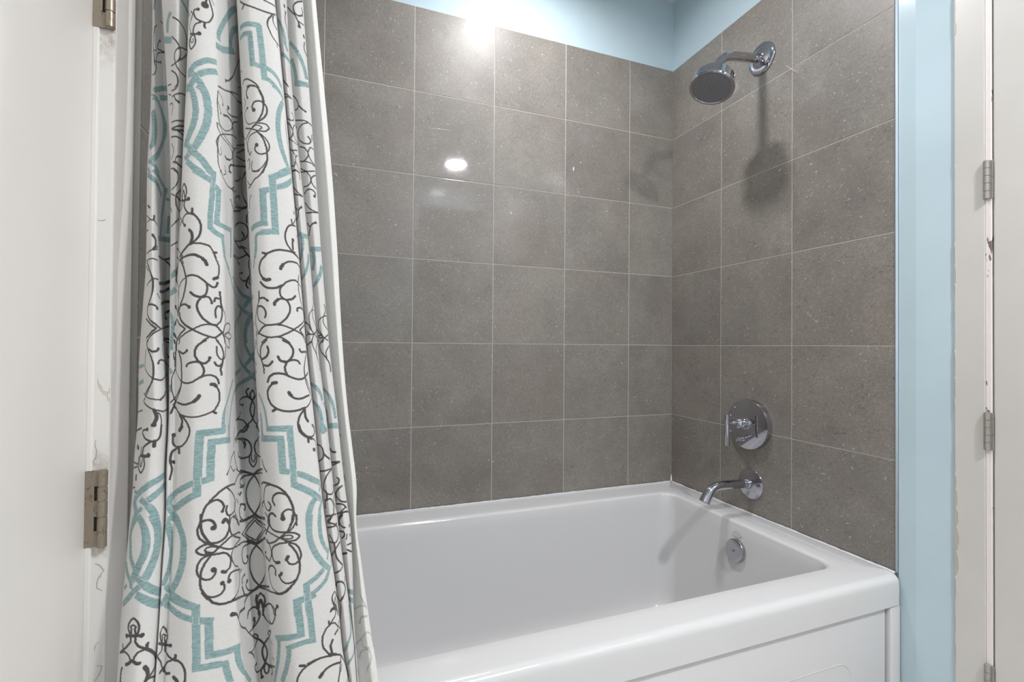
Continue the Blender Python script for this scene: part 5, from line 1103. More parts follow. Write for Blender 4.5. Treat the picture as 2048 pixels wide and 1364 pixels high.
d153 0 0 1536,21812 1537,21782 1580,21728 1580,21704 1597,21669 1600,21488 1600,21453 1583,21422 1583,21389 1562,21362 1521,21324 1459,21260 1434,21230 1371,21170 1343,21106 1327,21042
d153 0 0 1630,21830 1594,21770 1580,21734 1559,21710 1559,21676 1539,21644 1541,21512 1541,21446 1583,21389 1583,21362 1600,21325 1636,21272 1671,21248 1687,21224 1717,21199 1759,21146 1819,21055
d153 0 0 1416,21782 1432,21747 1457,21676 1487,21612
d255 0 0 1819,21055 1838,21044 1854,21026 1890,21008 1928,21010 1960,21032 1983,21050 2008,21098 2022,21110 2037,21146 2042,21164 2080,21206 2087,21212 2110,21212 2137,21170 2157,21080 2157,21050 2161,21013 2162,20984
d272 0 0 2050,21158 2053,21182 2060,21208 2067,21266 2067,21290 2070,21326 2067,21356 2067,21390 2053,21500 2047,21524
d289 0 375 2060,21524 2038,21547 2022,21560 1995,21560 1950,21537 1923,21506 1913,21480 1907,21452
d289 0 0 2080,22122 2073,22100 2060,22076 2047,22034 2030,21998 2027,21970 2015,21944 2015,21914 2002,21860 2002,21714 2015,21656 2022,21632 2022,21602 2057,21518 2073,21518 2080,21524
d289 0 415 2073,21524 2083,21536 2100,21602 2100,21632 2103,21662
d204 0 0 2147,22124 2150,22100 2168,22028 2175,21998 2183,21974 2201,21884 2204,21848 2213,21817 2213,21788 2217,21758 2217,21722 2208,21662 2208,21638
d204 0 0 2147,21956 2147,21804 2150,21770 2150,21738 2167,21650 2178,21626 2190,21620 2208,21619 2221,21632 2236,21656 2250,21704 2250,21722 2257,21755 2257,21814 2264,21854 2266,21956
d187 0 0 2240,22127 2251,22060 2267,22028 2299,21993 2416,21926 2458,21914 2487,21932 2500,21980 2500,22028 2458,22130
d255 0 0 2208,21619 2203,21590 2203,21560 2185,21416 2178,21380 2178,21314 2185,21284 2187,21211
d272 0 0 2133,21542 2143,21470 2157,21448 2172,21446 2190,21500
d459 0 0 2113,20970 2130,20966 2140,20924
d221 0 0 2145,20912 2153,20858 2162,20804 2162,20774 2167,20744 2167,20540 2165,20510 2160,20486 2157,20450 2152,20426 2152,20402 2143,20378 2137,20324 2127,20282 2113,20252 2087,20210 2067,20180 2060,20178 2047,20162 2018,20144 2012,20147 2002,20143 1952,20142 1922,20144 1910,20150 1880,20151
d289 0 0 1880,20151 1801,20186 1756,20234 1514,20366 1442,20424
d323 0 0 2120,20264 2127,20252 2133,20228 2140,20216
d170 0 0 1327,21042 1334,21008 1333,20870 1343,20840 1343,20806 1354,20774 1386,20708 1418,20684 1441,20624 1484,20594 1549,20534 1604,20516 1659,20492 1762,20468 1850,20444
d289 0 0 1707,20496 1787,20475 1812,20467 1850,20450 1890,20456 1907,20462 1918,20479 1937,20486 1945,20498 1963,20512 1982,20540 1997,20552
d459 0 0 1988,20540 2008,20576 2025,20618 2033,20652 2037,20684
d204 0 0 1303,20486 1327,20508 1469,20572 1529,20606 1569,20624 1678,20708 1734,20763 1787,20852
d170 0 0 1442,20402 1430,20378 1350,20300 1300,20216 1280,20188
d391 0 0 1789,20186 1797,20162 1813,20138 1824,20114 1839,20056 1843,20030 1843,20000 1828,19880 1823,19856
d289 0 0 1850,20128 1867,20106 1907,20008 1927,19928 1928,19898 1938,19874
t454 0 0 2621,21018 2603,20963 2570,20840 2560,20815 2540,20785 2517,20727 2458,20613 2428,20562 2400,20532 2384,20501 2366,20477 2325,20453 2292,20399 2270,20377 2253,20321 2247,20289 2233,20240 2222,20175 2221,20150 2217,20118 2216,20090 2211,20060 2210,19967 2204,19941 2203,19876 2200,19850 2200,19820
t395 0 0 2663,20739 2650,20656 2640,20634 2626,20553 2600,20435 2584,20387 2583,20351 2565,20296 2563,20261 2553,20231 2553,20202 2540,20172 2539,20138 2526,20115 2525,20080 2510,20057 2508,20022 2493,19992 2484,19898 2466,19867 2453,19747
t564 0 0 2690,21970 2693,21933 2693,21904 2698,21867 2698,21837 2717,21672 2738,21562 2772,21425 2816,21325 2829,21300 2873,21186 2903,21098 2923,21044 2943,20998 2960,20976 2987,20925 3011,20900
t474 0 0 2838,22148 2841,22108 2840,22038 2848,21968 2856,21936 2859,21898 2870,21866 2883,21796 2893,21764 2919,21662 2964,21546 2994,21486
t474 0 0 3173,21511 3189,21487 3210,21463
t542 0 0 3223,22139 3219,22048 3213,22014 3210,21986 3210,21956 3190,21895 3173,21857
t542 0 0 3005,21806 2974,21734 2933,21600 2920,21568 2910,21536 2887,21482 2877,21452 2864,21428 2841,21368
t564 0 0 2663,21146 2676,21168 2692,21181 2749,21258
t655 0 0 3200,21279 3172,21241
t655 0 0 2994,21136 2980,21102 2948,21052 2923,20996 2908,20982 2877,20937 2828,20891 2791,20862 2754,20847 2738,20835 2722,20831 2699,20805 2687,20785 2679,20754 2674,20722 2667,20699 2662,20667
d233 0 0 2930,20256 2907,20166 2890,19987 2903,19838 2923,19741 2928,19704 2935,19676 2958,19617 3001,19550 3021,19525 3041,19507 3161,19623 3163,19590 3183,19575
d233 0 0 2927,20278 2954,20136 2959,20099 2957,20030 2952,19993 2947,19925 2947,19888 2933,19784 2920,19718 2903,19655 2822,19525 2789,19491
d291 0 0 2877,20636 2863,20614 2851,20586 2843,20557 2850,20494 2863,20423 2883,20359 2910,20302 2920,20278
d252 0 0 2936,20594 2913,20524 2900,20494 2897,20456 2903,20372 2910,20324 2920,20286 2927,20278 2933,20286 2961,20419 2966,20458 2962,20495 2936,20594
d233 0 0 2998,20664 3015,20609 3017,20572 3016,20542 3133,20606 3018,20473 3004,20436 2980,20399 2941,20302 2930,20278
d272 0 519 2873,20390 2857,20393 2834,20391 2814,20397 2789,20391 2771,20379 2750,20371 2738,20353 2730,20329 2727,20289 2730,20249 2740,20210 2757,20189 2782,20170
d252 406 0 2737,19979 2729,19915 2723,19885 2713,19868 2697,19865 2664,19847
d252 0 0 2689,19838 2750,19763 2767,19734 2788,19705 2807,19667 2831,19601 2839,19563 2844,19490 2843,19454 2840,19426 2824,19404 2801,19393 2773,19396 2747,19425 2727,19461
d291 0 0 2737,19472 2711,19459 2700,19444 2687,19439 2650,19365 2644,19335 2632,19321
d233 0 0 2634,19346 2679,19309 2700,19283 2756,19227 2847,19130
d233 0 0 3180,19903 3155,19842 3037,19667 3014,19613 3002,19571
d291 0 0 2980,19500 3017,19450 3086,19494 3157,19547
d252 0 0 3370,22140 3357,22117 3348,22091 3323,22043 3313,22016 3300,21962 3287,21856 3287,21794 3283,21719 3290,21657 3290,21624 3293,21590 3303,21529 3307,21500 3306,21475 3313,21440 3312,21399 3320,21338 3315,21296 3317,21235
d175 0 0 3240,22076 3243,22048 3241,21986 3243,21926 3242,21890 3245,21861 3244,21836 3260,21740 3280,21656
d330 0 0 3374,21961 3377,21926 3382,21903 3383,21806 3372,21765 3368,21728 3347,21674 3318,21632 3303,21618
d330 0 0 3317,21452 3357,21434 3366,21435 3390,21470 3413,21524 3422,21554
d311 0 0 3525,22142 3529,22129 3573,22065 3593,22023 3600,21992 3610,21967 3630,21883 3627,21854 3630,21818 3610,21694 3580,21620 3566,21591 3562,21572 3532,21536 3522,21536
d349 0 0 3528,21554 3517,21554 3498,21566 3485,21602 3475,21690
d291 0 0 3553,21559 3535,21494 3532,21454 3525,21428 3522,21386 3525,21350 3522,21316 3536,21199 3540,21170 3558,21134 3587,21098 3603,21090 3617,21074 3670,21050 3709,21053 3731,21056 3757,21075 3787,21086 3842,21146 3874,21171 3901,21205
d291 0 0 3561,21564 3572,21578 3617,21596 3650,21590 3679,21573 3693,21554 3715,21488
d330 0 0 3350,20996 3363,21074 3367,21107 3387,21164 3403,21182 3425,21218 3452,21230 3474,21232 3502,21215 3511,21216 3515,21205 3535,21177 3552,21142
d485 0 0 3442,20978 3416,20967 3407,20959
d311 0 0 3397,20935 3378,20882 3366,20861 3355,20804 3342,20745 3340,20672 3343,20570 3342,20544 3350,20510 3354,20473 3368,20396 3377,20366 3397,20329 3403,20306 3415,20294 3432,20258 3458,20222 3472,20206 3489,20190 3513,20180 3532,20173 3542,20173 3548,20180 3562,20175 3607,20189 3637,20198 3687,20232 3703,20235 3720,20246
d369 0 0 3423,20252 3386,20199
d466 0 0 3538,20696 3545,20643 3555,20615
d311 0 0 3542,20623 3553,20600 3558,20580 3580,20539 3589,20529 3607,20516 3647,20504 3703,20517 3761,20551 3858,20578
d233 0 0 3962,22154 3991,22119
d233 0 0 4272,22090 4280,21980 4274,21914 4273,21885
d233 0 0 3977,21849 3968,21821 3949,21785 3928,21758 3921,21722 3872,21630 3868,21596 3840,21524 3835,21488 3823,21454 3820,21427 3807,21392 3793,21266 3797,21236 3794,21207 3798,21179 3794,21145 3819,20906 3831,20876 3839,20810 3851,20773 3865,20743 3878,20705 3883,20674 3918,20610 3926,20587 3947,20547 3953,20509 3948,20489 3955,20451
d136 0 0 3969,21790 3971,21755 3988,21725
d136 0 0 4271,21683 4274,21646 4273,21608 4281,21542 4278,21506 4281,21469 4279,21439 4281,21401 4274,21334 4269,21246
d136 0 0 3949,21229 3884,21170 3851,21146 3802,21086
d311 0 0 3734,21890 3742,21854 3761,21818 3783,21812 3877,21818 3939,21815
d175 0 0 3837,21047 3841,21011 3854,20979 3863,20915 3878,20883 3881,20847 3887,20817 3903,20779 3915,20719 3934,20680 3942,20650
d214 0 0 3955,20451 3919,20430 3866,20377 3823,20319 3797,20296 3776,20271 3718,20225 3704,20207
d291 0 0 3703,20186 3690,20168 3646,20071 3620,19984 3607,19889 3600,19856 3598,19784 3600,19717 3610,19609 3639,19525 3678,19451 3707,19414 3744,19389 3763,19369 3791,19354
d388 0 0 3716,20184 3712,20120 3714,20091 3713,20055 3715,20029 3713,20000 3733,19904 3746,19879 3753,19849
d214 406 0 3860,19715 3873,19675 3899,19632 3915,19583 3921,19544 3909,19469 3893,19439 3870,19416 3744,19389
d291 0 0 3718,19396 3739,19383 3758,19363 3810,19327
t384 0 0 3222,20671 3226,20643 3247,20559 3260,20474 3266,20448 3267,20420 3273,20394 3293,20233 3297,20163 3300,20138 3300,20082 3305,20021 3304,19986 3307,19952 3305,19916 3312,19821 3310,19795 3312,19761
t497 0 0 3231,20101 3234,20068 3233,20040 3237,20006 3236,19978 3240,19911 3240,19875 3243,19842 3240,19749 3242,19716 3239,19616 3240,19547 3237,19447
t768 0 0 3310,19697 3375,19717 3425,19718 3433,19724 3451,19724 3469,19717 3478,19718 3494,19714 3503,19718 3530,19712 3539,19706
t768 0 0 3517,19736 3515,19700 3518,19671 3515,19610 3518,19575 3515,19514 3517,19480 3513,19382
t677 0 0 3232,19423 3277,19443 3304,19446 3330,19455 3353,19460 3365,19454 3412,19458 3435,19454 3460,19444
d175 0 0 4440,22158 4433,22092 4437,22062 4434,22025 4444,21988 4450,21960 4480,21864 4490,21827 4500,21798 4510,21760 4513,21722 4523,21692 4527,21662 4538,21625 4543,21595 4555,21557 4590,21360 4574,21295 4569,21265
d155 0 0 4876,22164 4870,22134
d155 0 0 4589,22093 4576,22055 4560,22027 4526,21929 4516,21826 4523,21767 4520,21738 4524,21699
d233 0 0 4297,22016 4351,22070 4412,22112
t621 0 0 4272,20873 4364,20798 4391,20786 4429,20732 4453,20708 4463,20678 4477,20647 4506,20552 4514,20513 4526,20376
t621 0 0 4276,20352 4293,20326 4309,20308 4324,20281 4340,20263 4391,20181 4402,20151 4414,20129 4426,20099 4430,20069 4440,20038 4453,19903 4460,19834 4454,19777 4457,19739 4442,19564 4445,19527 4439,19454
t677 0 0 4394,19502 4463,19508 4493,19499 4525,19495 4564,19481
d233 0 0 4988,22164 4943,22103 4922,22064 4906,22004 4903,21966 4913,21868 4921,21830 4930,21800 4946,21770 4963,21748 4980,21718 5007,21687 5027,21658 5047,21635 5059,21604 5109,21519 5133,21451 5147,21350 5141,21313 5145,21275 5140,21243 5145,21206
d194 0 0 5216,21992 5161,21960 5110,21899 5075,21839 5054,21770 5070,21635
t564 0 0 4874,20683 4890,20654 4921,20613 4936,20585 4951,20564 4961,20535 4979,20506 5002,20446 5038,20361 5050,20330 5071,20259 5075,20228 5086,20190 5097,20089 5111,19942 5107,19904 5119,19795
t508 0 0 4565,20301 4570,20268 4590,20233 4591,20195 4596,20165
t508 0 0 4871,20099 4881,20001 4890,19973 4887,19941 4894,19873 4890,19835 4894,19805 4887,19726 4890,19696 4887,19657 4890,19620 4887,19588
t734 0 0 4877,19539 4909,19555 4996,19579 5103,19575 5145,19567
d291 0 0 11,19649 8,19661 27,19682 197,19814
d582 0 0 126,19316 181,19305
d233 0 0 13,18806 27,18844 152,18905 217,18916
d233 0 0 13,18670 29,18692 188,18829 214,18846
d388 0 0 215,18623 213,18591 219,18530
d233 0 0 144,18269 141,18273 213,18330
d485 0 0 371,19928 410,19928
d272 519 0 303,19811 261,19787 245,19771 238,19748 236,19717 239,19680 250,19658 270,19607 296,19562 310,19556 325,19544 373,19520
d291 0 0 374,19514 390,19520 410,19520 460,19532 480,19563 490,19586 503,19652 505,19676 503,19701 507,19726 507,19847 510,19879 510,19910
d447 0 0 430,19520 433,19461 430,19430 433,19400
d330 0 0 363,19508 320,19444 287,19380 277,19346 277,19276 274,19244 283,19142
d427 0 632 252,19136 287,19136 300,19142 313,19137 343,19158 356,19172
d252 0 0 228,19102 227,19070 230,19040 228,19008 231,18978 230,18947 240,18832 250,18800 257,18770 273,18728 281,18718 297,18755 317,18860 317,18896 320,18923 317,18979 310,19008 310,19039 304,19061 303,19092
d194 0 0 245,19071 253,18974 260,18939 263,18884 269,18869 273,18865 277,18872 280,18922 280,18960 285,18998 287,19068
d194 0 0 246,19346 245,19316 253,19225 250,19198 253,19168
t790 0 0 603,18615 561,18588 537,18564 517,18539 505,18533 495,18518 462,18500 440,18482 427,18465 400,18446 387,18428 373,18416 353,18374 343,18362 303,18272 296,18247 287,18228 280,18200 268,18170 257,18122 253,18096 247,18068 242,17979 245,17927 264,17822 273,17764
t790 0 0 627,18344 603,18349 587,18335 573,18319 567,18299 545,18270 537,18250 515,18227 500,18200 478,18176 475,18158 463,18152 453,18132 397,18062
t847 0 0 311,18086 328,18044 343,18032 349,18013 377,17978 433,17870 442,17840 450,17820 455,17792 464,17773 468,17744 478,17709 482,17681 482,17657 492,17627 508,17444 512,17411
t564 0 0 328,17876 325,17852 312,17828 308,17810 283,17738 276,17709 266,17681 260,17624 253,17590 253,17566 247,17538 247,17507 241,17451 243,17422
t677 0 0 309,17689 318,17642 325,17591 335,17570 338,17540 353,17468
t452 0 0 221,18240 260,18222
d272 564 0 1495,19640 1483,19610 1457,19584 1447,19550 1456,19460 1473,19436 1533,19382 1609,19357 1740,19346 1783,19352 1836,19376 1858,19400 1897,19490 1920,19576 1922,19610 1930,19634 1937,19670 1943,19760 1943,19820 1940,19853 1932,19880 1927,19934
d524 0 0 1841,19885 1832,19856 1819,19837 1809,19808 1790,19783
d447 0 0 1790,19352 1790,19328 1799,19298 1801,19238 1808,19214
d330 0 0 1742,19328 1706,19302 1637,19275 1505,19242 1466,19225 1440,19208 1404,19172 1396,19142 1371,19086 1373,19052 1365,19022 1367,18992 1384,18956 1386,18926
d388 0 497 1380,18977 1581,18944
d252 0 0 1386,18926 1400,18896 1427,18866 1443,18842 1460,18809 1473,18770 1463,18746 1463,18721 1450,18695 1426,18632 1399,18602 1374,18545 1365,18513
t881 0 0 2203,19737 2143,19736 2137,19730 2130,19736 2123,19730 2117,19734 2103,19724 2097,19730 2090,19724 2070,19724 2063,19718 2057,19724 2043,19712 2018,19712
t621 0 0 2216,19880 2213,19814 2209,19784 2207,19724 2203,19693
t587 0 0 2432,19821 2405,19576 2388,19553 2362,19400
t813 0 0 2455,19413 2311,19450 2257,19470 2197,19477 2179,19483 2162,19471 2153,19478 2147,19472 2140,19478 2133,19472 2127,19478 2120,19472 2093,19472
t993 0 0 2040,19730 2040,19650 2037,19616 2037,19472 2033,19448 2033,19298 2030,19268 2030,19154 2027,18988 2027,18872 2023,18848 2023,18650 2020,18482 2020,18458 2016,18397 2013,18146
t926 0 0 2110,19490 2107,19466 2107,19226 2103,19202 2103,19112 2100,19080 2100,18848 2097,18824 2097,18566 2093,18536 2093,18476
t813 0 0 2110,18548 2103,18548 2087,18524 2083,18514 2077,18512 2057,18494 2047,18476
t734 0 0 1982,18464 1953,18434 1932,18404 1920,18392 1910,18375 1860,18308 1847,18285 1830,18272 1813,18248 1736,18185 1614,18128 1542,18102 1419,18038 1391,18020 1369,17996 1331,17936 1332,17912 1316,17852
t847 0 0 2037,18188 2030,18188 2013,18164 2002,18164 1983,18140 1958,18116 1952,18098 1932,18068 1890,17991 1875,17972 1870,17949 1843,17912 1832,17891 1816,17870 1801,17846 1753,17802 1709,17772 1633,17740
t903 0 0 1373,17830 1397,17804 1485,17746 1514,17717 1607,17660 1665,17644 1733,17602 1755,17582 1787,17536 1806,17483 1826,17437 1830,17407 1839,17384
t406 0 0 1354,17570 1357,17546 1349,17516 1350,17484 1344,17454 1347,17428 1340,17399 1342,17368
d155 0 0 2632,19677 2628,19555 2620,19526 2607,19280 2600,19187 2590,19157
d194 0 0 2599,19047 2595,18993 2600,18956 2596,18896 2602,18865 2600,18837 2629,18625 2638,18553 2648,18514
d194 0 0 2598,19040 2579,19016 2535,18977 2508,18962 2447,18915 2413,18873 2410,18841 2393,18819 2389,18788 2343,18745 2319,18730 2298,18705 2273,18685 2234,18615 2224,18587 2219,18563
d194 0 0 2381,18722 2420,18674 2443,18631 2526,18518 2560,18518 2589,18543
d233 0 0 2630,18512 2677,18391 2694,18357 2737,18310 2782,18273
d291 0 0 2562,18147 2455,18194 2389,18212 2310,18244 2257,18259 2228,18261 2210,18255 2197,18242 2185,18236 2177,18218 2167,18206 2140,18146 2127,18092 2117,18060 2107,18026 2100,17990 2093,17972 2080,17888 2073,17872 2057,17756 2057,17732 2047,17642 2047,17612 2043,17582 2043,17552 2040,17528 2040,17380
d233 0 0 2563,18170 2575,18195 2594,18212 2632,18272 2655,18305 2670,18316 2684,18320 2702,18314 2733,18314
d252 0 0 2217,18213 2257,18146 2283,18110 2347,18056 2420,17966 2467,17885 2489,17838 2499,17804 2519,17756 2536,17684 2526,17558 2512,17540 2509,17513 2495,17489 2467,17473 2451,17455 2381,17447 2301,17478 2225,17488 2210,17497 2200,17522 2192,17552 2190,17593 2185,17630 2190,17693 2200,17753
d291 0 406 2087,17912 2100,17936 2103,17948 2123,17963 2130,17960 2143,17930 2157,17880 2172,17756 2157,17636
d291 0 0 2047,17480 2053,17480 2060,17486 2073,17482 2080,17478 2093,17452 2103,17414 2113,17318
d369 0 0 2160,17342 2167,17372 2170,17410 2175,17426 2197,17353 2204,17315 2214,17283
d214 0 0 2226,17255 2244,17342 2253,17370 2268,17385 2325,17376 2466,17328 2526,17274 2554,17219 2572,17173 2585,17091 2599,17041 2611,16962
d214 0 0 2526,17703 2512,17684 2510,17652 2480,17615 2470,17499 2508,17349 2528,17307 2537,17274 2555,17225 2563,17192 2580,17159 2595,17108 2601,17066 2626,16982 2630,16944
d252 0 0 2813,19479 2793,19468 2753,19462 2740,19454 2723,19451 2710,19438 2693,19396 2689,19366 2680,19349 2675,19328 2666,19304 2660,19282 2644,19238
d388 0 0 2723,19473 2764,19417 2787,19393
d252 0 0 2687,19285 2727,19230 2743,19199 2754,19166 2779,19048 2791,18936
d233 0 0 2676,18937 2673,18869 2680,18805 2701,18758 2743,18690 2770,18673 2794,18671
d252 0 519 2779,18178 2738,18172 2716,18181 2702,18169 2692,18145 2687,18117 2684,18043 2697,17995 2718,17937
d194 0 0 2637,17828 2656,17774 2674,17733 2684,17750 2691,17792
d233 0 0 2756,17397 2712,17455 2694,17461 2684,17456 2653,17399 2647,17371 2644,17302 2648,17264 2647,17222 2655,17150 2695,17025 2707,16988
d155 0 0 2588,17706 2626,17571
d291 0 0 2723,19451 2743,19422 2764,19403 2787,19393 2806,19397 2824,19417 2847,19467 2860,19506 2860,19549
d252 0 0 2719,19260 2760,19217 2788,19195 2811,19171 2840,19131 2853,19106 2873,19052 2887,18986 2893,18914 2893,18810 2890,18776 2877,18722 2857,18680 2843,18665 2804,18653 2760,18667 2721,18707 2705,18734
d485 0 0 2785,19108 2803,19036 2791,18959
d252 0 0 3154,19382 3004,19161 2967,19094 2957,19064 2940,18986 2935,18916 2944,18806 2960,18734 2972,18703 2989,18678 3053,18707 3177,18851
d233 0 0 3004,19132 3032,19059 3049,19048 3053,19014 3101,19048
d214 0 0 2863,18664 2861,18561 2863,18519 2890,18410 2903,18380 2913,18371 2920,18377 2941,18438 2950,18478 2960,18506 2962,18651
d175 0 0 2890,18720 2890,18596 2903,18524 2913,18507 2924,18521 2940,18590 2941,18650 2938,18680 2940,18714
d233 0 0 2987,19545 3018,19487 3038,19466 3153,19564 3172,19549
d330 0 0 2696,18398 2733,18341 2798,18264 2821,18247 2859,18206 2897,18176 2910,18173 2923,18177 2963,18247 2978,18269 3013,18296 3071,18359 3170,18486 3201,18520
d252 0 0 2920,18152 2907,18127 2897,18099 2853,18002 2820,17899 2816,17873 2804,17843 2786,17755 2785,17722 2779,17691 2782,17653 2781,17585 2796,17441 2801,17403 2833,17266 2887,17087 2907,17030
d252 0 0 2910,18173 2915,18146 2924,18116 2936,18095 2943,18068 2990,17929 3004,17907 3011,17874 3031,17859 3041,17833 3054,17809 3051,17779 3066,17758 3042,17519 3027,17469 3024,17440 3003,17365 2993,17325 2980,17285 2974,17255 2940,17158 2933,17130 2920,17094 2907,17030
d233 0 0 2877,18159 2860,18158 2784,18181 2770,18185 2747,18184 2733,18169 2701,18148
d233 0 0 2930,18170 2944,18176 2966,18193 3020,18223 3135,18354 3197,18411
d291 0 0 2681,17948 2709,17926 2734,17913 2744,17931 2750,17955
d349 0 0 2676,17787 2695,17787
d272 0 452 2666,17490 2690,17471 2712,17447 2733,17418 2750,17366 2758,17317 2752,17286 2743,17266
d427 0 0 2907,17023 2890,17012 2877,16993 2846,16975 2829,16961 2776,16947 2711,16976 2694,16998 2651,17034
d427 0 0 2917,17020 2940,16972 2951,16958 2969,16945 2996,16935 3046,16968 3139,17077 3193,17133
d233 0 0 2913,16923 2937,16875 2952,16852 3011,16808 3061,16833 3136,16915 3177,16941 3202,16943
d233 0 339 3212,18794 3223,18709 3222,18673 3230,18651 3240,18593 3253,18545 3262,18523 3267,18497
d291 0 0 3208,18151 3189,18117 3150,18057
d330 0 0 3218,18158 3253,18167 3266,18161 3283,18163 3358,18128 3382,18107 3403,18080 3419,18047 3448,17959 3458,17887 3474,17806 3482,17707 3487,17680 3487,17654 3494,17590 3493,17558 3497,17528 3497,17402 3497,17306 3493,17274 3493,17246 3490,17212 3490,17186 3486,17165 3483,17126 3467,17044
d214 0 0 3294,18134 3253,18083 3243,18055 3228,17961 3217,17876 3216,17839 3209,17801 3205,17669 3209,17639 3207,17601 3218,17511 3225,17480 3229,17453 3243,17415 3257,17397 3277,17405
d311 0 0 3277,17405 3287,17453 3297,17537 3290,17588 3279,17615 3273,17639
d311 0 0 3462,17882 3455,17901 3442,17912 3432,17928 3400,17950 3382,17943 3368,17930 3352,17906 3344,17880 3333,17857 3322,17787 3318,17749 3320,17725 3318,17690 3332,17627 3337,17593
d330 0 0 3167,17443 3147,17448 3135,17463 3163,17537 3197,17609
d272 0 722 3494,17447 3467,17480 3460,17484 3450,17474 3428,17438 3422,17411 3409,17379 3402,17308 3412,17241
d252 0 0 3497,17402 3503,17366 3503,17336 3510,17300 3513,17234 3512,17197 3512,17128 3510,17090 3510,17018
d349 0 0 3337,17289 3328,17310 3318,17342 3308,17349 3297,17341 3283,17319 3273,17269 3273,17249 3268,17217 3267,17181 3270,17148 3267,17027 3267,16992
d194 0 0 3216,17311 3233,17268 3253,17199 3260,17147 3260,17113 3263,17088 3263,17025 3267,16992
t790 0 0 3302,19696 3352,19706 3415,19712 3481,19702 3486,19699 3498,19701 3507,19694 3538,19688
t835 0 0 3517,19736 3515,19705 3518,19671 3517,19646 3520,19610 3517,19550 3520,19514 3518,19484 3520,19424 3517,19390 3522,19298 3519,19235 3522,19208 3519,19142 3522,19117 3519,19052 3522,19026 3519,18962 3522,18929 3520,18902 3523,18872 3521,18842 3524,18814 3521,18751 3523,18720 3520,18624 3522,18595 3520,18534 3522,18506 3519,18442 3521,18417 3519,18352 3520,18290 3519,18261 3520,18200 3517,18167
t835 0 0 3222,19383 3300,19418 3353,19430 3393,19437 3445,19434 3465,19430
t948 0 0 3442,19489 3442,19460 3445,19426 3442,19364 3445,19338 3442,19275 3445,19249 3445,19220 3442,19185 3442,19160 3445,19124 3442,19070 3445,19034 3442,18974 3445,18944 3442,18878 3445,18848 3442,18788 3445,18752 3442,18692 3445,18656 3442,18596 3445,18566 3442,18499
t835 0 0 3422,18554 3445,18548 3453,18536 3478,18515 3487,18512 3493,18502
t835 0 0 3546,18439 3575,18405 3585,18397 3598,18377 3610,18367 3647,18325 3655,18309 3669,18295 3725,18213 3764,18168 3928,18020
t903 0 0 3503,18172 3510,18164 3517,18146 3528,18127 3532,18109 3558,18062 3565,18045 3610,17979 3639,17940 3650,17914 3680,17871 3707,17823 3733,17781 3749,17752 3767,17729 3781,17701 3830,17642 3860,17612 3892,17570 3922,17540
t564 0 0 3237,19776 3235,19739 3238,19714 3237,19677 3240,19651 3239,19616 3241,19589 3240,19553 3243,19527 3243,19492 3245,19465 3243,19401 3246,19368
t508 0 0 3973,17929 3927,17881 3878,17798
t847 0 0 3773,17683 3761,17660 3745,17639 3735,17616 3712,17578 3690,17533 3673,17477 3663,17425 3655,17402 3640,17309 3632,17277 3630,17217 3623,17189 3622,17156 3617,17121 3616,17025 3611,16961
t621 0 0 3966,17514 3905,17456 3876,17414 3836,17327 3831,17293 3820,17270 3813,17216 3802,17185 3787,17062 3778,17031 3763,16873
d349 0 0 3607,19778 3610,19742 3616,19705 3617,19676 3629,19610 3647,19550 3673,19495 3687,19462 3711,19427 3750,19401 3770,19395
d233 0 0 3899,19704 3936,19621 3950,19535 3943,19502 3861,19420 3833,19400 3769,19382
d388 0 0 3731,19393 3727,19330 3730,19300 3729,19273
d214 0 0 3769,19382 3834,19335 3875,19300 3900,19255 3920,19226 3928,19193 3922,19159 3936,19082 3929,19047 3945,18974 3938,18943 3951,18854 3970,18775 3963,18750 3974,18714 3971,18672 3976,18612 4001,18575
d524 0 0 3835,19025 3867,19000
t948 0 0 4480,19644 4478,19615 4480,19577 4475,19511 4479,19481 4477,19452 4480,19413
d252 0 0 4270,19056 4294,19044 4323,19041 4353,19029 4387,18977 4397,18948 4400,18909 4412,18881 4416,18843 4408,18769 4397,18726 4380,18687 4330,18612 4299,18582 4268,18545
d330 0 0 4413,18813 4460,18743 4481,18705 4554,18603
d252 0 0 4284,18245 4310,18266 4339,18280 4364,18298 4460,18311 4573,18301
d252 0 0 4593,18277 4557,18263 4497,18227 4462,18183 4441,18162 4390,18073 4357,17997 4330,17873 4320,17762 4329,17731 4331,17693 4363,17649 4380,17631 4413,17617 4451,17591 4513,17565 4554,17600 4567,17630 4586,17659 4591,17686 4593,17723 4586,17797
d330 0 0 4317,17716 4370,17666 4380,17631 4384,17602 4375,17519 4363,17470 4360,17431
d252 0 0 4321,17388 4353,17421 4395,17455 4431,17463 4463,17451 4480,17428 4500,17385 4517,17298 4527,17194 4509,17031 4499,17001 4474,16949 4453,16931 4437,16908 4412,16885 4389,16855 4363,16811 4326,16729
d291 0 406 4324,17413 4320,17380 4323,17344 4310,17209 4313,17173
d252 0 0 4304,16902 4360,16953 4395,16969 4464,16970 4520,16948 4557,16929
d252 0 0 4870,16822 4900,16844 4954,16902 4976,16933 5051,17007 5076,17023 5093,17047 5120,17069
d233 0 0 4310,16717 4337,16730 4395,16743 4423,16733 4454,16713 4507,16663
d175 0 0 4872,17499 4871,17459
d175 0 0 4590,17513 4590,17474 4571,17454 4566,17419 4551,17389 4544,17326 4550,17246 4575,17155 4592,17113 4593,17076
t677 0 0 4888,19519 4918,19527 4943,19541 5007,19550 5107,19537 5150,19528 5201,19527
d349 0 0 4870,18836 4877,18808 4910,18757 4957,18756 4994,18763
d330 0 0 4881,18408 4907,18425 4963,18452 5032,18463 5092,18451
d252 0 0 4887,18333 4980,18409 5019,18426 5091,18443
d272 0 0 4890,17701 4916,17735 4993,17813 5011,17852 5024,17897 5028,17927 5001,17960 4966,17977
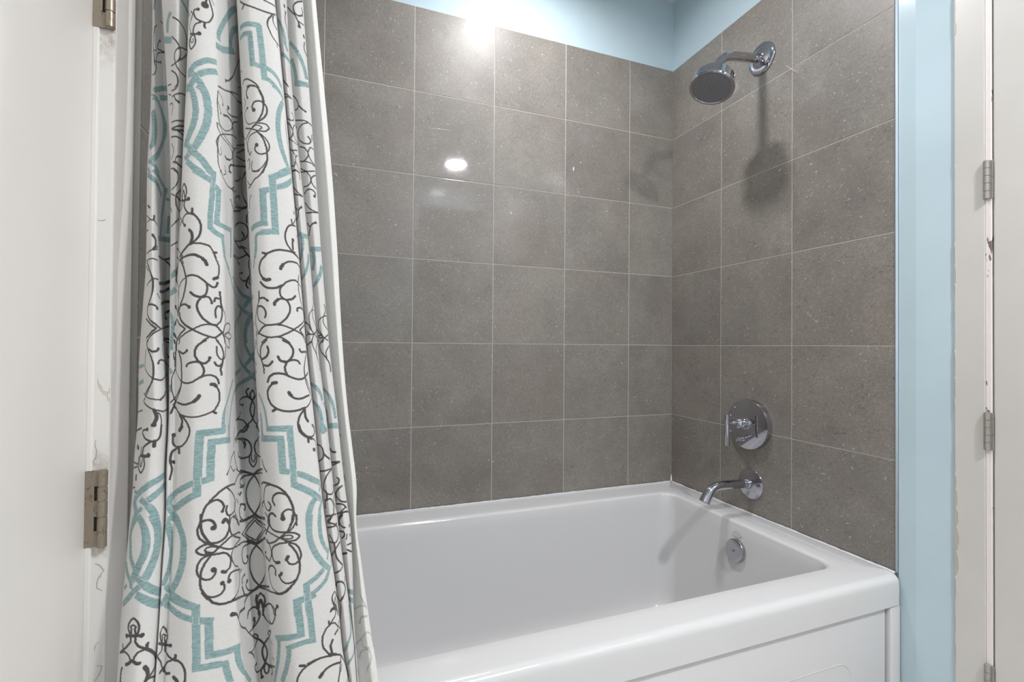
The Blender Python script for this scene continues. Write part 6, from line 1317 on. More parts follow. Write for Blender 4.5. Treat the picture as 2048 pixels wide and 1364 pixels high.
d291 0 0 5096,17711 5031,17681 4997,17660 4973,17634 4950,17603 4929,17556 4914,17510 4904,17467 4900,17419 4903,17389 4911,17355 4940,17305 5023,17251 5124,17205 5173,17197
d272 0 0 4873,17127 4957,17166 4991,17174 5019,17167 5075,17131 5100,17091 5137,17015
d233 0 0 4887,17459 4889,17421 4886,17389 4889,17351 4885,17311 4887,17273 4884,17232
d330 0 0 5174,16884 5097,16913 5069,16916 5031,16909 5007,16898 4983,16872 4933,16799 4904,16723 4895,16679 4884,16556 4886,16509 4882,16469
t621 0 0 315,17660 312,17642 298,17618 295,17600 277,17554 257,17472 244,17393 243,17362 237,17334 233,17272 231,17241 233,17218 229,17160 237,17004 240,16978 240,16954 243,16926 247,16822 253,16772 252,16747 257,16722 259,16669 275,16580 282,16556 282,16532 292,16514 295,16484 305,16442 312,16394
t960 0 0 320,17606 329,17563 338,17540 360,17443 380,17330 382,17281 390,17252 395,17200 400,17169 400,17141 406,17109 406,17035 410,17010 407,16982 410,16952 407,16922 406,16891 400,16869 397,16845 397,16820 390,16790 390,16760 380,16712 378,16685 366,16639 365,16610 349,16537 348,16508 335,16433 335,16406 312,16274 312,16250 305,16189 298,16166
t960 0 0 458,17690 463,17662 465,17636 475,17606 482,17558 490,17530 506,17446 522,17306 527,17248 526,17164 530,17130 532,17044 530,17014 532,16988 529,16966 530,16936 525,16919 529,16884 518,16710 512,16690 514,16666 505,16616 505,16592 502,16565 495,16541 495,16517 482,16454 482,16430 478,16409 472,16391 468,16364 462,16346 458,16319 452,16301 452,16277 428,16196
t621 0 0 186,16500 185,16474 199,16459 203,16430 212,16409 215,16380 222,16355 223,16328 230,16309 231,16281 245,16238 253,16221 257,16200 276,16143 288,16070 290,16017 294,15991 292,15962
t677 0 0 382,16058 372,16034 368,16016 355,15998 335,15935 322,15907 293,15800 267,15702 250,15655 247,15630 215,15548
t452 0 0 214,15907 226,15945 240,16007
t903 0 0 335,16220 354,16191 362,16172 373,16154 385,16145 391,16123 416,16081 425,16058 448,16016 456,15994 505,15887 567,15772 585,15743 607,15702
t903 0 0 348,15830 358,15818 380,15801 417,15753 468,15661 492,15603 505,15583 522,15545 567,15472 606,15409
t903 0 0 1467,17604 1511,17573 1556,17549 1618,17530 1682,17521 1761,17494 1802,17444 1813,17420 1827,17372 1837,17351 1875,17186 1888,17078 1892,17024 1895,17000 1897,16942 1902,16886 1898,16856 1898,16832 1902,16802 1902,16771 1898,16742 1898,16712 1902,16688 1902,16628 1898,16598 1902,16539 1895,16508 1898,16454 1892,16421 1894,16397 1888,16370 1888,16310 1885,16278 1878,16250 1879,16219 1872,16196 1873,16164 1865,16136 1867,16112 1858,16088 1855,16034 1850,16004 1840,15977 1837,15944 1807,15842 1784,15788
t734 0 0 1323,17384 1357,17298 1381,17270 1455,17156 1510,17061 1528,17033 1533,17001 1551,16974 1556,16948 1580,16916 1578,16893 1583,16862 1604,16828 1633,16800 1662,16694 1648,16660 1658,16636 1663,16606 1648,16573 1656,16544 1635,16516 1647,16486 1631,16452 1636,16423 1604,16364 1574,16340 1571,16316 1540,16228 1493,16176 1483,16155 1460,16129 1436,16110 1424,16090 1400,16068 1379,16030 1353,15996 1346,15969 1330,15951 1323,15934 1307,15916
t282 0 0 1392,17516 1381,17492 1328,17426 1321,17402
t734 0 0 1441,15861 1485,15824 1515,15791 1559,15762 1638,15737 1735,15717 1763,15698 1789,15686 1817,15644 1830,15638 1850,15602 1860,15597 1882,15566 1888,15551 1925,15500 1930,15488 1940,15476 1953,15452 1973,15424 2003,15368 2020,15328 2023,15314
t621 0 0 1507,15641 1470,15628 1420,15594 1383,15577 1347,15542 1322,15530 1307,15506 1263,15470
t677 0 0 1456,15427 1541,15363 1630,15335 1699,15332 1743,15325 1792,15307 1810,15290 1823,15272 1837,15264 1859,15235 1868,15230 1883,15212
t948 0 0 2013,15326 2013,15146
d330 0 0 2040,17636 2040,17486 2037,17466 2037,17384 2040,17354 2040,17294 2043,17258 2043,17234 2047,17198 2047,17174 2077,16934 2090,16862 2097,16820
d272 0 0 2043,17450 2050,17456 2053,17468 2060,17474 2067,17474 2077,17486 2090,17474 2097,17456 2107,17408 2113,17350 2117,17288 2113,17252
d641 0 0 2103,17252 2107,17252
d272 0 0 2033,17414 2017,17276 2017,17250 2020,17216 2020,17162 2033,17036 2047,16990 2060,16922 2067,16898
d388 0 0 2067,16910 2080,16880 2083,16862 2090,16850 2100,16820
d291 0 0 2087,16876 2117,16856 2123,16856 2127,16868 2133,16864 2143,16886 2150,16892 2160,16922 2167,16934 2185,17005 2192,17060 2203,17079 2215,17177 2217,17268 2203,17336 2192,17369 2185,17399
d388 0 0 2157,17354 2167,17414 2185,17399
d272 0 0 2240,17485 2234,17455 2232,17423 2221,17364 2217,17208 2228,17069 2244,16991 2263,16950 2305,16891 2438,16771 2501,16719 2600,16619 2633,16580
d252 0 0 2100,16820 2107,16796 2127,16748 2130,16730 2143,16706 2157,16670 2181,16630 2206,16609 2280,16583 2357,16535 2501,16457 2624,16406
d252 0 0 2639,16723 2471,16817 2269,16917 2241,16926 2210,16908 2188,16884 2185,16867 2174,16852 2170,16832 2157,16814 2153,16796 2143,16772 2140,16754 2133,16742 2127,16706 2120,16694 2110,16640 2103,16622
d291 0 0 2070,16868 2063,16862 2057,16862 2050,16856 2047,16844 2033,16826 2027,16802 2020,16790 2013,16766 2013,16724 2027,16670 2050,16616 2070,16598 2083,16580 2087,16586 2093,16574 2097,16580 2110,16568 2117,16574 2130,16562 2137,16562 2140,16566 2153,16562
d233 0 0 2060,16724 2070,16778 2077,16784 2083,16784 2087,16790 2103,16778 2120,16742 2123,16712 2117,16676 2110,16658 2107,16636 2097,16628 2087,16640 2070,16676 2060,16724
d349 0 0 2067,16664 2073,16650 2093,16580
d252 0 0 2147,16570 2173,16522 2185,16478 2192,16448 2203,16411 2210,16340 2210,16281 2197,16159 2192,16130 2185,16110 2175,16094 2163,16056
d447 0 0 2143,16082 2150,16064 2160,16052
d272 0 0 2073,16568 2060,16556 2050,16532 2043,16520 2023,16394 2020,16364 2020,16304 2017,16274 2017,16244 2020,16208 2020,16178 2030,16094 2043,16046 2047,16022 2060,15980 2070,15968 2077,15968 2083,15962 2087,15974 2093,15980 2107,16070 2110,16112 2110,16142
d641 0 0 2100,16190 2103,16172
d291 0 0 2090,16568 2057,16370 2057,16346 2047,16274 2047,16250 2043,16226 2043,16202 2040,16178 2040,16088 2037,16070 2037,15866 2040,15842 2040,15788 2057,15632 2057,15602
d408 0 0 2050,15668 2073,15488
d272 0 0 2067,15554 2077,15530 2087,15500 2103,15488 2107,15494 2113,15490 2117,15500 2123,15500 2127,15514 2133,15524 2147,15602 2150,15630 2150,15728
d563 0 0 2140,15788 2140,15782
d330 0 0 2067,15536 2073,15506 2093,15356 2120,15272 2130,15258 2150,15242 2157,15242 2160,15248 2173,15248 2185,15242 2192,15247 2220,15245 2251,15231 2298,15196 2389,15119 2492,15056
d252 0 0 2577,15749 2415,15871 2264,15980 2234,15995 2200,15983 2192,15965 2188,15942 2182,15921 2181,15891 2177,15870
d544 0 0 2182,15797 2182,15779
d214 0 0 2631,16540 2586,16533 2522,16536 2483,16547 2442,16549 2414,16542 2364,16551 2331,16548 2289,16555 2266,16547 2250,16526 2243,16506 2231,16488 2230,16457 2225,16434 2223,16375 2229,16305 2236,16265 2257,16190 2270,16155 2277,16129 2369,16017 2440,15961 2502,15902
d214 0 0 2532,15833 2528,15801 2536,15759 2533,15735 2540,15693 2536,15662 2543,15627 2522,15452 2507,15433 2500,15377 2484,15362 2480,15339 2447,15308 2430,15289 2403,15285 2370,15287 2327,15300 2277,15325 2245,15312 2196,15276 2192,15254 2185,15242
d233 0 0 2387,17350 2424,17306 2486,17254 2520,17209 2550,17160 2568,17120 2567,17091 2573,17053 2572,17024
d485 0 0 2188,14888 2196,14891 2217,14875
d272 0 0 2651,17041 2707,16961 2733,16944 2747,16944 2786,16969 2802,16989
d214 0 0 2903,16949 2890,16929 2880,16903 2867,16878 2853,16861 2829,16812 2794,16779 2784,16756 2769,16739 2759,16719 2744,16713 2734,16695 2720,16682 2711,16665 2687,16646 2672,16639 2753,16425 2830,16302 2850,16277 2863,16249 2906,16189 2931,16265 2943,16286 2952,16316 2967,16346 2978,16378 2997,16406 3014,16445 3055,16514 3152,16700 3182,16763 3196,16804 3212,16837 3193,16850 3172,16853 3141,16835 3039,16757 3008,16755 2968,16795 2956,16815 2933,16868 2913,16923 2903,16949
d214 0 0 2901,16859 2847,16737 2834,16721 2806,16675 2750,16611 2722,16586 2756,16503 2812,16399 2843,16353 2873,16303 2900,16264 2910,16291 2920,16311 2937,16368 2951,16397 2960,16427 2975,16451 2987,16484 3011,16524 3034,16573 3092,16674 3134,16755 3078,16699 3031,16673 3004,16677 2984,16693 2953,16732 2930,16778 2910,16835 2901,16859
d388 0 0 2764,16327 2829,16244 2873,16178 2903,16145
d388 0 0 2910,16166 2927,16178 2990,16263 3022,16296 3092,16404 3184,16568
d252 0 0 2917,17012 2964,16958 2984,16947 3020,16947 3081,16995 3149,17068 3190,17091
d233 0 0 2626,16425 2649,16412 2669,16407 2692,16389 2750,16321 2767,16286 2832,16220
d252 0 0 2903,16123 2883,16071 2843,15987 2836,15953 2827,15929 2821,15903 2811,15880 2792,15797 2791,15762 2784,15731 2778,15569 2781,15536 2779,15501 2789,15391 2799,15353 2802,15315 2811,15279 2833,15169 2843,15133 2850,15099 2897,14958 2917,14907
d252 0 0 2903,16123 2933,16043 2954,15998 2981,15951 2990,15924 3004,15901 3020,15882 3041,15875 3053,15853 3089,15877 3120,15863 3133,15849 3129,15813 3140,15797 3136,15762 3147,15750 3139,15673 3119,15611 3106,15517 3077,15431 3071,15390 3046,15316 3013,15206 2995,15159 2964,15052 2937,14992 2929,14965 2907,14910
d233 0 497 2804,16213 2756,16226 2710,16249 2682,16239 2676,16220 2666,16199 2659,16165 2658,16131 2651,16105 2649,16073 2652,16033 2651,15998 2665,15850 2687,15775 2713,15734 2727,15734 2742,15751 2758,15801 2759,15843 2747,15895
d349 0 0 3183,16170 3156,16099 3152,16051 3189,16027 3204,16006
d194 0 0 2570,15671 2623,15703
d233 0 406 2616,15295 2617,15328 2613,15369 2619,15433 2627,15451 2640,15468 2678,15474
d233 0 564 2907,14910 2863,14863 2837,14849 2820,14847 2789,14855 2765,14882 2738,14921 2721,14963 2701,15048 2690,15129 2687,15163 2694,15195 2704,15207 2714,15227
d330 0 0 2897,14913 2857,14859 2827,14833 2788,14820 2748,14825 2724,14834 2701,14853 2663,14912 2649,14956 2640,14993 2637,15033 2628,15089 2624,15130 2613,15185 2610,15224
d330 0 0 2897,14921 2913,14915 2927,14905 2987,14903 3030,14935 3173,15169 3199,15201
d291 0 0 2907,14888 2937,14852 2956,14844 2974,14831 3004,14838 3070,14907 3145,15031 3188,15090 3209,15097
d214 0 0 2489,15038 2610,14956
d194 0 0 2903,14866 2877,14833 2847,14813 2791,14794 2771,14801 2707,14797 2693,14795 2671,14770 2659,14762 2653,14745 2640,14729 2632,14705 2623,14585
d252 0 0 2920,14707 2910,14679 2897,14655 2887,14629 2880,14602 2870,14578 2867,14543 2863,14434 2863,14353 2867,14321 2867,14283 2873,14214 2873,14139 2877,14101 2877,14064
d252 0 0 2920,14707 2930,14675 2943,14643 2956,14622 2976,14559 2980,14522 2975,14417 2969,14378 2966,14333 2961,14303 2959,14273 2954,14242 2952,14213 2937,14109 2935,14072 2930,14043
d233 0 0 2913,14515 2910,14479 2900,14445 2893,14374 2887,14340 2883,14305 2878,14277 2875,14183 2870,14149 2870,14119
d233 0 0 2913,14515 2920,14476 2923,14438 2923,14402 2930,14363 2933,14325 2940,14288
d291 0 0 2873,14272 2857,14290 2840,14316 2819,14339 2794,14359 2753,14372 2719,14373 2704,14377 2693,14361 2691,14322 2684,14298
d233 0 0 2964,14288 3020,14362 3119,14557 3172,14677 3192,14704 3211,14718 3223,14709 3237,14653 3240,14629 3246,14609 3250,14549 3248,14512 3257,14492 3258,14459
d291 0 519 3267,14468 3268,14506 3266,14539 3273,14637 3293,14748
d388 0 0 2433,14708 2565,14631 2593,14621 2623,14604
d272 0 0 3263,17269 3263,17234 3260,17197 3254,17164 3253,17129 3250,17099 3253,17059 3253,17031 3260,17001 3257,16956 3240,16853 3207,16693
d214 0 0 3211,16817 3250,16797 3260,16784 3303,16755 3322,16732 3354,16709 3382,16677 3415,16637 3432,16598
d252 0 0 3214,16529 3217,16489 3233,16467 3247,16472 3261,16483 3290,16522 3325,16588 3332,16621 3363,16699 3374,16722 3382,16745 3405,16790 3412,16810 3425,16830 3432,16849 3443,16868
d291 0 0 3267,17048 3277,16985 3279,16954 3297,16903 3316,16876 3326,16868 3372,16856 3408,16860 3439,16854
d272 0 0 3489,17308 3487,17282 3487,17250 3483,17222 3483,17188 3478,17103 3473,17076 3472,17039 3457,16964 3450,16912 3443,16880
d485 0 0 3412,17336 3412,17308 3415,17275 3415,17246
d233 0 0 3517,17294 3515,17257 3516,17194 3513,17136 3497,17048 3492,17015 3487,16992 3483,16964 3473,16942 3470,16916 3460,16900 3452,16873
d369 0 0 3428,16852 3454,16852
d272 0 0 3450,16844 3473,16832 3479,16819 3487,16816 3494,16806 3503,16784 3520,16732 3521,16708 3517,16678 3503,16632 3493,16610 3479,16603 3471,16606 3445,16596
d214 0 0 3375,16703 3422,16767 3433,16771 3442,16768 3453,16772 3465,16759 3473,16736 3477,16706 3473,16686 3463,16670 3448,16664 3437,16676 3425,16675 3415,16686 3392,16700 3375,16703
d369 0 0 3422,16622 3429,16614 3444,16589 3452,16577
d252 0 0 3429,16570 3410,16567 3385,16560 3358,16538 3322,16476 3305,16443 3300,16418 3288,16381 3275,16272 3277,16204 3275,16167 3283,16055 3292,16006 3305,15997 3312,15974
d447 0 0 3312,15974 3322,15988 3332,15995 3342,16009
d272 0 0 3450,16556 3461,16548 3483,16512 3490,16494 3507,16406 3513,16338 3513,16310 3517,16280 3519,16205 3517,16144 3503,16022 3497,15992
d291 0 0 3447,16538 3448,16508 3467,16430 3490,16262 3497,16160 3497,16124 3500,16088 3500,16058 3503,16022 3503,15881 3500,15854 3500,15794 3497,15758 3497,15724 3473,15518 3467,15494 3463,15470 3457,15446 3453,15419 3433,15362 3428,15334 3402,15284 3398,15261 3378,15218
d349 0 0 3433,15362 3422,15308 3408,15290 3405,15262 3375,15195 3358,15176 3352,15151 3328,15122 3305,15102 3295,15107 3282,15101
d252 0 0 3282,15101 3256,15098 3243,15091 3227,15087 3208,15075
d272 0 0 3503,16028 3490,15998 3480,15968 3473,15960 3453,15956 3447,15968 3435,15979 3422,16052 3416,16076
d447 0 0 3412,16096 3421,16131 3422,16154 3430,16184
d272 0 0 3477,15536 3470,15520 3463,15512 3450,15476 3435,15457 3415,15442 3382,15442 3368,15471 3355,15487 3352,15512 3345,15530 3332,15626
d427 0 0 3332,15626 3351,15685 3355,15716
d272 0 0 3217,15685 3227,15773 3233,15807 3253,15846 3270,15862 3288,15836 3302,15757 3295,15646 3298,15621
d155 0 0 3217,15664 3223,15606 3221,15569 3227,15441 3227,15413 3237,15359 3237,15330 3243,15302 3250,15252 3257,15231 3258,15211 3292,15148 3305,15130
d194 0 0 3223,16558 3243,16491 3249,16460 3250,16433 3257,16410 3258,16384 3263,16354 3270,16253 3268,16218 3270,16191 3260,16078 3237,15951
d252 0 0 3204,16027 3237,15951
t847 0 0 3646,17229 3623,17005 3623,16978 3617,16945 3617,16916 3613,16889 3613,16855 3610,16826 3610,16792 3607,16765 3606,16553 3620,16417 3622,16351 3630,16318 3636,16251 3643,16217 3650,16147 3670,16049 3675,16016 3707,15891 3713,15857 3743,15761 3780,15661 3814,15594
t677 0 0 3810,17137 3803,17075 3792,17045 3763,16764 3765,16734 3762,16701 3764,16669 3761,16637 3764,16568 3761,16541 3764,16511 3770,16477 3775,16410 3807,16274 3825,16203 3841,16162 3861,16088 3881,16045 3893,16005
t406 0 0 3979,16093 3974,16061 3947,16051 3924,16032 3916,16008 3883,15968 3877,15938 3863,15919 3849,15891 3845,15866 3832,15839
t655 0 0 3727,15615 3715,15601 3690,15562 3677,15553 3647,15497 3633,15485 3623,15463 3613,15449 3598,15436 3592,15420 3582,15412 3572,15397 3566,15380 3557,15374 3543,15344 3535,15337 3523,15308 3517,15300
t564 0 0 3885,15581 3863,15563 3839,15518 3821,15500 3800,15442 3786,15423 3777,15393 3765,15372 3759,15348 3730,15285 3683,15215 3673,15195 3609,15109 3582,15063 3571,15059 3555,15029 3550,15014
t858 0 0 3530,15314 3530,15158 3528,15136 3530,15096 3527,15036 3530,15004 3527,14978 3527,14882 3530,14848 3530,14594 3533,14564 3533,14462
t790 0 0 3507,14956 3490,14942 3487,14948 3480,14930 3470,14932 3457,14914 3450,14912 3443,14902
t971 0 0 3460,14918 3463,14888 3460,14858 3460,14828 3463,14792 3460,14758 3460,14732 3463,14702 3460,14668 3463,14630 3460,14600 3460,14570 3463,14531
t339 0 0 3974,15722 3960,15698 3961,15656 3950,15631 3953,15596 3942,15569 3944,15530
d252 0 0 4294,16903 4360,16953 4401,16969 4430,16963 4448,16949 4433,16931 4409,16915 4377,16876 4341,16822 4320,16778 4312,16750 4321,16733 4344,16741 4415,16735 4447,16715 4471,16695 4523,16621 4540,16577 4551,16538 4562,16424 4565,16382 4546,16274 4511,16196 4494,16173 4450,16142 4393,16149 4360,16147 4296,16128
d272 0 0 4298,16559 4360,16613 4401,16631 4430,16632 4482,16620 4516,16618 4534,16643 4553,16658
d291 429 0 4325,16337 4332,16302 4347,16282 4360,16245 4371,16189 4389,16164 4405,16096 4410,15981 4394,15871 4396,15794 4404,15763 4406,15726 4460,15582 4493,15511 4509,15466 4548,15385
d272 0 0 4569,16067 4537,16059 4503,16028 4480,16016 4464,15997 4441,15980 4422,15956 4396,15932 4351,15855 4333,15803 4292,15708
d252 0 0 4544,15364 4530,15339 4511,15326 4492,15304 4469,15293 4405,15286 4374,15267 4302,15174
d291 474 0 4283,14779 4287,14813 4298,14862 4315,14909 4341,14943 4386,14975 4431,14969 4465,14940 4507,14864 4527,14775 4533,14700 4523,14634 4487,14553 4436,14503 4408,14482 4364,14412 4348,14368
d252 0 0 3908,14819 3886,14809 3849,14780 3832,14763 3813,14714 3810,14679 3814,14595 3832,14507 3836,14474 3851,14415 3889,14318
d233 0 0 3908,14819 3933,14763 3949,14710 3979,14652
d233 0 0 4278,14460 4300,14413 4309,14385 4312,14357 4320,14327 4329,14231 4331,14195 4305,13890
d214 0 0 3910,14645 3883,14597 3878,14565 3866,14540 3863,14515 3874,14467 3924,14341
d330 0 0 3763,14368 3784,14386 3807,14396 3889,14318
d233 0 0 3950,14067 3918,14175 3914,14217 3889,14318
d194 0 0 4572,15002 4546,14885
d291 0 0 4984,16826 4960,16788 4920,16707 4906,16669 4896,16624 4893,16592 4908,16515 4917,16489 4930,16465 4952,16453 5019,16441
d291 0 0 4871,16270 4905,16287 4939,16299 4963,16302 4979,16268 4983,16231 4971,16189 4955,16153 4914,16083
d349 0 0 4874,15565 4946,15628 4984,15651
d214 0 0 5166,16481 5156,16414
d233 0 0 5159,16188 5154,16143
d175 0 0 5064,16229 5053,16193 5050,16156 5026,16077
d252 0 0 5049,15901 5114,15906 5227,15890
d252 0 0 5017,15761 5089,15708 5178,15629
t677 0 0 4908,14439 4953,14459 4997,14461 5057,14445 5223,14330
t677 0 0 4908,14188 4942,14202 4990,14213 5039,14195 5105,14163 5157,14120
d270 0 0 318,14901 315,14951 305,14996 296,15074 301,15115 298,15140 318,15248 335,15290 342,15296 352,15284 362,15260 373,15242 382,15212 392,15188 392,15164 402,15133 403,15043 396,15019 398,14997 388,14951 380,14930 375,14906
d220 0 0 318,15087 322,15113 342,15145 358,15125 370,15104
d287 0 0 327,15063 328,15038 325,15008 329,14959
d287 0 0 362,15074 358,15044 368,14963
d389 0 0 319,14890 355,14906 375,14906
d338 0 540 325,14900 312,14894 298,14879 290,14875
d338 0 570 375,14906 390,14905 400,14911 412,14905 425,14906 438,14897
d287 0 0 328,14867 325,14833 328,14777 325,14747 288,14606 257,14524 247,14494 233,14464
d287 0 0 368,14876 372,14816 368,14786 372,14762 408,14672 439,14625 483,14553 505,14509
d203 0 0 253,14658 255,14597 259,14571 260,14544
d372 0 0 495,14657 488,14645 492,14589 489,14559
d372 0 0 479,14559 505,14503 528,14447 574,14305 598,14161
d287 0 0 598,14161 601,14135 596,14120 600,14061 596,14038 599,14014 594,13992 587,13982 583,13958 567,13934 562,13918 553,13907 549,13891 539,13887 537,13868 532,13851 511,13813 495,13802
d253 0 0 222,14435 256,14483 267,14500 278,14504 299,14484 318,14445 322,14420 332,14377 332,14354 342,14312
d253 0 0 465,14546 442,14546 407,14528 391,14493 368,14426 368,14396 362,14373 359,14347
d406 0 0 342,14342 335,14312 323,14278 311,14253 298,14234
d406 0 0 358,14336 395,14287 423,14274 431,14275
d304 0 0 260,14129 255,14097 250,14044 250,13987 247,13962
d304 0 0 250,13912 247,13880 250,13833 247,13813
d473 0 0 482,14141 498,14075 505,14055 515,13951 515,13925 508,13877 505,13835 498,13823
d253 0 0 512,13847 526,13829 549,13815 563,13802 580,13778 599,13759
d220 0 0 1407,14487 1379,14522 1356,14564 1325,14636 1323,14660 1311,14696 1304,14783 1309,14810 1325,14829 1338,14858 1353,14878 1370,14894 1405,14895 1491,14828 1583,14730 1634,14698 1697,14682 1730,14633 1710,14564 1694,14535 1644,14492 1589,14463 1566,14436 1541,14420
d186 0 0 1353,14696 1444,14702 1570,14611
d220 0 0 1387,14649 1391,14612 1383,14585 1394,14492
d220 0 0 1507,14602 1514,14540 1530,14510 1538,14450
d372 0 0 1410,14474 1477,14444 1543,14408 1644,14390
d304 0 0 1439,14445 1384,14478 1335,14516 1291,14556
d304 0 491 1586,14390 1721,14405 1767,14416 1810,14414
d220 0 0 1403,14430 1414,14348 1371,14312 1354,14306 1322,14305 1237,14264
d270 0 0 1561,14366 1574,14272 1629,14228 1735,14208 1763,14192 1776,14169 1845,14078 1855,14066 1867,14060 1877,14047
d389 0 0 1868,14180 1868,14150 1865,14120 1867,14066
d304 0 0 1852,14095 1865,14084 1872,14072 1887,14054 1895,14042 1915,13987 1923,13940 1937,13832 1937,13802 1940,13772 1940,13568 1937,13547
d220 0 0 1270,14232 1299,14198 1319,14162 1377,14073 1405,14039 1489,13865
d253 0 0 1837,14061 1813,14035 1793,14030 1707,13922 1647,13884 1587,13853 1566,13835 1556,13814
d372 0 0 1514,13850 1492,13838 1421,13829 1387,13820
d372 0 0 1558,13796 1590,13764 1712,13757 1736,13740 1763,13730 1814,13743
d473 0 0 1862,13652 1868,13628 1882,13594 1890,13547
t835 0 0 347,15831 357,15814 368,15807 375,15788 420,15739 452,15690 462,15671 488,15635 505,15599 542,15537 553,15524 607,15437
t589 0 0 211,15526 243,15610 254,15648 262,15665 292,15764 302,15812
t688 0 0 1263,15470 1291,15484 1326,15486 1350,15493 1393,15496 1431,15513 1483,15514 1576,15527
t835 0 0 1689,15588 1772,15578 1790,15562 1809,15554 1833,15519 1847,15512 1878,15482 1885,15470 1905,15452 1912,15440 1922,15434 1941,15415 1950,15410 1955,15398 1990,15362
t786 0 0 1477,15462 1550,15396 1590,15367 1692,15362 1767,15332 1806,15302 1827,15267 1840,15254 1848,15236 1862,15218 1878,15188 1892,15176 1898,15158 1923,15134 1932,15122 1940,15116 1950,15098 1967,15080 1983,15056 1990,15038
t923 0 0 2013,15392 2013,14420 2010,14390 2013,14364 2013,13978 2010,13952 2010,13760
t865 0 0 2033,14984 2067,14936 2090,14894
t963 0 0 2077,14956 2077,14900 2073,14882 2073,14456 2070,14432 2070,14012
t865 0 0 2057,14060 2063,14060 2073,14054 2087,14044 2093,14030 2100,14036 2110,14024
t845 0 0 1997,13844 2007,13832 2023,13826 2030,13814 2040,13808 2050,13796 2053,13796 2063,13784 2073,13784 2080,13772 2090,13772 2100,13760 2103,13760 2107,13748
t786 0 0 1982,15364 2010,15326 2027,15296
d287 0 0 2103,15332 2123,15266 2137,15254 2143,15242 2185,15242 2217,15255 2232,15253 2287,15221 2429,15104 2538,15018 2610,14956
d203 0 0 2203,15241 2213,15264 2225,15278 2234,15302 2251,15313 2267,15329
d389 0 0 2632,14962 2696,14854 2718,14815
d169 0 0 2717,14795 2698,14802 2683,14799 2662,14806 2651,14791 2635,14751 2628,14655 2620,14639
d270 0 0 2617,14601 2546,14653 2460,14702 2431,14702 2403,14696 2380,14675 2330,14695 2301,14690 2287,14646 2294,14604 2306,14563 2303,14532 2381,14418 2397,14368 2451,14267 2602,14059
d287 0 629 2280,14681 2263,14768 2244,14838 2223,14874 2188,14900
d203 0 0 2600,14046 2626,13982 2669,13819 2737,13573
d304 0 0 2737,13573 2754,13526 2814,13419 2860,13339 2897,13243 2917,13183
d237 0 393 2917,13198 2927,13166 2939,13088 2952,13022 2955,12985 2952,12947 2955,12909 2953,12872 2933,12760 2924,12725 2920,12697 2901,12635 2892,12595 2880,12572 2870,12541 2830,12481 2810,12470 2786,12466 2749,12497 2732,12555 2722,12629 2719,12717 2721,12748 2753,12741
d270 0 0 2917,13183 2903,13113 2893,13089 2890,13053 2883,13026 2883,12989 2880,12954 2880,12871 2895,12727 2913,12631
d287 0 0 2913,12631 2922,12605 2936,12580 2969,12544 2999,12552 3053,12615 3161,12864 3195,12918
d270 0 0 2917,13198 2972,13316 2985,13351 3034,13451 3071,13547 3148,13759 3175,13889 3177,13914 3046,13647 3027,13587 3012,13524 3008,13484
d186 0 0 3021,13425 3044,13430 3080,13471 3119,13530 3147,13562 3164,13569 3189,13554
d237 0 0 2738,13593 2754,13593 2774,13585 2800,13550 2823,13507 2835,13476 2833,13447 2807,13402
d203 0 0 2815,13359 2808,13327 2781,13280 2774,13254 2734,13218 2718,13215 2702,13220 2682,13242 2627,13331
d253 0 0 2671,13244 2715,13097 2721,13039 2723,12985
d253 0 0 2863,14663 2860,14628 2853,14595 2847,14525 2853,14447 2857,14364 2860,14326
d253 0 0 2966,14637 2974,14602 3000,14538 3004,14504 2986,14421 2963,14354
d237 0 0 2887,14295 2880,14365 2880,14395 2883,14423 2891,14463 2903,14504 2913,14515 2927,14498 2943,14406 2947,14376 2941,14348 2937,14311 2930,14282
d253 0 0 2669,14229 2675,14317 2681,14340 2684,14371 2694,14382 2719,14385 2758,14371 2778,14360 2794,14359 2823,14335 2843,14306 2870,14238 2880,14195 2883,14157 2890,14124 2890,14086 2883,14016 2874,13976 2870,13949 2844,13877 2831,13849 2805,13810 2761,13789 2745,13793 2730,13791 2715,13799 2699,13799 2684,13808
d355 550 0 2785,14021 2797,13944 2794,13901 2774,13850 2751,13811
d237 0 0 2952,14318 2940,14243 2940,14213 2935,14177 2933,14147 2939,14072 2960,13976 2972,13941 2987,13909 3007,13883 3057,13931 3152,14099 3190,14133 3214,14161 3227,14189 3237,14237 3257,14365 3265,14481 3267,14581 3258,14649 3242,14694 3220,14727 3202,14722 3172,14691 3140,14628 3053,14439 3001,14354 2976,14320
d304 0 0 3142,14308 3126,14167 3168,14184 3191,14156
d253 0 530 3264,14577 3282,14688 3291,14731
d220 0 0 2910,12609 2887,12508 2881,12473 2887,12373 2903,12305 2917,12307 2933,12332 2943,12368 2951,12407 2956,12482 2954,12527
d253 0 491 2877,12529 2838,12461 2831,12429 2827,12365 2829,12327 2836,12285 2837,12245
d253 0 0 2966,12507 2993,12495 3044,12538 3121,12692 3104,12586 3044,12411 3007,12281
d253 0 0 3171,13137 3183,13123 3186,13092
t835 0 0 2093,14036 2097,14030 2107,14026 2110,14018 2127,14006 2137,14006 2143,14000 2150,14000 2153,14006 2160,14000 2167,14000 2170,14006 2195,14005 2220,14000 2240,13988
t786 0 0 2212,14025 2210,13993 2205,13967 2203,13909 2198,13882 2201,13843 2199,13813 2201,13783 2199,13753 2202,13723 2198,13702 2205,13631 2212,13535 2227,13435 2254,13307 2274,13251 2332,13140 2395,13036 2450,12922 2470,12868 2501,12799 2554,12649 2594,12548
t688 0 0 2090,13752 2093,13742 2100,13742 2107,13730 2110,13736 2113,13736 2120,13724 2130,13724 2140,13718
t786 0 0 2130,13716 2130,13544 2133,13520 2133,13466 2137,13432 2137,13334 2140,13296 2140,13262 2143,13234 2143,13205
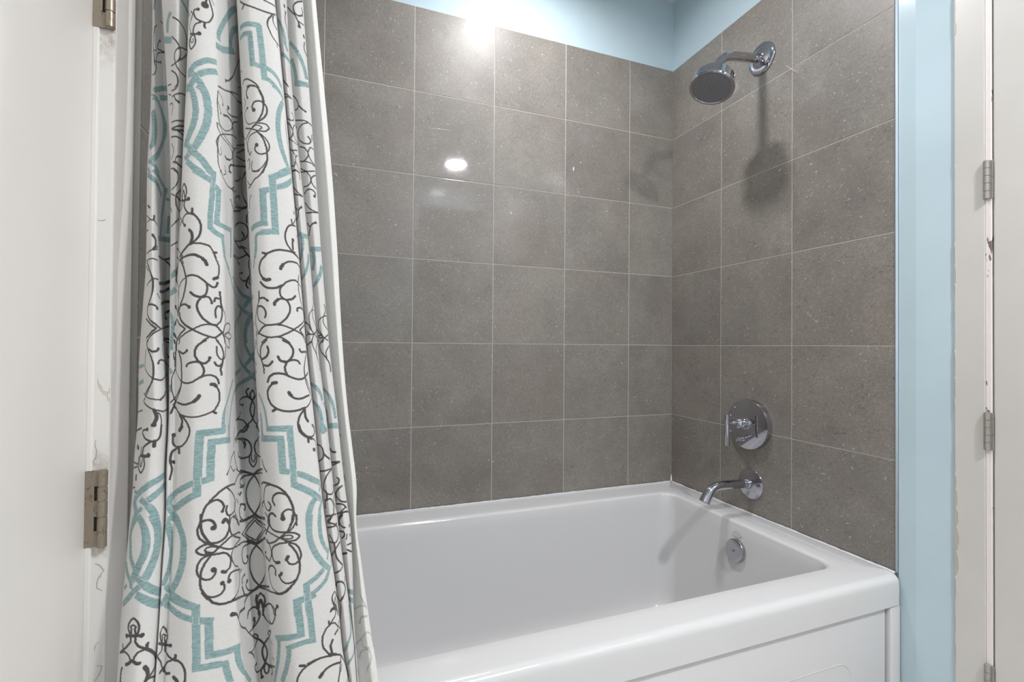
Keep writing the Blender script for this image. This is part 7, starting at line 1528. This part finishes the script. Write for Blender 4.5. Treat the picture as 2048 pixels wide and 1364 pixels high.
t835 0 0 3510,14954 3503,14938 3490,14924 3483,14922 3457,14888 3443,14876
t963 0 0 3463,14924 3463,14828 3467,14795 3467,14494 3470,14472 3467,14432 3470,14402 3467,14368 3470,14336 3470,13922
t835 0 0 3483,13982 3467,13982 3463,13970 3453,13972 3447,13964 3398,13946 3388,13939 3382,13928 3372,13927 3358,13912 3338,13899 3318,13875 3295,13852 3285,13834 3268,13815 3255,13792
t639 0 0 3284,13811 3278,13741 3282,13717 3278,13649 3280,13616 3272,13507 3274,13481 3265,13385 3267,13352 3263,13320 3262,13282 3255,13239 3257,13205 3237,12986 3223,12840 3211,12760 3209,12722 3186,12589 3183,12554 3160,12436 3146,12382
t835 0 0 3530,15032 3533,15002 3530,14968 3533,14936 3530,14906 3533,14874 3533,14648 3537,14616 3533,14582 3537,14552 3537,13679
t707 0 0 3554,13732 3530,13736 3523,13744 3493,13751 3477,13748 3467,13736 3450,13730 3443,13720 3437,13718 3428,13706 3419,13705 3412,13691 3402,13688 3392,13671 3382,13664 3373,13646 3345,13603
t737 0 0 3368,13650 3362,13585 3365,13551 3358,13484 3362,13452 3350,13317 3352,13284 3345,13250 3320,12968 3314,12897 3305,12859 3284,12657 3275,12591
t589 0 0 3550,14942 3559,14945 3582,14971 3592,14977
d270 0 0 3567,13178 3558,13177 3537,13158 3530,13144 3517,13132 3503,13106 3490,13088 3477,13061 3473,13044 3453,12992 3450,12968 3433,12902 3425,12848 3419,12823 3405,12689
d406 0 0 3443,13120 3470,13103
d253 0 0 3833,14778 3830,14744 3820,14715 3817,14683 3823,14611 3831,14565 3862,14441 3866,14408
d203 0 0 3940,14673 3960,14625 3995,14563
d203 0 0 4287,14399 4297,14379 4313,14365 4322,14346
d203 0 0 3901,14654 3913,14604 3924,14474 3914,14417 3877,14360
d287 0 0 3754,14363 3764,14381 3771,14412 3786,14420 3810,14423 3887,14371
d253 0 0 4322,14346 4337,14192 4319,13991 4309,13941 4306,13899 4296,13850 4290,13766
d169 0 0 4470,14532 4459,14503 4440,14470 4421,14448 4389,14430 4322,14346
d186 0 0 3904,14354 3917,14303 3951,14208 3959,14170 3984,14109
d237 0 0 3879,14379 3860,14222 3830,14149 3783,14109 3771,14089 3748,14061 3736,14043
d287 0 0 3713,14117 3713,14051 3717,14019 3714,13993
d270 0 0 3733,14023 3727,14009 3690,13973 3670,13943 3636,13826 3632,13801 3622,13775 3620,13710 3615,13678 3612,13581 3613,13507 3618,13474 3618,13438 3650,13300 3674,13199
d220 0 0 3733,14023 3780,14009 3807,13986 3823,13956 3846,13904 3883,13805 3870,13687
d304 0 0 3874,13720 3849,13717 3826,13703 3791,13669
d203 0 0 3958,13895 3939,13877 3907,13831 3903,13805 3918,13752 3948,13687 3983,13622
d372 0 0 3737,13547 3699,13415 3703,13371 3703,13335 3707,13295 3707,13251 3710,13211
d406 0 0 3674,13199 3761,13101
d270 0 0 3761,13101 3784,13072 3850,13005 3897,12902 3911,12861 3922,12812 3947,12749 3977,12637 3989,12593 3991,12553
d270 0 0 4276,12322 4282,12298 4292,12273 4303,12257 4304,12221 4315,12204 4310,12158 4311,12122 4302,12039 4294,11996
d270 0 0 3996,12129 3971,12120 3958,12099 3937,12095 3930,12078
d287 0 0 3707,13127 3677,13144 3667,13157 3629,13183 3604,13183 3592,13188 3578,13186 3568,13191 3554,13180 3537,13178 3523,13166 3510,13148 3497,13136 3490,13124
d321 0 0 3844,12787 3749,12850 3733,12853 3702,12869 3645,12860 3636,12848 3625,12844 3612,12828 3597,12797 3585,12781 3582,12763 3574,12745
d490 0 0 3574,12745 3553,12668
d237 0 0 3868,12908 3857,12853 3844,12830 3839,12800 3828,12782 3817,12718 3806,12692 3796,12627 3786,12601 3781,12567 3773,12539 3769,12507 3754,12457 3751,12429 3737,12371 3736,12344 3730,12325
d152 0 0 3861,12705 3856,12681 3833,12641 3828,12616 3817,12597 3811,12566 3802,12547
t491 0 0 4574,14111 4578,14068 4572,14043 4576,14000 4570,13969 4573,13927 4566,13895 4576,13814 4562,13752 4568,13715 4561,13683 4566,13646 4555,13583 4559,13539 4549,13481 4552,13438 4540,13351 4529,13327 4526,13300 4496,13221 4480,13201 4470,13173 4454,13149 4439,13131 4429,13108 4411,13085 4400,13057 4374,13005 4357,12954 4333,12900 4317,12849 4293,12787
t442 0 0 5008,12769 5006,12733 4973,12680
t442 0 0 4592,12713 4587,12689 4574,12665 4557,12644 4536,12633 4525,12616 4507,12609 4490,12592 4467,12589 4424,12568 4397,12545 4370,12503 4344,12450 4326,12396
f265 0 0 299,14209 320,14190 340,14161 363,14138 383,14111 429,14033 478,13910 522,13771
f212 0 0 96,13694 124,13727 184,13778 233,13813 277,13856 336,13891 396,13905 440,13885 489,13846 529,13805
f301 0 0 177,13258 196,13305 233,13432 267,13484 310,13528 357,13559 411,13571 463,13547 511,13517
f212 0 0 69,12514 71,12562 83,12589 119,12649 172,12738 231,12825 294,12939 376,13041 406,13065 438,13061 473,13039 504,12995 536,12941 584,12818 591,12779 618,12722 585,12719 597,12587 606,12540 584,12524 587,12481
f230 0 0 243,12512 284,12532 319,12555 366,12568 410,12569 444,12545
f230 0 0 109,12132 136,12285 160,12348 186,12382 226,12422 311,12493 347,12513 384,12516 415,12487 447,12399 451,12373 453,12331 447,12296 449,12254 436,12181 408,12121 332,11986 312,11941 269,11855 243,11798 190,11716 171,11678
f230 0 0 188,11683 286,11747 325,11781 357,11797 397,11803 440,11792
f265 0 0 304,11488 364,11576 399,11611 427,11625 460,11633
f177 0 0 194,12769 199,12739 196,12705 203,12637 199,12594 204,12565 199,12522 204,12493
f212 0 0 67,11631 107,11787
f244 0 0 90,18313 91,18264
f264 0 0 92,19234 94,19195 113,19166
f406 0 0 95,17917 103,17799
w67 0 0 1877,28964 1887,28988 1923,29042 1943,29084 1957,29108
w67 0 0 1973,29042 2022,28915 2025,28886
w67 0 0 1880,27224 1913,27163 1923,27134 1947,27098 1955,27068 1977,27032
w67 0 0 1824,27111 1867,27026 1877,26996 1900,26948 1910,26923 1916,26893
w67 0 0 299,27105 379,27009 410,26982 438,26966 462,26945 493,26929
w67 0 0 2128,26324 2122,26222 2122,26129
w67 0 0 2155,26267 2152,26168 2152,26134
w67 0 0 3496,26349 3492,26278 3495,26252 3495,26220 3492,26185 3492,26156
w67 0 0 3566,26424 3563,26327 3558,26297 3560,26263
w67 0 0 2824,23114 2856,23073 2880,23030 2890,23006 2932,22938
w67 0 0 2782,23381 2800,23364 2831,23311 2870,23225
w70 0 0 2802,21419 2821,21393 2833,21362 2850,21336 2870,21280 2883,21256 2893,21224 2907,21200 2918,21169
w70 0 0 2903,21044 2917,21068 2958,21100 2980,21125
w70 0 0 328,18128 343,18110 352,18092 377,18062 425,17984 437,17960
w70 0 0 1988,18541 1987,18338
w70 0 0 2043,18602 2043,18410
w70 0 0 297,18018 312,17978 326,17965 363,17900
w70 0 0 1342,17865 1371,17843 1497,17770 1540,17739 1594,17720 1637,17698 1740,17679
w70 0 0 3500,18562 3502,18422 3500,18390
w70 0 0 3542,18544 3545,18509 3542,18440 3545,18412 3538,18309 3541,18274 3539,18239
w70 0 0 3813,17881 3862,17821 3914,17750 3965,17699
w70 0 0 4271,17568 4285,17553
w70 0 0 3760,17711 3773,17675 3811,17615 3838,17580 3859,17546 3891,17504
w70 0 0 347,16256 370,16232 379,16213 393,16202 422,16166 433,16142
w70 0 0 315,16175 352,16082 361,16071 368,16046 378,16028 387,16004 397,15986
w70 0 0 1473,15918 1562,15848 1629,15828 1756,15808 1779,15788
w70 0 0 1341,15814 1373,15779 1459,15717 1503,15679 1586,15617 1663,15599 1724,15597
w70 0 0 308,15968 312,15989 325,16034 335,16058 342,16082 342,16100 348,16118
w70 0 0 3717,15673 3730,15647 3740,15619 3770,15566 3782,15536 3802,15507
w70 0 0 3771,15858 3784,15827 3804,15793 3818,15752 3841,15715 3860,15678
w70 0 0 3513,15110 3513,14978 3510,14948 3510,14846
w70 0 0 3547,15102 3550,15026 3551,14894
w67 0 0 1990,15140 1990,14948
w67 0 0 2030,15074 2030,14882
w67 0 0 1355,15449 1384,15463 1489,15470 1527,15482 1581,15490
w67 0 0 3513,15014 3513,14948 3510,14918 3513,14888 3510,14854 3510,14820
w67 0 0 3550,15014 3549,14983 3550,14886"""
STEP = .0006
FINE = [1, 1, 1, 1, 1, 1, 1, 1, 1, 1, 1, 1, 1, 1, 1, 1, 1, 1, 1, 1, 1, 1, 1, 1, 1, 1, 1]      # spans of cloth that carry visible print get the finer mesh
def fabric(name, base, faint=False):
    m = NT(name); o = m.obj()
    dk = m.n('Attribute'); dk.attribute_name = 'print_dark'
    tl_ = m.n('Attribute'); tl_.attribute_name = 'print_teal'
    slub = m.noise(420, m.mapping(o, (.35, .35, 3.2)), 3, .65)
    slub2 = m.noise(420, m.mapping(o, (3.0, 3.0, .5)), 2, .6)
    weave = m.math('ADD', m.math('MULTIPLY', slub, .6), m.math('MULTIPLY', slub2, .4))
    wv = m.ramp(weave, .36, .64)
    b0 = lin(base); b1 = tuple(x*.90 for x in b0[:3])+(1,)
    c = m.mix(wv, b1, b0)
    teal = m.mix(m.ramp(m.noise(300, m.mapping(o, (.5, .5, 2.6)), 4, .75), .38, .64), lin('#6c8d8e'), lin('#9bb3b2'))
    c = m.mix(m.math('MULTIPLY', (tl_, 2), .95), c, teal)
    dark = m.mix(wv, lin('#383433'), lin('#4a4543'))
    c = m.mix(m.math('MULTIPLY', (dk, 2), .42 if faint else .96), c, dark)
    m.set('Base Color', c); m.set('Roughness', .85); m.set('Specular IOR Level', .2)
    m.set('Sheen Weight', .15)
    m.bump(weave, .12, .0004)
    # a little light comes through the thin cloth
    tr_ = m.n('BsdfTranslucent'); m.t.links.new(c[0].outputs[c[1]], tr_.inputs[0])
    mx = m.n('MixShader'); mx.inputs[0].default_value = .07
    out = m.t.nodes['Material Output']
    m.t.links.new(m.b.outputs[0], mx.inputs[1]); m.t.links.new(tr_.outputs[0], mx.inputs[2]); m.t.links.new(mx.outputs[0], out.inputs[0])
    return m.m
def print_masks(X, Y, zs, spans, kinds):
    rows, cols = X.shape
    arc = np.zeros_like(X); arc[:, 1:] = np.cumsum(np.hypot(np.diff(X, axis=1), np.diff(Y, axis=1)), 1)
    cum = np.concatenate([[0], np.cumsum(spans)]).astype(float); sk = np.arange(len(cum))
    mask = {k: np.zeros((rows, cols), np.float32) for k in kinds.values()}
    nz = -zs; AA = .0005
    def sample(k, r0, c0, z, rad, tan=None, erase=False):
        reach = rad+AA
        ra = np.searchsorted(nz, -(z+reach)); rb_ = np.searchsorted(nz, -(z-reach))+1
        row = arc[min(max(r0, 0), rows-1)]; ci = int(round(c0)); a0 = np.interp(c0, np.arange(cols), row)
        ca = np.searchsorted(row, a0-reach*1.15); cb = np.searchsorted(row, a0+reach*1.15)+1
        ca = max(0, ca-1); cb = min(cols, cb+1); ra = max(0, ra)
        if ra >= rb_ or ca >= cb: return
        sub = arc[ra:rb_, ca:cb]; f = c0-math.floor(c0); i0 = min(int(c0), cols-2)
        ref = arc[ra:rb_, i0]*(1-f)+arc[ra:rb_, i0+1]*f
        da = sub-ref[:, None]; dz = (zs[ra:rb_]-z)[:, None]
        if tan is None: v = .5+(rad-np.sqrt(da*da+dz*dz))/AA
        else:
            al = np.abs(da*tan[0]+dz*tan[1]); ac = np.abs(-da*tan[1]+dz*tan[0])
            v = np.minimum(.5+(rad-ac)/AA, .5+(.0007-al)/AA)
        t = mask[k][ra:rb_, ca:cb]
        if erase: np.minimum(t, np.clip(1-v, 0, 1), out=t)
        else: np.maximum(t, np.clip(v, 0, 1), out=t)
    lines = PRINT.split('\n')
    for line in [q for q in lines if q[0] != 'w']+[q for q in lines if q[0] == 'w']:
        p = line.split(); ty = p[0][0]
        if ty not in kinds: continue
        k = kinds[ty]; rad = int(p[0][1:])*1e-5/2; ra_, rb2 = int(p[1])*1e-5/2, int(p[2])*1e-5/2
        pts = [q.split(',') for q in p[3:]]
        pts = [(np.interp(int(s)/200, sk, cum), int(z)/20000) for s, z in pts]
        P = []
        for (c0, z0), (c1, z1) in zip(pts[:-1], pts[1:]):
            r0 = min(int(np.searchsorted(nz, -z0)), rows-1)
            a0, a1 = np.interp([c0, c1], np.arange(cols), arc[r0]); L = math.hypot(a1-a0, z1-z0)
            n = max(1, int(L/.0006)); d = ((a1-a0)/(L+1e-9), (z1-z0)/(L+1e-9))
            for i in range(n): P.append((c0+(c1-c0)*i/n, z0+(z1-z0)*i/n, d, L/n))
        P.append((pts[-1][0], pts[-1][1], P[-1][2] if P else (1, 0), 0))
        tot = sum(q[3] for q in P); run = 0
        for i, (c, z, d, L) in enumerate(P):
            r0 = int(np.searchsorted(nz, -z)); e = min(run, tot-run); run += L
            if ty == 'w': sample(k, r0, c, z, rad, None, True)
            elif ty == 't' and e < rad: sample(k, r0, c, z, rad, d)
            else: sample(k, r0, c, z, rad)
        if ra_ > rad: sample(k, 0 if False else int(np.searchsorted(nz, -P[0][1])), P[0][0], P[0][1], ra_)
        if rb2 > rad: sample(k, int(np.searchsorted(nz, -P[-1][1])), P[-1][0], P[-1][1], rb2)
    return mask
def cloth_object(name, ribs, kinds, mat, parent=None, res=.0006, step=STEP, fine=None):
    zs = cloth_rows(step)
    Pm = hermite([1.3, .8], RZ, ribs); d = np.hypot(*np.moveaxis(np.diff(Pm, axis=1), 2, 0)).max(0)
    spans = [max(4, int(math.ceil(x/(res if not fine or fine[i] else .003)))) for i, x in enumerate(d)]
    X, Y = cloth_grid(RZ, ribs, zs, spans); rows, cols = X.shape
    mask = print_masks(X, Y, zs, spans, kinds)
    co = np.stack([X, Y, np.broadcast_to(zs[:, None], X.shape)], -1).reshape(-1, 3).astype(np.float32)
    idx = np.arange(rows*cols, dtype=np.int32).reshape(rows, cols)
    q = np.stack([idx[:-1, :-1], idx[1:, :-1], idx[1:, 1:], idx[:-1, 1:]], -1).reshape(-1, 4)
    me = bpy.data.meshes.new(name)
    me.vertices.add(len(co)); me.vertices.foreach_set('co', co.ravel())
    me.loops.add(q.size); me.loops.foreach_set('vertex_index', q.ravel())
    me.polygons.add(len(q)); me.polygons.foreach_set('loop_start', np.arange(0, q.size, 4, dtype=np.int32))
    me.polygons.foreach_set('loop_total', np.full(len(q), 4, np.int32))
    me.update(calc_edges=True)
    for k in ('print_dark', 'print_teal'):
        at = me.attributes.new(k, 'FLOAT', 'POINT')
        at.data.foreach_set('value', (mask[k] if k in mask else np.zeros((rows, cols), np.float32)).ravel())
    return link(name, me, mat, parent, True)
cur = cloth_object('shower_curtain', RIBS, {'d': 'print_dark', 't': 'print_teal', 'w': 'print_teal'}, fabric('printed_curtain_fabric', '#dad8d5'), fine=FINE)
tag(cur, 'white shower curtain printed with teal lattice bands and dark scrolls, gathered at the left', 'shower curtain')
lnr = cloth_object('curtain_liner', LINER, {'f': 'print_dark'}, fabric('plain_liner_fabric', '#e6e5e1', True), None, .0016, .0012)
tag(lnr, 'plain off-white curtain lining strip hanging along the right edge of the printed curtain', 'curtain liner')
# slim ceiling track the curtain hangs from
trk = thing('curtain_track', 'slim white ceiling track over the front edge of the tub', 'curtain track', (LX/2, -.965, CEIL))
bx('rail', LW+.001, .0015, -.975, -.955, CEIL-.018, CEIL, MT['white_paint'], trk, .002)
for i in range(9):
    bx('glider', LX+.03+i*.021, LX+.038+i*.021, -.969, -.961, CEIL-.027, CEIL-.016, MT['nozzle'], trk, .001)
